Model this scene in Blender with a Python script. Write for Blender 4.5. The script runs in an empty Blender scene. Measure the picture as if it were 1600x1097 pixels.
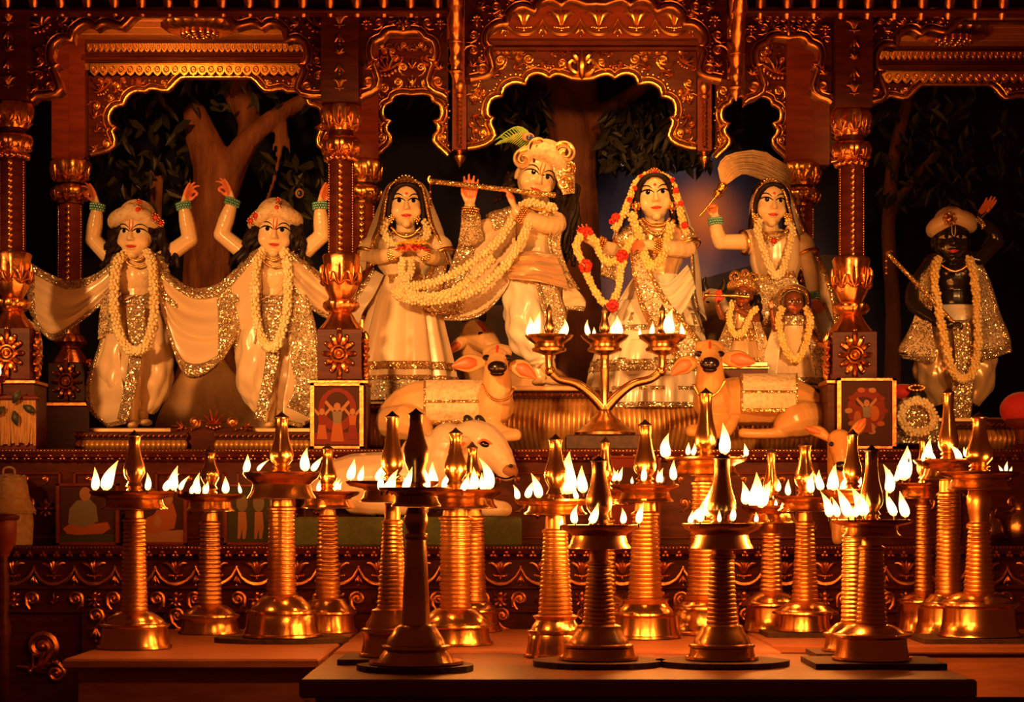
import bpy, bmesh, math, random
from mathutils import Vector, Matrix, Euler
from mathutils.bvhtree import BVHTree
from mathutils.geometry import tessellate_polygon
random.seed(7)
PI = math.pi
SC = bpy.context.scene
COL = SC.collection

# ---------------------------------------------------------------- camera, world, lights, exposure
F, HOR, ZC = 3200.0, 800.0, 1.25          # focal length in pixels of a 1600 px wide frame, horizon row, eye height
cam_data = bpy.data.cameras.new('camera')
cam_data.sensor_width = 36.0
cam_data.lens = 36.0 * F / 1600.0
cam_data.shift_y = (HOR - 548.5) / 1600.0
cam_data.clip_end = 60
cam = bpy.data.objects.new('camera', cam_data)
cam.location = (0, 0, ZC)
cam.rotation_euler = (PI / 2, 0, 0)
COL.objects.link(cam)
SC.camera = cam

world = bpy.data.worlds.new('world')
SC.world = world
world.use_nodes = True
world.node_tree.nodes['Background'].inputs[0].default_value = (1.0, 0.16, 0.04, 1)
world.node_tree.nodes['Background'].inputs[1].default_value = 0.06

def spot(name, loc, target, energy, color, size, blend=0.6, radius=0.12):
    l = bpy.data.lights.new(name, 'SPOT')
    l.energy = energy; l.color = color; l.spot_size = math.radians(size); l.spot_blend = blend
    l.shadow_soft_size = radius
    o = bpy.data.objects.new(name, l)
    o.location = loc
    o.rotation_euler = (Vector(target) - Vector(loc)).to_track_quat('-Z', 'Y').to_euler()
    COL.objects.link(o)
    return o
def point(name, loc, energy, color, radius=0.04):
    l = bpy.data.lights.new(name, 'POINT')
    l.energy = energy; l.color = color; l.shadow_soft_size = radius
    o = bpy.data.objects.new(name, l); o.location = loc
    COL.objects.link(o)
    return o
WARM = (1.0, 0.42, 0.11)
WARM2 = (1.0, 0.36, 0.07)
# stage spotlights hung from the hall ceiling, aimed at the altar figures
spot('stage_spot', (-3.0, 4.4, 2.8), (-1.2, 8.6, 1.9), 720, WARM, 27, 1.0)
spot('stage_spot', (-1.25, 3.9, 2.8), (0.0, 8.7, 1.95), 980, WARM, 31, 1.0)
spot('stage_spot', (1.7, 4.0, 2.75), (0.85, 8.7, 1.95), 720, WARM, 28, 1.0)
spot('stage_spot', (2.9, 4.4, 2.7), (1.95, 8.6, 1.9), 280, WARM, 17, 1.0)
# lamps under the canopy ceiling of the bays
spot('canopy_lamp', (-1.55, 8.22, 3.12), (-1.45, 9.25, 3.05), 40, WARM2, 120, 0.9, 0.04)
spot('canopy_lamp', (0.0, 8.22, 3.25), (0.2, 9.25, 3.0), 36, WARM2, 120, 0.9, 0.04)
spot('canopy_lamp', (0.65, 8.22, 3.25), (0.5, 9.25, 3.0), 36, WARM2, 120, 0.9, 0.04)
spot('canopy_lamp', (1.62, 8.3, 3.05), (1.75, 9.25, 3.0), 9, WARM2, 80, 0.9, 0.04)
# added fill light behind the middle rear arch, brightens the painted backdrop
spot('backdrop_fill', (0.85, 10.12, 3.3), (0.9, 10.4, 2.35), 28, (1.0, 0.60, 0.42), 110, 0.9, 0.06)

SC.view_settings.view_transform = 'Standard'
SC.view_settings.look = 'None'
SC.view_settings.gamma = 1.0
SC.view_settings.use_curve_mapping = False
SC.view_settings.exposure = 0.0
SC.cycles.use_denoising = True
SC.cycles.max_bounces = 6
SC.cycles.diffuse_bounces = 3
SC.cycles.glossy_bounces = 4
SC.cycles.sample_clamp_indirect = 4.0
SC.cycles.sample_clamp_direct = 0.0
SC.cycles.caustics_reflective = False
SC.cycles.caustics_refractive = False

# ---------------------------------------------------------------- materials
MATS = {}
def nodes_of(m):
    m.use_nodes = True
    nt = m.node_tree
    return nt, nt.nodes['Principled BSDF']
def setin(b, **kw):
    for k, v in kw.items():
        k = k.replace('_', ' ')
        for s in b.inputs:
            if s.name.lower() == k.lower():
                s.default_value = (*v, 1) if s.type == 'RGBA' and len(v) == 3 else v
                break
def mat(name, color, rough=0.5, metal=0.0, noise=None, bump=None, spec=0.5, coat=0.0, sss=0.0, sheen=0.0, stretch=(1, 1, 1)):
    """noise = (scale, colour2, low, high); bump = (scale, strength)"""
    m = bpy.data.materials.new(name)
    nt, b = nodes_of(m)
    setin(b, Base_Color=color, Roughness=rough, Metallic=metal, Specular_IOR_Level=spec, Coat_Weight=coat, Coat_Roughness=0.12, Sheen_Weight=sheen)
    if sss:
        setin(b, Subsurface_Weight=sss, Subsurface_Scale=0.02, Subsurface_Radius=(1.0, 0.5, 0.25))
    tc = nt.nodes.new('ShaderNodeTexCoord')
    mp = nt.nodes.new('ShaderNodeMapping'); mp.inputs['Scale'].default_value = stretch
    nt.links.new(tc.outputs['Object'], mp.inputs[0])
    if noise:
        n = nt.nodes.new('ShaderNodeTexNoise'); n.inputs['Scale'].default_value = noise[0]; n.inputs['Detail'].default_value = 5
        r = nt.nodes.new('ShaderNodeValToRGB')
        r.color_ramp.elements[0].position = noise[2]; r.color_ramp.elements[1].position = noise[3]
        r.color_ramp.elements[0].color = (*color, 1); r.color_ramp.elements[1].color = (*noise[1], 1)
        nt.links.new(mp.outputs[0], n.inputs['Vector'])
        nt.links.new(n.outputs['Fac'], r.inputs[0]); nt.links.new(r.outputs[0], b.inputs['Base Color'])
    if bump:
        n = nt.nodes.new('ShaderNodeTexNoise'); n.inputs['Scale'].default_value = bump[0]; n.inputs['Detail'].default_value = 3
        bp = nt.nodes.new('ShaderNodeBump'); bp.inputs['Strength'].default_value = bump[1]; bp.inputs['Distance'].default_value = 0.01
        nt.links.new(mp.outputs[0], n.inputs['Vector'])
        nt.links.new(n.outputs['Fac'], bp.inputs['Height']); nt.links.new(bp.outputs[0], b.inputs['Normal'])
    MATS[name] = m
    return m
def sequin_mat(name, color, cloth, scale=140.0, cover=0.75):
    """fabric closely sewn with little tilted metal discs"""
    m = bpy.data.materials.new(name)
    nt, b = nodes_of(m)
    tc = nt.nodes.new('ShaderNodeTexCoord')
    v = nt.nodes.new('ShaderNodeTexVoronoi'); v.inputs['Scale'].default_value = scale
    nt.links.new(tc.outputs['Object'], v.inputs['Vector'])
    g = nt.nodes.new('ShaderNodeNewGeometry')
    sub = nt.nodes.new('ShaderNodeVectorMath'); sub.operation = 'SUBTRACT'; sub.inputs[1].default_value = (0.5, 0.5, 0.5)
    nt.links.new(v.outputs['Color'], sub.inputs[0])
    sc = nt.nodes.new('ShaderNodeVectorMath'); sc.operation = 'SCALE'; sc.inputs['Scale'].default_value = 1.1
    nt.links.new(sub.outputs[0], sc.inputs[0])
    ad = nt.nodes.new('ShaderNodeVectorMath'); ad.operation = 'ADD'
    nt.links.new(g.outputs['Normal'], ad.inputs[0]); nt.links.new(sc.outputs[0], ad.inputs[1])
    no = nt.nodes.new('ShaderNodeVectorMath'); no.operation = 'NORMALIZE'
    nt.links.new(ad.outputs[0], no.inputs[0]); nt.links.new(no.outputs[0], b.inputs['Normal'])
    lt = nt.nodes.new('ShaderNodeMath'); lt.operation = 'LESS_THAN'; lt.inputs[1].default_value = cover
    sx = nt.nodes.new('ShaderNodeSeparateColor'); nt.links.new(v.outputs['Color'], sx.inputs[0])
    nt.links.new(sx.outputs[0], lt.inputs[0])
    mx = nt.nodes.new('ShaderNodeMix'); mx.data_type = 'RGBA'
    mx.inputs['A'].default_value = (*cloth, 1); mx.inputs['B'].default_value = (*color, 1)
    nt.links.new(lt.outputs[0], mx.inputs['Factor']); nt.links.new(mx.outputs['Result'], b.inputs['Base Color'])
    ml = nt.nodes.new('ShaderNodeMath'); ml.operation = 'MULTIPLY'; ml.inputs[1].default_value = 0.85
    nt.links.new(lt.outputs[0], ml.inputs[0]); nt.links.new(ml.outputs[0], b.inputs['Metallic'])
    setin(b, Roughness=0.26)
    MATS[name] = m
    return m
def emit_mat(name, ramp, strength):
    m = bpy.data.materials.new(name)
    m.use_nodes = True
    nt = m.node_tree; nt.nodes.clear()
    out = nt.nodes.new('ShaderNodeOutputMaterial'); e = nt.nodes.new('ShaderNodeEmission')
    tc = nt.nodes.new('ShaderNodeTexCoord'); sp = nt.nodes.new('ShaderNodeSeparateXYZ'); r = nt.nodes.new('ShaderNodeValToRGB')
    nt.links.new(tc.outputs['Generated'], sp.inputs[0]); nt.links.new(sp.outputs['Z'], r.inputs[0])
    el = r.color_ramp.elements
    el[0].position, el[0].color = ramp[0][0], (*ramp[0][1], 1)
    el[1].position, el[1].color = ramp[-1][0], (*ramp[-1][1], 1)
    for p, c in ramp[1:-1]:
        x = el.new(p); x.color = (*c, 1)
    e.inputs['Strength'].default_value = strength
    nt.links.new(r.outputs[0], e.inputs['Color']); nt.links.new(e.outputs[0], out.inputs['Surface'])
    m.cycles.emission_sampling = 'NONE'
    MATS[name] = m
    return m

mat('wood', (0.055, 0.009, 0.004), 0.34, noise=(9, (0.10, 0.018, 0.007), 0.35, 0.7), stretch=(1, 1, 6), spec=0.09)
mat('wood_red', (0.12, 0.018, 0.007), 0.34, noise=(8, (0.19, 0.032, 0.011), 0.35, 0.7), stretch=(1, 1, 6), spec=0.14)
mat('table_wood', (0.36, 0.12, 0.055), 0.42, noise=(6, (0.52, 0.20, 0.09), 0.35, 0.7), stretch=(1, 8, 8))
mat('table_dark', (0.12, 0.028, 0.012), 0.4, noise=(6, (0.20, 0.05, 0.02), 0.35, 0.7), stretch=(1, 8, 8))
mat('gold', (0.95, 0.50, 0.13), 0.27, 1.0, noise=(30, (0.75, 0.33, 0.07), 0.4, 0.75), bump=(60, 0.12))
mat('gold_dim', (0.62, 0.26, 0.07), 0.36, 1.0, noise=(24, (0.40, 0.14, 0.04), 0.4, 0.75), bump=(60, 0.15))
mat('copper_leaf', (0.80, 0.34, 0.12), 0.30, 1.0, noise=(30, (0.55, 0.20, 0.06), 0.4, 0.75), bump=(60, 0.12))
mat('brass', (0.88, 0.49, 0.17), 0.22, 1.0, noise=(9, (0.74, 0.38, 0.12), 0.35, 0.75))
mat('brass_ribbed', (0.86, 0.47, 0.16), 0.34, 1.0, noise=(9, (0.72, 0.36, 0.11), 0.35, 0.75))
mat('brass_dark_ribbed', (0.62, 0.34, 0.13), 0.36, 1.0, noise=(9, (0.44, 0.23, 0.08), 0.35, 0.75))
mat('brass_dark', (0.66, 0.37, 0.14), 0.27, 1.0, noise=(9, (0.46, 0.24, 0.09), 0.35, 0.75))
mat('soot', (0.03, 0.012, 0.008), 0.6, noise=(40, (0.08, 0.03, 0.015), 0.4, 0.7))
mat('marble_skin', (0.86, 0.62, 0.35), 0.22, spec=0.5, sss=0.12)
mat('palm_red', (0.80, 0.24, 0.10), 0.3)
mat('black_stone', (0.018, 0.012, 0.010), 0.2, spec=0.7)
mat('bronze_skin', (0.30, 0.10, 0.045), 0.22, 0.4)
mat('eye_white', (0.92, 0.86, 0.74), 0.12)
mat('eye_dark', (0.010, 0.006, 0.005), 0.1)
mat('lip_red', (0.62, 0.05, 0.03), 0.25)
mat('red_paint', (0.70, 0.03, 0.02), 0.35)
mat('hair', (0.007, 0.003, 0.002), 0.5, spec=0.25, noise=(60, (0.018, 0.007, 0.004), 0.4, 0.7))
mat('satin', (0.84, 0.62, 0.38), 0.27, spec=0.9, sheen=0.25, noise=(5, (0.80, 0.58, 0.34), 0.35, 0.7), bump=(7, 0.2))
mat('satin_white', (0.92, 0.78, 0.58), 0.25, spec=0.9, sheen=0.3, bump=(8, 0.25))
mat('satin_gold', (0.80, 0.52, 0.26), 0.27, 0.45, sheen=0.2, bump=(8, 0.2))
mat('veil', (0.74, 0.54, 0.32), 0.42, sheen=0.4, noise=(120, (0.86, 0.66, 0.42), 0.45, 0.6), bump=(160, 0.3))
mat('turban_cloth', (0.82, 0.63, 0.39), 0.5, noise=(70, (0.62, 0.42, 0.22), 0.45, 0.7), bump=(60, 0.5))
mat('cuff_teal', (0.16, 0.42, 0.34), 0.25, 0.3)
mat('petal_yellow', (0.95, 0.62, 0.16), 0.6, noise=(30, (0.98, 0.76, 0.34), 0.35, 0.65))
mat('petal_cream', (0.94, 0.72, 0.34), 0.6, noise=(30, (0.98, 0.84, 0.52), 0.35, 0.65))
mat('petal_orange', (0.98, 0.45, 0.03), 0.6, noise=(60, (0.95, 0.62, 0.08), 0.4, 0.6))
mat('rose_red', (0.62, 0.02, 0.015), 0.55, noise=(50, (0.8, 0.06, 0.03), 0.4, 0.65))
mat('cow_hide', (0.72, 0.40, 0.16), 0.28, spec=0.5, noise=(4, (0.80, 0.50, 0.23), 0.35, 0.7))
mat('cow_tan', (0.60, 0.29, 0.085), 0.28, spec=0.5, noise=(4, (0.70, 0.38, 0.13), 0.35, 0.7))
mat('cow_white', (0.66, 0.50, 0.34), 0.3, spec=0.5)
mat('ear_inner', (0.74, 0.15, 0.045), 0.4)
mat('muzzle', (0.016, 0.006, 0.005), 0.2)
mat('horn', (0.03, 0.02, 0.016), 0.3)
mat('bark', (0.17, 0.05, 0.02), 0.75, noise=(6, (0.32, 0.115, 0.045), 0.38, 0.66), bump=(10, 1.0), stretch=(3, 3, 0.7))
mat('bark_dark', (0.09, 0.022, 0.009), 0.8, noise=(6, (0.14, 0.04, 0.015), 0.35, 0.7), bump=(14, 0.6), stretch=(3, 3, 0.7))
mat('bark_lit', (0.62, 0.36, 0.16), 0.6, noise=(6, (0.74, 0.46, 0.22), 0.35, 0.7), bump=(14, 0.5), stretch=(3, 3, 0.7))  # paler than the bark: light falling on the roots put into the colour
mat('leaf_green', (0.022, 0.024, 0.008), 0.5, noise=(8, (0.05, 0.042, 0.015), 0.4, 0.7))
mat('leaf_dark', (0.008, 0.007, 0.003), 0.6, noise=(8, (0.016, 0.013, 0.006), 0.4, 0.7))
mat('peacock_green', (0.12, 0.34, 0.05), 0.45, noise=(30, (0.40, 0.42, 0.06), 0.4, 0.7))
mat('peacock_blue', (0.02, 0.03, 0.16), 0.3)
mat('peacock_bronze', (0.42, 0.18, 0.05), 0.4)
mat('yak_hair', (0.66, 0.40, 0.16), 0.7, noise=(26, (0.80, 0.54, 0.26), 0.4, 0.65), bump=(50, 0.4), sheen=0.5)
mat('red_velvet', (0.55, 0.012, 0.010), 0.7, sheen=0.3)
mat('green_baize', (0.06, 0.075, 0.022), 0.85, noise=(40, (0.09, 0.10, 0.03), 0.4, 0.7))
mat('fringe', (0.50, 0.24, 0.075), 0.5, 0.3, noise=(40, (0.66, 0.36, 0.13), 0.4, 0.7), stretch=(4, 4, 0.4), bump=(60, 0.4))
mat('ribbed_gold', (0.78, 0.40, 0.12), 0.38, 0.55, noise=(30, (0.62, 0.28, 0.08), 0.4, 0.7))
mat('rattan', (0.36, 0.21, 0.095), 0.7, noise=(40, (0.48, 0.30, 0.14), 0.4, 0.7), bump=(50, 0.5))
mat('print_dark', (0.05, 0.014, 0.007), 0.6, spec=0.12)
mat('print_green', (0.045, 0.04, 0.013), 0.6, spec=0.12)
mat('print_grey', (0.17, 0.13, 0.08), 0.6, spec=0.12)
mat('print_saffron', (0.32, 0.085, 0.02), 0.6, spec=0.12)
mat('print_skin', (0.32, 0.14, 0.06), 0.6, spec=0.12)
mat('print_red', (0.16, 0.02, 0.012), 0.6, spec=0.12)
mat('floor_stone', (0.12, 0.05, 0.03), 0.35, noise=(3, (0.18, 0.08, 0.05), 0.35, 0.7))
mat('ceiling_wood', (0.36, 0.11, 0.04), 0.35, noise=(6, (0.46, 0.16, 0.06), 0.35, 0.7), stretch=(1, 5, 1), coat=0.2)
mat('moon', (0.75, 0.72, 0.66), 0.7)
sequin_mat('sequin', (0.95, 0.78, 0.52), (0.45, 0.26, 0.12), 210.0)
sequin_mat('sequin_gold', (0.95, 0.60, 0.24), (0.40, 0.18, 0.06), 230.0, 0.7)
sequin_mat('sequin_lace', (0.98, 0.82, 0.56), (0.78, 0.58, 0.34), 200.0, 0.45)
emit_mat('flame', [(0.0, (1.0, 0.36, 0.05)), (0.12, (1.0, 0.70, 0.30)), (0.5, (1.0, 0.76, 0.34)), (0.78, (1.0, 0.55, 0.12)), (1.0, (1.0, 0.30, 0.03))], 3.2)

# ---------------------------------------------------------------- mesh helpers
def P(px, py, D):
    return Vector(((px - 800.0) * D / F, D, ZC + (HOR - py) * D / F))
def S(n, D):
    return n * D / F
def worldloc(o):
    v = Vector((0, 0, 0))
    while o is not None:
        v = v + o.location; o = o.parent
    return v
def tag(o, label=None, cat=None, group=None, kind=None):
    if label: o['label'] = label
    if cat: o['category'] = cat
    if group: o['group'] = group
    if kind: o['kind'] = kind
    return o
def thing(name, loc, label, cat, group=None):
    o = bpy.data.objects.new(name, None)
    o.empty_display_size = 0.05
    o.location = loc
    COL.objects.link(o)
    return tag(o, label, cat, group)
def link(name, me, parent=None, kind=None):
    o = bpy.data.objects.new(name, me)
    COL.objects.link(o)
    if parent is not None: o.parent = parent
    if kind: o['kind'] = kind
    return o
def frame_of(d, up=None):
    d = d.normalized()
    u = up if up is not None else (Vector((0, 0, 1)) if abs(d.z) < 0.9 else Vector((1, 0, 0)))
    a = d.cross(u)
    if a.length < 1e-6: a = d.cross(Vector((0, 1, 0)))
    a.normalize(); b = a.cross(d).normalized()
    return a, b
def catmull(pts, n):
    """n points along a smooth curve through pts (any dimension tuples)"""
    pts = [tuple(p) for p in pts]
    m = len(pts)
    if m == 2:
        return [tuple(a + (b - a) * i / (n - 1) for a, b in zip(*pts)) for i in range(n)]
    out = []
    for i in range(n):
        t = i / (n - 1) * (m - 1)
        k = min(int(t), m - 2); f = t - k
        p0, p1, p2, p3 = pts[max(k - 1, 0)], pts[k], pts[k + 1], pts[min(k + 2, m - 1)]
        out.append(tuple(0.5 * (2 * b + (c - a) * f + (2 * a - 5 * b + 4 * c - d) * f * f + (3 * b - a - 3 * c + d) * f ** 3)
                         for a, b, c, d in zip(p0, p1, p2, p3)))
    return out
class MB:
    def __init__(self):
        self.v = []; self.f = []
    def add(self, verts, faces):
        k = len(self.v)
        self.v += [Vector(p) for p in verts]
        self.f += [tuple(i + k for i in f) for f in faces]
        return self
    def rings(self, rings, closed=True, cap=True):
        k = len(self.v); n = len(rings[0])
        for r in rings: self.v += [Vector(p) for p in r]
        for i in range(len(rings) - 1):
            for j in range(n if closed else n - 1):
                a = k + i * n + j; b = k + i * n + (j + 1) % n
                self.f.append((a, b, b + n, a + n))
        if cap and closed:
            self.f.append(tuple(k + j for j in reversed(range(n))))
            self.f.append(tuple(k + (len(rings) - 1) * n + j for j in range(n)))
        return self
    def tube(self, pts, rad, seg=8, smooth=0, flat=1.0, up=None):
        pts = [Vector(p) for p in pts]
        if not isinstance(rad, (list, tuple)): rad = [rad] * len(pts)
        if smooth:
            q = catmull([(*p, r) for p, r in zip(pts, rad)], smooth)
            pts = [Vector(x[:3]) for x in q]; rad = [max(x[3], 1e-4) for x in q]
        rings = []
        prev = up
        for i, p in enumerate(pts):
            d = (pts[min(i + 1, len(pts) - 1)] - pts[max(i - 1, 0)])
            if d.length < 1e-9: d = Vector((0, 0, 1))
            a, b = frame_of(d, prev)
            prev = b if up is None else up
            rings.append([p + a * math.cos(t * 2 * PI / seg) * rad[i] + b * math.sin(t * 2 * PI / seg) * rad[i] * flat for t in range(seg)])
        return self.rings(rings)
    def lathe(self, prof, c, seg=32, flute=0, amp=0.0, ys=1.0):
        """prof = [(r, z, flute weight)], c = centre at z 0"""
        c = Vector(c); rings = []
        for q in prof:
            r, z = q[0], q[1]; w = q[2] if len(q) > 2 else 0.0
            ring = []
            for j in range(seg):
                t = 2 * PI * j / seg
                rr = r * (1 + (amp * w * math.cos(flute * t) if flute else 0))
                ring.append(c + Vector((math.cos(t) * rr, math.sin(t) * rr * ys, z)))
            rings.append(ring)
        return self.rings(rings)
    def box(self, lo, hi, bev=0.0):
        x0, y0, z0 = lo; x1, y1, z1 = hi
        if bev <= 0:
            return self.add([(x0, y0, z0), (x1, y0, z0), (x1, y1, z0), (x0, y1, z0), (x0, y0, z1), (x1, y0, z1), (x1, y1, z1), (x0, y1, z1)],
                            [(3, 2, 1, 0), (4, 5, 6, 7), (0, 1, 5, 4), (1, 2, 6, 5), (2, 3, 7, 6), (3, 0, 4, 7)])
        b = bev
        def sq(z, i): return [(x0 + i, y0 + i, z), (x1 - i, y0 + i, z), (x1 - i, y1 - i, z), (x0 + i, y1 - i, z)]
        return self.rings([sq(z0, b), sq(z0 + b, 0), sq(z1 - b, 0), sq(z1, b)])
    def ellipsoid(self, c, r, rot=None, seg=14, ring=9):
        c = Vector(c); rr = []
        for i in range(ring + 1):
            ph = -PI / 2 + PI * (i if 0 < i < ring else (0.04 if i == 0 else ring - 0.04)) / ring
            row = []
            for j in range(seg):
                t = 2 * PI * j / seg
                p = Vector((r[0] * math.cos(ph) * math.cos(t), r[1] * math.cos(ph) * math.sin(t), r[2] * math.sin(ph)))
                if rot is not None: p = rot @ p
                row.append(c + p)
            rr.append(row)
        return self.rings(rr)
    def capsule(self, a, ra, b, rb, seg=12):
        a = Vector(a); b = Vector(b); d = b - a
        if d.length < 1e-6: d = Vector((0, 0, 1e-4))
        dn = d.normalized(); u, w = frame_of(dn)
        rings = []
        for k in range(5):
            t = PI / 2 * (1 - (k + 0.06) / 5)
            rings.append([a - dn * ra * math.sin(t) + (u * math.cos(s) + w * math.sin(s)) * ra * math.cos(t) for s in [2 * PI * j / seg for j in range(seg)]])
        for k in range(5):
            t = PI / 2 * (k + 0.0) / 5 if k < 4 else PI / 2 * 0.985
            rings.append([b + dn * rb * math.sin(t) + (u * math.cos(s) + w * math.sin(s)) * rb * math.cos(t) for s in [2 * PI * j / seg for j in range(seg)]])
        return self.rings(rings)
    def prism(self, poly, y0, y1, hole=None):
        """poly = [(x, z)] closed outline, extruded from y0 to y1"""
        loops = [[Vector((x, 0, z)) for x, z in poly]]
        tri = tessellate_polygon([[Vector((x, z, 0)) for x, z in poly]])
        n = len(poly); k = len(self.v)
        self.v += [Vector((x, y0, z)) for x, z in poly] + [Vector((x, y1, z)) for x, z in poly]
        for t in tri:
            self.f.append((k + t[0], k + t[1], k + t[2])); self.f.append((k + n + t[2], k + n + t[1], k + n + t[0]))
        for i in range(n):
            j = (i + 1) % n
            self.f.append((k + i, k + j, k + n + j, k + n + i))
        return self
    def mesh(self, name, material, smooth=True, origin=None):
        me = bpy.data.meshes.new(name)
        o = origin if origin is not None else Vector((0, 0, 0))
        me.from_pydata([tuple(p - o) for p in self.v], [], self.f)
        me.materials.append(MATS[material])
        bm = bmesh.new(); bm.from_mesh(me)
        bmesh.ops.recalc_face_normals(bm, faces=bm.faces[:])
        bm.to_mesh(me); bm.free()
        if smooth:
            for p in me.polygons: p.use_smooth = True
            try: me.set_sharp_from_angle(angle=math.radians(48))
            except Exception: pass
        return me
    def build(self, name, material, parent=None, smooth=True, kind=None, at=None):
        """one object; vertices are given in world coordinates"""
        if parent is not None: org = worldloc(parent)
        elif at is not None: org = Vector(at)
        else: org = Vector((0, 0, 0))
        o = link(name, self.mesh(name, material, smooth, org), parent, kind)
        if parent is None and at is not None: o.location = org
        return o
def piece(name, me, parent, loc, scale=1.0, rot=0.0, flip=False, tilt=0.0):
    """an ornament that shares its mesh: drawn in the local XZ plane, facing -Y"""
    o = link(name, me, parent)
    o.location = Vector(loc) - worldloc(parent)
    s = scale if isinstance(scale, (tuple, list)) else (scale, scale, scale)
    o.scale = (-s[0] if flip else s[0], s[1], s[2])
    o.rotation_euler = (tilt, rot, 0)
    return o
def solidify(o, t):
    m = o.modifiers.new('thickness', 'SOLIDIFY'); m.thickness = t; m.offset = 0
    return o
def remeshed(mb, name, material, parent, voxel, smooth=3):
    """one continuous skin over overlapping solids"""
    me = mb.mesh(name + '_raw', material)
    t = bpy.data.objects.new('tmp', me); COL.objects.link(t)
    r = t.modifiers.new('r', 'REMESH'); r.mode = 'VOXEL'; r.voxel_size = voxel; r.adaptivity = 0.0
    s = t.modifiers.new('s', 'SMOOTH'); s.factor = 0.5; s.iterations = smooth
    dg = bpy.context.evaluated_depsgraph_get(); dg.update()
    ne = bpy.data.meshes.new_from_object(t.evaluated_get(dg))
    ne.name = name
    bpy.data.objects.remove(t); bpy.data.meshes.remove(me)
    for p in ne.polygons: p.use_smooth = True
    ne.materials.clear(); ne.materials.append(MATS[material])
    bm = bmesh.new(); bm.from_mesh(ne)
    bvh = BVHTree.FromBMesh(bm); bm.free()
    org = worldloc(parent)
    ne.transform(Matrix.Translation(-org))
    return link(name, ne, parent), bvh
# ---------------------------------------------------------------- carved ornaments (shared meshes, local XZ plane, facing -Y)
def orn(name, mb, material='gold'):
    return mb.mesh(name, material)
def m_scroll():
    m = MB(); pts = []; rad = []
    for p, r in (((-0.55, 0, -1.0), 0.05), ((0.0, 0, -0.86), 0.12), ((0.38, -0.02, -0.48), 0.16)):
        pts.append(p); rad.append(r)
    n = 22
    for i in range(n + 1):
        a = 3.3 * PI * i / n
        r = 0.5 * (1 - 0.82 * i / n)
        pts.append((r * math.cos(a), -0.05 * i / n, r * math.sin(a))); rad.append(0.165 - 0.075 * i / n)
    m.tube(pts, rad, 6)
    m.ellipsoid((0, -0.08, 0), (0.14, 0.14, 0.14), seg=8, ring=5)
    for s in ((0.36, -0.62, 0.7), (-0.05, -0.98, 0.5)):
        m.ellipsoid((s[0], -0.03, s[1]), (0.20 * s[2], 0.10, 0.12), Matrix.Rotation(-0.8, 3, 'Y'), 8, 5)
    return m
def m_leaf():
    m = MB()
    for a, L, w in ((0, 1.0, 0.2), (0.55, 0.75, 0.16), (-0.55, 0.75, 0.16), (1.05, 0.5, 0.13), (-1.05, 0.5, 0.13)):
        d = Vector((math.sin(a), 0, math.cos(a)))
        m.tube([d * 0.05, d * 0.45 * L + Vector((0, -0.1, 0)), d * 0.8 * L + Vector((0, -0.16, 0)), d * L + Vector((0.06 * math.sin(a), -0.05, -0.06))],
               [0.06, w * 0.75, w * 0.55, 0.03], 6, 7, 0.6)
    return m
def m_lotus():
    m = MB()
    for a, L in ((0, 0.62), (0.42, 0.66), (-0.42, 0.66), (0.85, 0.74), (-0.85, 0.74)):
        s = math.sin(a); c = math.cos(a)
        m.tube([(s * 0.08, 0, -0.1), (s * 0.36 * L, -0.12, c * 0.5 * L), (s * 0.75 * L, -0.12, c * 0.85 * L), (s * 1.05 * L, -0.08, c * 0.92 * L - 0.05 * abs(s))],
               [0.07, 0.13, 0.10, 0.06], 6, 7, 0.7)
    for k in range(-3, 4):
        m.ellipsoid((k * 0.11, -0.08, -0.2 - 0.05 * (3 - abs(k)) / 3), (0.065, 0.06, 0.07), None, 6, 4)
    m.ellipsoid((0, -0.05, -0.34), (0.07, 0.06, 0.09), None, 6, 4)
    return m
def m_rosette(n=8):
    m = MB()
    for k in range(n):
        a = 2 * PI * k / n
        d = Vector((math.cos(a), 0, math.sin(a)))
        m.tube([d * 0.12, d * 0.3 + Vector((0, -0.1, 0)), d * 0.46 + Vector((0, -0.03, 0))], [0.05, 0.12, 0.04], 6, 6, 0.7)
    m.ellipsoid((0, -0.08, 0), (0.14, 0.12, 0.14), None, 10, 6)
    return m
def m_medallion():
    """tall oval leaf medallion of the column plinths"""
    m = MB()
    for k in range(12):
        a = 2 * PI * k / 12 + PI / 2
        rx, rz = 0.38, 0.5 if k % 6 else 0.62
        d = Vector((math.cos(a) * rx, 0, math.sin(a) * rz))
        m.tube([d * 0.35, d * 0.75 + Vector((0, -0.08, 0)), d * 1.05 + Vector((0, -0.02, 0))], [0.04, 0.10, 0.05], 6, 6, 0.7)
        m.ellipsoid(d * 0.98 + Vector((0, -0.05, 0)), (0.065, 0.06, 0.065), None, 6, 4)
    for r, t in ((0.2, 0.035), (0.11, 0.03)):
        m.tube([(r * math.cos(2 * PI * i / 20), -0.08, r * math.sin(2 * PI * i / 20)) for i in range(21)], t, 6)
    m.ellipsoid((0, -0.08, 0), (0.07, 0.08, 0.07), None, 8, 5)
    return m
def m_swag():
    m = MB()
    pts = [(-0.5, 0, 0.28), (-0.36, -0.03, 0.02), (-0.18, -0.05, -0.12), (0, -0.06, -0.16), (0.18, -0.05, -0.12), (0.36, -0.03, 0.02), (0.5, 0, 0.28)]
    m.tube(pts, [0.02, 0.05, 0.07, 0.08, 0.07, 0.05, 0.02], 7, 19)
    return m
def m_drop():
    m = MB()
    for k in (-1, 0, 1):
        m.tube([(0, 0, 0.4), (k * 0.16, -0.1, 0.0), (k * 0.36, -0.06, -0.32)], [0.05, 0.12, 0.06], 6, 6)
    m.ellipsoid((0, -0.06, -0.5), (0.1, 0.1, 0.12), None, 6, 4)
    return m
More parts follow.
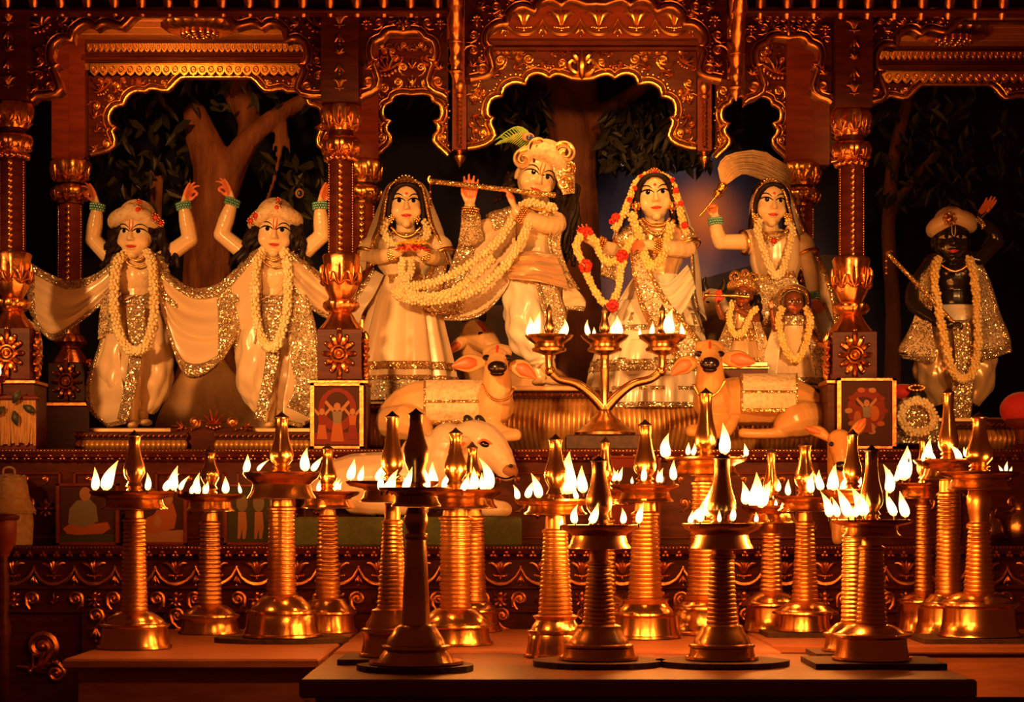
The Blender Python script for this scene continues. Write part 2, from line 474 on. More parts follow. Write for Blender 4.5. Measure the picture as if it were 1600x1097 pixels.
def m_fan():
    """spread lotus of the arch corners"""
    m = MB()
    for k in range(6):
        a = -1.25 + 2.5 * k / 5
        d = Vector((math.sin(a), 0, math.cos(a)))
        m.tube([d * 0.08, d * 0.4 + Vector((0, -0.1, 0)), d * 0.75 + Vector((0, -0.08, 0)), d * 0.98], [0.07, 0.17, 0.13, 0.02], 6, 8, 0.45)
    for k in range(5):
        m.ellipsoid((-0.4 + 0.2 * k, -0.08, -0.1 - 0.12 * (1 - abs(k - 2) / 2)), (0.11, 0.1, 0.11), None, 7, 5)
    return m
def m_crest():
    m = MB()
    m.tube([(0, 0, -0.55), (0, -0.16, -0.2), (0, -0.18, 0.2), (0, -0.05, 0.62)], [0.06, 0.18, 0.16, 0.03], 8, 9)
    for s in (-1, 1):
        m.tube([(0, 0, -0.3), (s * 0.3, -0.1, -0.26), (s * 0.48, -0.08, 0.02), (s * 0.34, -0.1, 0.2), (s * 0.22, -0.1, 0.06)], [0.08, 0.11, 0.1, 0.08, 0.06], 7, 12)
        m.tube([(s * 0.05, -0.05, 0.1), (s * 0.24, -0.12, 0.34), (s * 0.36, -0.06, 0.5)], [0.06, 0.1, 0.04], 6, 7)
    return m
def m_petal():
    m = MB()
    m.tube([(0, 0, -0.5), (0, -0.14, -0.1), (0, -0.2, 0.2), (0, -0.06, 0.5)], [0.14, 0.26, 0.24, 0.08], 8, 8, 0.5)
    return m
def m_tongue():
    """one drop of the gilded fringe bands"""
    m = MB()
    m.prism([(-0.48, 0.5), (-0.48, -0.1), (-0.3, -0.34), (0, -0.5), (0.3, -0.34), (0.48, -0.1), (0.48, 0.5)], -0.06, 0.06)
    m.tube([(0.26 * math.cos(t * PI / 8), -0.08, 0.08 + 0.26 * math.sin(t * PI / 8)) for t in range(17)], 0.07, 6)
    m.ellipsoid((0, -0.08, 0.08), (0.1, 0.1, 0.1), None, 6, 4)
    return m
ORN = {}
for nm, fn in (('scroll', m_scroll), ('leaf', m_leaf), ('lotus', m_lotus), ('rosette', m_rosette), ('medallion', m_medallion),
               ('swag', m_swag), ('drop', m_drop), ('fan', m_fan), ('crest', m_crest), ('petal', m_petal), ('tongue', m_tongue)):
    for mt in ('gold', 'gold_dim', 'copper_leaf'):
        ORN[nm, mt] = fn().mesh('carved_' + nm, mt)
PNAME = {'scroll': 'scroll', 'leaf': 'acanthus_leaf', 'lotus': 'lotus', 'rosette': 'rosette', 'medallion': 'medallion', 'swag': 'swag',
         'drop': 'drop', 'fan': 'lotus_fan', 'crest': 'crest', 'petal': 'petal', 'tongue': 'fringe_drop'}
def put(kind, parent, px, py, D, size, rot=0.0, flip=False, m='gold', sx=1.0, depth=1.0):
    s = S(size, D)
    return piece(PNAME[kind], ORN[kind, m], parent, P(px, py, D), (s * sx, s * depth, s), rot, flip)
def beads(mb, pts, r, seg=6, ring=4):
    for p in pts: mb.ellipsoid(p, (r, r, r), None, seg, ring)
    return mb

# ---------------------------------------------------------------- the setting
m = MB(); m.box((-6, -1.5, -0.1), (6, 11.5, 0)); tag(m.build('floor', 'floor_stone', smooth=False), kind='structure')

mural = bpy.data.materials.new('painted_backdrop'); MATS['mural'] = mural
nt, b = nodes_of(mural)
g = nt.nodes.new('ShaderNodeNewGeometry'); sx = nt.nodes.new('ShaderNodeSeparateXYZ'); nt.links.new(g.outputs['Position'], sx.inputs[0])
mr = nt.nodes.new('ShaderNodeMapRange'); mr.inputs['From Min'].default_value = 1.6; mr.inputs['From Max'].default_value = 3.4
nz = nt.nodes.new('ShaderNodeTexNoise'); nz.inputs['Scale'].default_value = 1.3; nz.inputs['Detail'].default_value = 6
nt.links.new(g.outputs['Position'], nz.inputs['Vector'])
ad = nt.nodes.new('ShaderNodeMath'); ad.operation = 'MULTIPLY_ADD'; ad.inputs[1].default_value = 0.5
nt.links.new(nz.outputs['Fac'], ad.inputs[0]); nt.links.new(sx.outputs['Z'], ad.inputs[2])
nt.links.new(ad.outputs[0], mr.inputs['Value'])
rp = nt.nodes.new('ShaderNodeValToRGB'); nt.links.new(mr.outputs[0], rp.inputs[0])
el = rp.color_ramp.elements
el[0].position, el[0].color = 0.0, (0.020, 0.024, 0.05, 1)
el[1].position, el[1].color = 1.0, (0.006, 0.005, 0.010, 1)
for p, c in ((0.30, (0.05, 0.05, 0.10, 1)), (0.42, (0.34, 0.26, 0.36, 1)), (0.55, (0.26, 0.19, 0.28, 1)), (0.70, (0.035, 0.033, 0.085, 1)), (0.85, (0.010, 0.010, 0.03, 1))):
    e = el.new(p); e.color = c
# the sky band is painted only in the middle bay; forest dark to both sides
mx1 = nt.nodes.new('ShaderNodeMapRange'); mx1.inputs['From Min'].default_value = 0.95; mx1.inputs['From Max'].default_value = 0.25; mx1.interpolation_type = 'SMOOTHSTEP'
sb = nt.nodes.new('ShaderNodeMath'); sb.operation = 'SUBTRACT'; sb.inputs[1].default_value = 0.86; nt.links.new(sx.outputs['X'], sb.inputs[0])
ab = nt.nodes.new('ShaderNodeMath'); ab.operation = 'ABSOLUTE'; nt.links.new(sb.outputs[0], ab.inputs[0]); nt.links.new(ab.outputs[0], mx1.inputs['Value'])
mxc = nt.nodes.new('ShaderNodeMix'); mxc.data_type = 'RGBA'; mxc.inputs['A'].default_value = (0.010, 0.011, 0.030, 1)
nt.links.new(mx1.outputs[0], mxc.inputs['Factor']); nt.links.new(rp.outputs[0], mxc.inputs['B'])
# painted setting sun
sun = P(1102, 345, 10.4)
dv = nt.nodes.new('ShaderNodeVectorMath'); dv.operation = 'DISTANCE'; dv.inputs[1].default_value = sun; nt.links.new(g.outputs['Position'], dv.inputs[0])
ds = nt.nodes.new('ShaderNodeMapRange'); ds.inputs['From Min'].default_value = 0.27; ds.inputs['From Max'].default_value = -0.10; ds.interpolation_type = 'SMOOTHSTEP'
nt.links.new(dv.outputs['Value'], ds.inputs['Value'])
mxs = nt.nodes.new('ShaderNodeMix'); mxs.data_type = 'RGBA'; mxs.inputs['B'].default_value = (0.62, 0.20, 0.03, 1)
nt.links.new(ds.outputs[0], mxs.inputs['Factor']); nt.links.new(mxc.outputs['Result'], mxs.inputs['A'])
nt.links.new(mxs.outputs['Result'], b.inputs['Base Color']); setin(b, Roughness=0.8, Specular_IOR_Level=0.2)
m = MB(); m.box((-5, 10.4, 0), (5, 10.5, 5)); wall = tag(m.build('wall_back', 'mural', smooth=False), kind='structure')
# painted hills and moon, cut-out boards of the backdrop
hm = MB(); hp = [P(x, y, 10.38) for x, y in ((560, 470), (700, 480), (900, 472), (1000, 470), (1060, 445), (1110, 432), (1160, 418), (1220, 405), (1290, 398), (1330, 400), (1330, 640), (560, 640))]
hm.prism([(p.x, p.z) for p in hp], 10.38, 10.399)
mat('hill_paint', (0.05, 0.035, 0.025), 0.8, noise=(4, (0.08, 0.05, 0.035), 0.4, 0.7))
hm.build('painted_hill', 'hill_paint', wall, smooth=False)
cr = []
for i in range(15):
    a = math.radians(200 + 110 * i / 14); cr.append((966 + 15 * math.cos(a), 248 - 13 * math.sin(a)))
for i in range(15):
    a = math.radians(310 - 110 * i / 14); cr.append((965.5 + 15 * math.cos(a), 245 - 12 * math.sin(a)))
cp = [P(x, y, 10.39) for x, y in cr]
MB().prism([(p.x, p.z) for p in cp], 10.385, 10.399).build('painted_moon', 'moon', wall, smooth=False)

# ---------------------------------------------------------------- the stepped altar
ZT = ZC - 0.429                        # top of the lamp tables
Z1 = ZC + (HOR - 853) * 7.75 / F       # top of the lower step
Z2 = ZC + (HOR - 702) * 7.95 / F       # top of the upper step
AX0, AX1 = -2.35, 2.75
base = thing('altar', (0, 7.75, 0), 'dark carved wooden altar base with gilded swags and lotus flowers behind the lamp tables', 'altar')
MB().box((AX0, 7.75, 0), (AX1, 10.3, Z1 - 0.05)).build('body', 'wood', base, smooth=False)
m = MB(); prof = [(7.75, -0.05), (7.735, -0.046), (7.73, -0.036), (7.705, -0.030), (7.70, -0.020), (7.695, -0.012), (7.695, 0), (7.95, 0), (7.95, -0.05)]
m.rings([[Vector((x, y, Z1 + z)) for y, z in prof] for x in (AX0, AX1)]); m.build('top_moulding', 'wood', base, smooth=False)
for yy, hh in ((918, 3), (955, 3), (872, 2)):
    MB().box((AX0, 7.735, P(0, yy + hh, 7.75).z), (AX1, 7.76, P(0, yy - hh, 7.75).z), 0.004).build('rail', 'wood', base, smooth=False)
bm_ = MB(); beads(bm_, [Vector((AX0 + 0.0135 * i, 7.694, Z1 - 0.006)) for i in range(int((AX1 - AX0) / 0.0135))], 0.0042, 6, 4)
bm_.build('bead_row', 'gold', base, kind='stuff')
bm_ = MB()
x = 5
while x < 1640:
    for dx, dy in ((0, -3), (-3, 2), (3, 2)): bm_.ellipsoid(P(x + dx, 866 + dy, 7.70), (0.0075, 0.008, 0.0075), None, 6, 4)
    x += 20.7
bm_.build('bead_triads', 'copper_leaf', base, kind='stuff')
x = 21
k = 0
while x < 1640:
    put('lotus', base, x, 893, 7.745, 30, m='copper_leaf')
    put('swag', base, x, 903, 7.745, 66, m='copper_leaf')
    put('drop', base, x + 31.7, 906, 7.745, 17, m='copper_leaf')
    x += 63.4; k += 1
x = 21
k = 0
while x < 1640:
    put('rosette', base, x, 937, 7.745, 30, m='copper_leaf')
    put('scroll', base, x + 30, 936, 7.745, 21, rot=0.2, m='copper_leaf', flip=True)
    put('leaf', base, x + 63.4, 944, 7.745, 20, m='copper_leaf')
    put('scroll', base, x + 97, 936, 7.745, 21, rot=-0.2, m='copper_leaf')
    x += 126.8; k += 1
# lower panels: sunk field with scrolled corners between upright stiles
for i in range(12):
    x = 150 + i * 127
    p = P(x, 1000, 7.74)
    MB().box((p.x - 0.05, 7.725, 0.05), (p.x + 0.05, 7.76, P(0, 958, 7.74).z), 0.004).build('stile', 'wood', base, smooth=False)
    put('scroll', base, x, 962, 7.72, 22, m='copper_leaf', flip=bool(i % 2))
    put('drop', base, x, 990, 7.72, 24, m='copper_leaf')
    put('scroll', base, x - 84, 1010, 7.74, 44, rot=0.4, m='copper_leaf')
    put('scroll', base, x - 62, 1052, 7.74, 26, rot=2.6, m='copper_leaf', flip=True)
    put('leaf', base, x - 96, 1050, 7.74, 40, rot=0.5, m='copper_leaf')

step = thing('altar_tier', (0, 7.98, Z1), 'upper altar step of dark wood with gilded beads below the figures', 'altar')
MB().box((AX0, 7.98, Z1), (AX1, 10.3, Z2 - 0.05)).build('body', 'wood', step, smooth=False)
m = MB(); prof = [(7.98, -0.05), (7.965, -0.046), (7.96, -0.036), (7.945, -0.030), (7.94, -0.020), (7.935, -0.012), (7.935, 0), (10.3, 0), (10.3, -0.05)]
m.rings([[Vector((x, y, Z2 + z)) for y, z in prof] for x in (AX0, AX1)]); m.build('top_moulding', 'wood', step, smooth=False)
bm_ = MB(); beads(bm_, [Vector((AX0 + 0.0135 * i, 7.934, Z2 - 0.006)) for i in range(int((AX1 - AX0) / 0.0135))], 0.0042, 6, 4)
bm_.build('bead_row', 'gold', step, kind='stuff')
bm_ = MB()
x = 5
while x < 1640:
    for dx, dy in ((0, -3), (-3, 2), (3, 2)): bm_.ellipsoid(P(x + dx, 715 + dy, 7.945), (0.0065, 0.007, 0.0065), None, 6, 4)
    x += 18.6
bm_.build('bead_triads', 'copper_leaf', step, kind='stuff')
for i in range(13):
    x = 40 + 128 * i
    a, c = P(x - 54, 842, 7.96), P(x + 54, 738, 7.96)
    t = 0.008
    fr = MB()
    for lo, hi in (((a.x, 7.965, a.z), (c.x, 7.985, a.z + t)), ((a.x, 7.965, c.z - t), (c.x, 7.985, c.z)), ((a.x, 7.965, a.z), (a.x + t, 7.985, c.z)), ((c.x - t, 7.965, a.z), (c.x, 7.985, c.z))):
        fr.box(lo, hi, 0.003)
    fr.build('panel_frame', 'wood_red', step, smooth=False)
    put('rosette', step, x + 32, 795, 7.975, 34, m='copper_leaf')
    put('scroll', step, x + 5, 785, 7.975, 15, m='copper_leaf')
    for q in range(3): put('scroll', step, x - 30 + 30 * q, 748, 7.975, 9, m='copper_leaf', flip=bool(q % 2))
    put('scroll', step, x - 58, 770, 7.975, 14, rot=1.2, m='copper_leaf'); put('rosette', step, x - 58, 796, 7.975, 19, m='copper_leaf'); put('scroll', step, x - 58, 822, 7.975, 14, rot=-1.2, m='copper_leaf', flip=True)

# ---------------------------------------------------------------- columns
def column(px, D, dy, label, front=True, x_only=0):
    s = D / F
    k = 1.0 if front else 0.86
    X = (px - 800) * s
    def Z(y): return ZC + (HOR - y) * s
    t = thing('column', (X, D, Z2), label, 'column', 'carved columns of the altar canopy')
    c = (X, D, 0)
    if front:
        y0, yc = 165 + dy, 590 + dy * 0.3
    def L(prof, name, m, flute=0, amp=0, seg=40):
        return MB().lathe([(r * s, Z(y), *w) for r, y, *w in prof], c, seg, flute, amp).build(name, m, t)
    d = dy
    if front:
        L([(22, 20 + d), (22, 20.5 + d), (22, 165 + d)], 'upper_shaft', 'wood', seg=4)
        MB().box((X - 29 * s, D - 29 * s, Z(165 + d)), (X + 29 * s, D + 29 * s, Z(18 + d)), 0.004).build('upper_block', 'wood', t, smooth=False)
        yq = D - 29.5 * s
        for yy, kd, sz in ((42, 'lotus', 22), (66, 'drop', 20), (92, 'leaf', 17), (112, 'drop', 20), (140, 'lotus', 20)):
            put(kd, t, 800 + X * F / yq, HOR - (HOR - (yy + d)) * D / yq, yq, sz, m='gold_dim')
        L([(24, 206 + d), (26, 200 + d, 1), (30, 186 + d, 1), (31, 174 + d, 1), (28, 166 + d, .5), (20, 165 + d)], 'capital', 'copper_leaf', 10, 0.09)
        L([(19, 214 + d), (19, 205 + d)], 'neck', 'wood')
        L([(20, 246 + d), (23, 242 + d, 1), (29, 234 + d, 1), (31, 224 + d, 1), (27, 216 + d, 1), (18, 213 + d)], 'capital_bulb', 'copper_leaf', 14, 0.05)
        rg = MB()
        for q in range(14):
            a = 2 * PI * q / 14
            rg.ellipsoid((X + math.cos(a) * 22 * s, D + math.sin(a) * 22 * s, Z(249 + d)), (6 * s, 6 * s, 5 * s), None, 8, 5)
        rg.build('bead_ring', 'copper_leaf', t, kind='stuff')
        L([(20.5, 400 + d), (20.5, 252 + d)], 'shaft', 'wood', seg=8)
        sh0, sh1, R = 256 + d, 396 + d, 19.5
        L([(15, 470 + d * .6), (19, 464 + d * .6, .3), (25, 452 + d * .6, 1), (28, 430 + d * .6, 1), (27, 412 + d * .6, 1), (29, 402 + d * .6, 1), (27, 398 + d * .6), (18, 397 + d * .6)], 'vase', 'copper_leaf', 9, 0.045)
        for q in range(5):
            a = -PI / 2 + (q - 2) * 2 * PI / 9
            yq = D + math.sin(a) * 27 * s
            xq = X + math.cos(a) * 27 * s
            o = piece('acanthus_leaf', ORN['leaf', 'copper_leaf'], t, (xq, yq, Z(448 + d * .6)), (S(30, D) * .8, S(26, D), S(36, D)), 0)
            o.rotation_euler = (0, 0, a + PI / 2)
        L([(14, 490 + d * .5), (22, 487 + d * .5, 1), (28, 480 + d * .5, 1), (27, 473 + d * .5, 1), (20, 469 + d * .5)], 'torus_ring', 'copper_leaf', 18, 0.04, 54)
        L([(33, 516 + d * .5, 1), (31, 512 + d * .5, 1), (23, 502 + d * .5, 1), (18, 492 + d * .5, .5), (15, 488 + d * .5)], 'skirt_leaves', 'copper_leaf', 8, 0.07)
        bw, by0, by1 = 34, 516 + d * .5, 596
    else:
        MB().box((X - 25 * s, D - 20 * s, Z(252 + d)), (X + 25 * s, D + 20 * s, Z(40 + d)), 0.004).build('upper_block', 'wood_red', t, smooth=False)
        L([(22, 287 + d), (25, 280 + d, 1), (31, 268 + d, 1), (32, 256 + d, 1), (27, 250 + d, .5), (20, 249 + d)], 'capital', 'gold', 10, 0.06)
        L([(18, 294 + d), (18, 286 + d)], 'neck', 'wood')
        L([(20, 319 + d), (22, 313 + d, 1), (29, 306 + d, 1), (30, 298 + d, 1), (25, 292 + d, 1), (18, 291 + d)], 'capital_bulb', 'gold', 14, 0.05)
        L([(19, 500 + d), (19, 318 + d)], 'shaft', 'wood_red', seg=8)
        sh0, sh1, R = 322 + d, 470 + d, 18.5
        L([(15, 500 + d), (24, 490 + d, 1), (26, 470 + d, 1), (24, 455 + d, 1), (19, 452 + d)], 'vase', 'copper_leaf', 9, 0.05)
        L([(14, 545), (21, 542, 1), (25, 535, 1), (21, 526, 1), (15, 522), (14, 500)], 'torus_ring', 'copper_leaf', 18, 0.04, 54)
        L([(28, 568, 1), (26, 563, 1), (18, 550, 1), (14, 543)], 'skirt_leaves', 'copper_leaf', 8, 0.07)
        bw, by0, by1 = 28, 568, 630
    for q in range(5):
        a = -PI / 2 + (q - 2) * 2 * PI / 9
        for (yb_, rr_, hh_) in (((203, 25, 30), (243, 25, 24)) if front else ((284, 25, 28), (316, 24, 20))):
            o = piece('acanthus_leaf', ORN['leaf', 'copper_leaf' if front else 'gold'], t, (X + math.cos(a) * rr_ * s, D + math.sin(a) * rr_ * s, Z(yb_ + d)), (hh_ * .8 * s, 24 * s, hh_ * s), 0)
            o.rotation_euler = (0, 0, a + PI / 2)
    # twisted bead cords up the shaft faces
    for q, a in enumerate((-PI / 2, -PI / 2 + PI / 4 * 1.55, -PI / 2 - PI / 4 * 1.55)):
        cx, cy = X + math.cos(a) * R * s, D + math.sin(a) * R * s
        cord = MB(); n = int((sh1 - sh0) / (9 if q == 0 else 4))
        for i in range(n):
            z = Z(sh0 + (sh1 - sh0) * (i + 0.5) / n)
            r = (4.6 if q == 0 else 1.5) * s
            cord.ellipsoid((cx, cy, z), (r, r * .8, r * (1.15 if q == 0 else 1.3)), Matrix.Rotation(0.5 if q == 0 else 0, 3, 'Y'), 7, 5)
        cord.build('bead_cord', 'copper_leaf' if front else 'gold', t, kind='stuff')
    MB().box((X - bw * s, D - bw * s, Z(by1)), (X + bw * s, D + bw * s, Z(by0)), 0.005).build('plinth', 'wood', t, smooth=False)
    yq = D - (bw + .5) * s
    put('medallion', t, 800 + X * F / yq, HOR - (HOR - (by0 + by1) / 2 + 1) * D / yq, yq, 62 if front else 56, m='copper_leaf')
    o = piece('medallion', ORN['medallion', 'copper_leaf'], t, (X + (bw + .5) * s * (1 if X < 0 else -1), D, Z((by0 + by1) / 2)), S(58, D)); o.rotation_euler = (0, 0, PI / 2 if X < 0 else -PI / 2)
    MB().box((X - (bw + 9) * s, D - (bw + 9) * s, Z2), (X + (bw + 9) * s, D + (bw + 9) * s, Z(by1 + 6)), 0.005).build('plinth_foot', 'wood', t, smooth=False)
    MB().box((X - (bw + 11) * s, D - (bw + 11) * s, Z(by1 + 7)), (X + (bw + 11) * s, D + (bw + 11) * s, Z(by1)), 0.004).build('plinth_ledge', 'gold_dim', t, smooth=False)
    return t
DF, DB = 8.1, 9.2
column(20, DF, -4, 'carved front column of the canopy at the left edge of the picture')
column(533, DF, 0, 'carved front column between the second raised-arm figure and the petal bearer')
column(1330, DF, 8, 'carved front column between the whisk bearer and the black figure')
column(1846, DF, 10, 'carved front column of the right bay beyond the right picture edge')
column(1709, DB, 8, 'rear canopy column beyond the right picture edge', False)
column(110, DB, 0, 'rear canopy column behind the far left shawl drape', False)
column(567, DB, 0, 'rear canopy column just behind the petal bearer', False)
column(1252, DB, 4, 'rear canopy column behind the whisk bearer', False)

# ---------------------------------------------------------------- arches of the canopy
def arc_pts(lobes, n=9):
    out = []
    for lb in lobes:
        q = catmull(lb, max(n, 2) if len(lb) > 2 else 2)
        out += q if not out else q[1:]
    return out
def mirror(pts, xm):
    return pts + [(2 * xm - x, y) for x, y in reversed(pts)][(1 if abs(pts[-1][0] - xm) < 0.5 else 0):]
def arch(label, lobes, xm, D, x0, ytop, thick, cat_orn, wood='wood', gold='gold', tw=5.0, lift=0, field=None, full=None, beadrow=True):
    """lobes: left half of the scalloped edge in pixels, foot to crown; mirrored about xm"""
    half = arc_pts(lobes); edge = mirror(half, xm) if full is None else full
    edge = [(x, y + lift) for x, y in edge]
    x1 = 2 * xm - x0
    outer = [(x0, edge[0][1]), (x0, ytop + lift), (x1, ytop + lift), (x1, edge[-1][1])]
    poly = outer + list(reversed(edge))
    w = [P(x, y, D) for x, y in poly]
    t = thing('arch', P(xm, ytop + lift, D), label, 'arch')
    MB().prism([(p.x, p.z) for p in w], D, D + thick).build('panel', wood, t, smooth=False)
    ep = [P(x, y, D - 0.006) for x, y in edge]
    mo = MB(); mo.tube(ep, S(tw, D), 8); mo.build('arch_moulding', gold, t)
    ed = MB()
    soff = MB(); k = len(edge)
    soff.rings([[P(x, y, D) + Vector((0, yy, 0)) for x, y in edge] for yy in (0, thick)], closed=False, cap=False)
    solidify(soff.build('soffit', gold, t), 0.006)
    # inner fillet and bead row following the edge, further into the panel
    cx, cy = xm, max(y for x, y in edge)
    def off(d):
        res = []
        for i in range(len(edge)):
            a = edge[max(i - 2, 0)]; b2 = edge[min(i + 2, len(edge) - 1)]
            nx, ny = (b2[1] - a[1]), -(b2[0] - a[0]); L = math.hypot(nx, ny) or 1
            nx, ny = nx / L, ny / L
            res.append((edge[i][0] + nx * d, edge[i][1] + ny * d))
        return res
    fl = off(tw + 3.5)
    MB().tube([P(x, y, D - 0.004) for x, y in fl], S(1.6, D), 6).build('fillet', gold, t)
    if beadrow:
        b_ = MB(); q = off(tw + 7.5); acc = 0
        for i in range(1, len(q)):
            d = math.hypot(q[i][0] - q[i - 1][0], q[i][1] - q[i - 1][1]); acc += d
            if acc > 5.2:
                acc = 0; b_.ellipsoid(P(*q[i], D - 0.003), (S(2.2, D),) * 3, None, 6, 4)
        b_.build('bead_row', gold, t, kind='stuff')
    # carved filling: small scrolls and leaves over the whole field, mirrored
    rnd = random.Random(int(xm + ytop)); cell = 12.0
    lo_y = max(y for x, y in edge)
    pl = [(x, y) for x, y in poly]
    def inside(px, py):
        c_ = False
        for i in range(len(pl)):
            (xa, ya), (xb, yb) = pl[i], pl[i - 1]
            if (ya > py) != (yb > py) and px < (xb - xa) * (py - ya) / (yb - ya) + xa: c_ = not c_
        return c_
    big = [(sp[1], sp[2] + lift, sp[3] * 1.25) for sp in cat_orn]
    k_ = 0; y = ytop + lift + 8
    while y < lo_y - 4:
        x = x0 + 7 + (cell / 2 if k_ % 2 else 0)
        while x < xm - 4:
            if inside(x, y) and min(math.hypot(x - ex, y - ey) for ex, ey in edge) > tw + 9.5 and all(math.hypot(x - bx_, y - by_) > bs_ * .62 + 3 for bx_, by_, bs_ in big):
                kd = ('scroll', 'leaf', 'scroll', 'petal')[rnd.randrange(4)]; rt = rnd.uniform(-2.6, 2.6); sz = {'scroll': 9.5, 'leaf': 13, 'petal': 10}[kd]; fp = rnd.random() < .5
                put(kd, t, x, y, D - 0.003, sz, rt, fp, gold, 1.0, 1.5); put(kd, t, 2 * xm - x, y, D - 0.003, sz, -rt, not fp, gold, 1.0, 1.5)
            x += cell
        y += cell * .86; k_ += 1
    for spec in cat_orn:
        kd, x, y, sz, rot = spec[:5]; sz *= 1.25; fl_ = spec[5] if len(spec) > 5 else False
        put(kd, t, x, y + lift, D - 0.004, sz, rot, fl_, gold)
        if abs(x - xm) > 2: put(kd, t, 2 * xm - x, y + lift, D - 0.004, sz, -rot, not fl_, gold)
    return t
def wedge_poly(t, name, pts, D, thick, m):
    w = [P(x, y, D) for x, y in pts]
    return MB().prism([(p.x, p.z) for p in w], D, D + thick).build(name, m, t, smooth=False)

# rear arches, middle bay
RC = [[(731, 232), (750, 229), (766, 222), (773, 212), (769, 200), (765, 191), (770, 184)], [(770, 184), (763, 182), (761, 170), (765, 157), (774, 151), (783, 150)],
      [(783, 150), (786, 138), (795, 131), (806, 128), (820, 131)], [(820, 131), (824, 120), (835, 114), (847, 115), (858, 121)], [(858, 121), (867, 115), (881, 117), (893, 122), (909, 123)]]
arch('gilded scalloped rear arch above the flute player in the middle bay', RC, 909, DB, 730, 62, 0.05,
     [('fan', 750, 100, 17, -0.6), ('scroll', 742, 130, 10, 0.2), ('scroll', 738, 152, 9, 2.0, True), ('leaf', 742, 178, 15, 2.8), ('scroll', 755, 208, 12, 0.5), ('leaf', 742, 222, 13, -1.2),
      ('scroll', 782, 95, 14, 0.3), ('leaf', 802, 108, 16, 1.1), ('scroll', 826, 93, 13, -0.6, True), ('leaf', 845, 100, 14, 1.8), ('leaf', 860, 86, 12, 1.4), ('scroll', 878, 98, 11, 0.4),
      ('leaf', 768, 120, 14, 0.8), ('crest', 909, 103, 34, 0)], 'wood', 'gold', 4.6)
RS = [[(588, 243), (598, 233), (609, 223), (610, 213), (602, 203), (604, 195), (609, 189)], [(609, 189), (600, 186), (597, 174), (601, 163), (611, 158)],
      [(611, 158), (614, 150), (624, 146), (634, 146), (644, 147)]]
for xm, dy, lab in ((644, 0, 'small gilded rear arch above the petal bearer, left of the flute player'), (1174, 4, 'small gilded rear arch above the fly whisk')):
    dxl = 0
    arch(lab, RS, 644, DB, 588, 62, 0.05,
         [('fan', 606, 112, 24, -0.3), ('scroll', 622, 128, 10, 0.2), ('scroll', 600, 138, 11, 0.8, True), ('leaf', 594, 172, 10, -0.3), ('scroll', 597, 215, 10, 0.4), ('leaf', 592, 195, 10, 2.9), ('leaf', 593, 232, 10, 2.6),
          ('scroll', 630, 105, 10, 0.2, True), ('drop', 644, 128, 15, PI), ('leaf', 644, 108, 14, 0)], 'wood', 'gold', 4.0, lift=dy) if xm == 644 else \
    arch(lab, [[(x + 530, y) for x, y in lb] for lb in RS], 1174, DB, 1118, 62, 0.05,
         [('fan', 1136, 112, 24, -0.3), ('scroll', 1152, 128, 10, 0.2), ('scroll', 1130, 138, 11, 0.8, True), ('leaf', 1124, 172, 10, -0.3), ('scroll', 1127, 215, 10, 0.4), ('leaf', 1122, 195, 10, 2.9), ('leaf', 1123, 232, 10, 2.6),
          ('scroll', 1160, 105, 10, 0.2, True), ('drop', 1174, 128, 15, PI), ('leaf', 1174, 108, 14, 0)], 'wood', 'gold', 4.0, lift=dy)
# hanging posts between the rear arches
for px, dy, lab in ((718, 0, 'hanging canopy post with twisted cord and finial, left of the flute player'), (1100, 2, 'hanging canopy post with twisted cord and finial, right of the garlanded figure')):
    X = P(px, 0, DB).x; s = DB / F
    t = thing('pendant_post', P(px, 260 + dy, DB), lab, 'pendant', 'hanging posts of the rear arches')
    MB().box((X - 11 * s, DB - 0.03, P(0, 236 + dy, DB).z), (X + 11 * s, DB + 0.06, P(0, 60, DB).z), 0.004).build('post', 'wood_red', t, smooth=False)
    cd = MB()
    for i in range(11):
        z0 = P(0, 158 + dy + i * 7, DB).z
        cd.tube([(X - 3.5 * s, DB - 0.035, z0 + 4 * s), (X, DB - 0.045, z0), (X + 3.5 * s, DB - 0.035, z0 - 4 * s)], [1.6 * s, 2.6 * s, 1.6 * s], 6, 5)
    cd.build('twisted_cord', 'gold', t, kind='stuff')
    MB().lathe([(r * s, P(0, y + dy, DB).z, w) for r, y, w in ((1, 262, 0), (4, 256, 1), (8.5, 249, 1), (9, 244, 1), (5, 241, 0), (4, 239, 0), (8, 236, 0), (8, 233, 0))], (X, DB, 0), 24, 10, 0.06).build('finial', 'gold', t)
    MB().lathe([(r * s, P(0, y + dy, DB).z) for r, y in ((7, 155), (9, 150), (6, 146), (9, 140), (9, 132), (6, 128))], (X, DB - 0.02, 0), 20).build('collar', 'gold_dim', t)
# frieze beam over the rear arches
fb = thing('frieze_beam', P(909, 62, DB), 'red wood frieze beam with gilded lotus flowers over the middle rear arch', 'beam')
a, c = P(570, 62, DB), P(1248, -40, DB)
MB().box((a.x, DB - 0.02, a.z), (c.x, DB + 0.08, c.z)).build('board', 'wood_red', fb, smooth=False)
for y, h_, o_ in ((78, 3, .03), (70, 4, .045), (64, 2, .03)):
    MB().box((P(728, 0, DB).x, DB - o_, P(0, y + h_, DB).z), (P(1090, 0, DB).x, DB + .02, P(0, y - h_, DB).z), 0.004).build('moulding', 'wood', fb, smooth=False)
for i in range(7):
    x = 760 + 58.6 * i
    put('lotus', fb, x, 36, DB - 0.025, 34); put('swag', fb, x, 44, DB - 0.025, 60); put('drop', fb, x + 29.3, 47, DB - 0.025, 18)
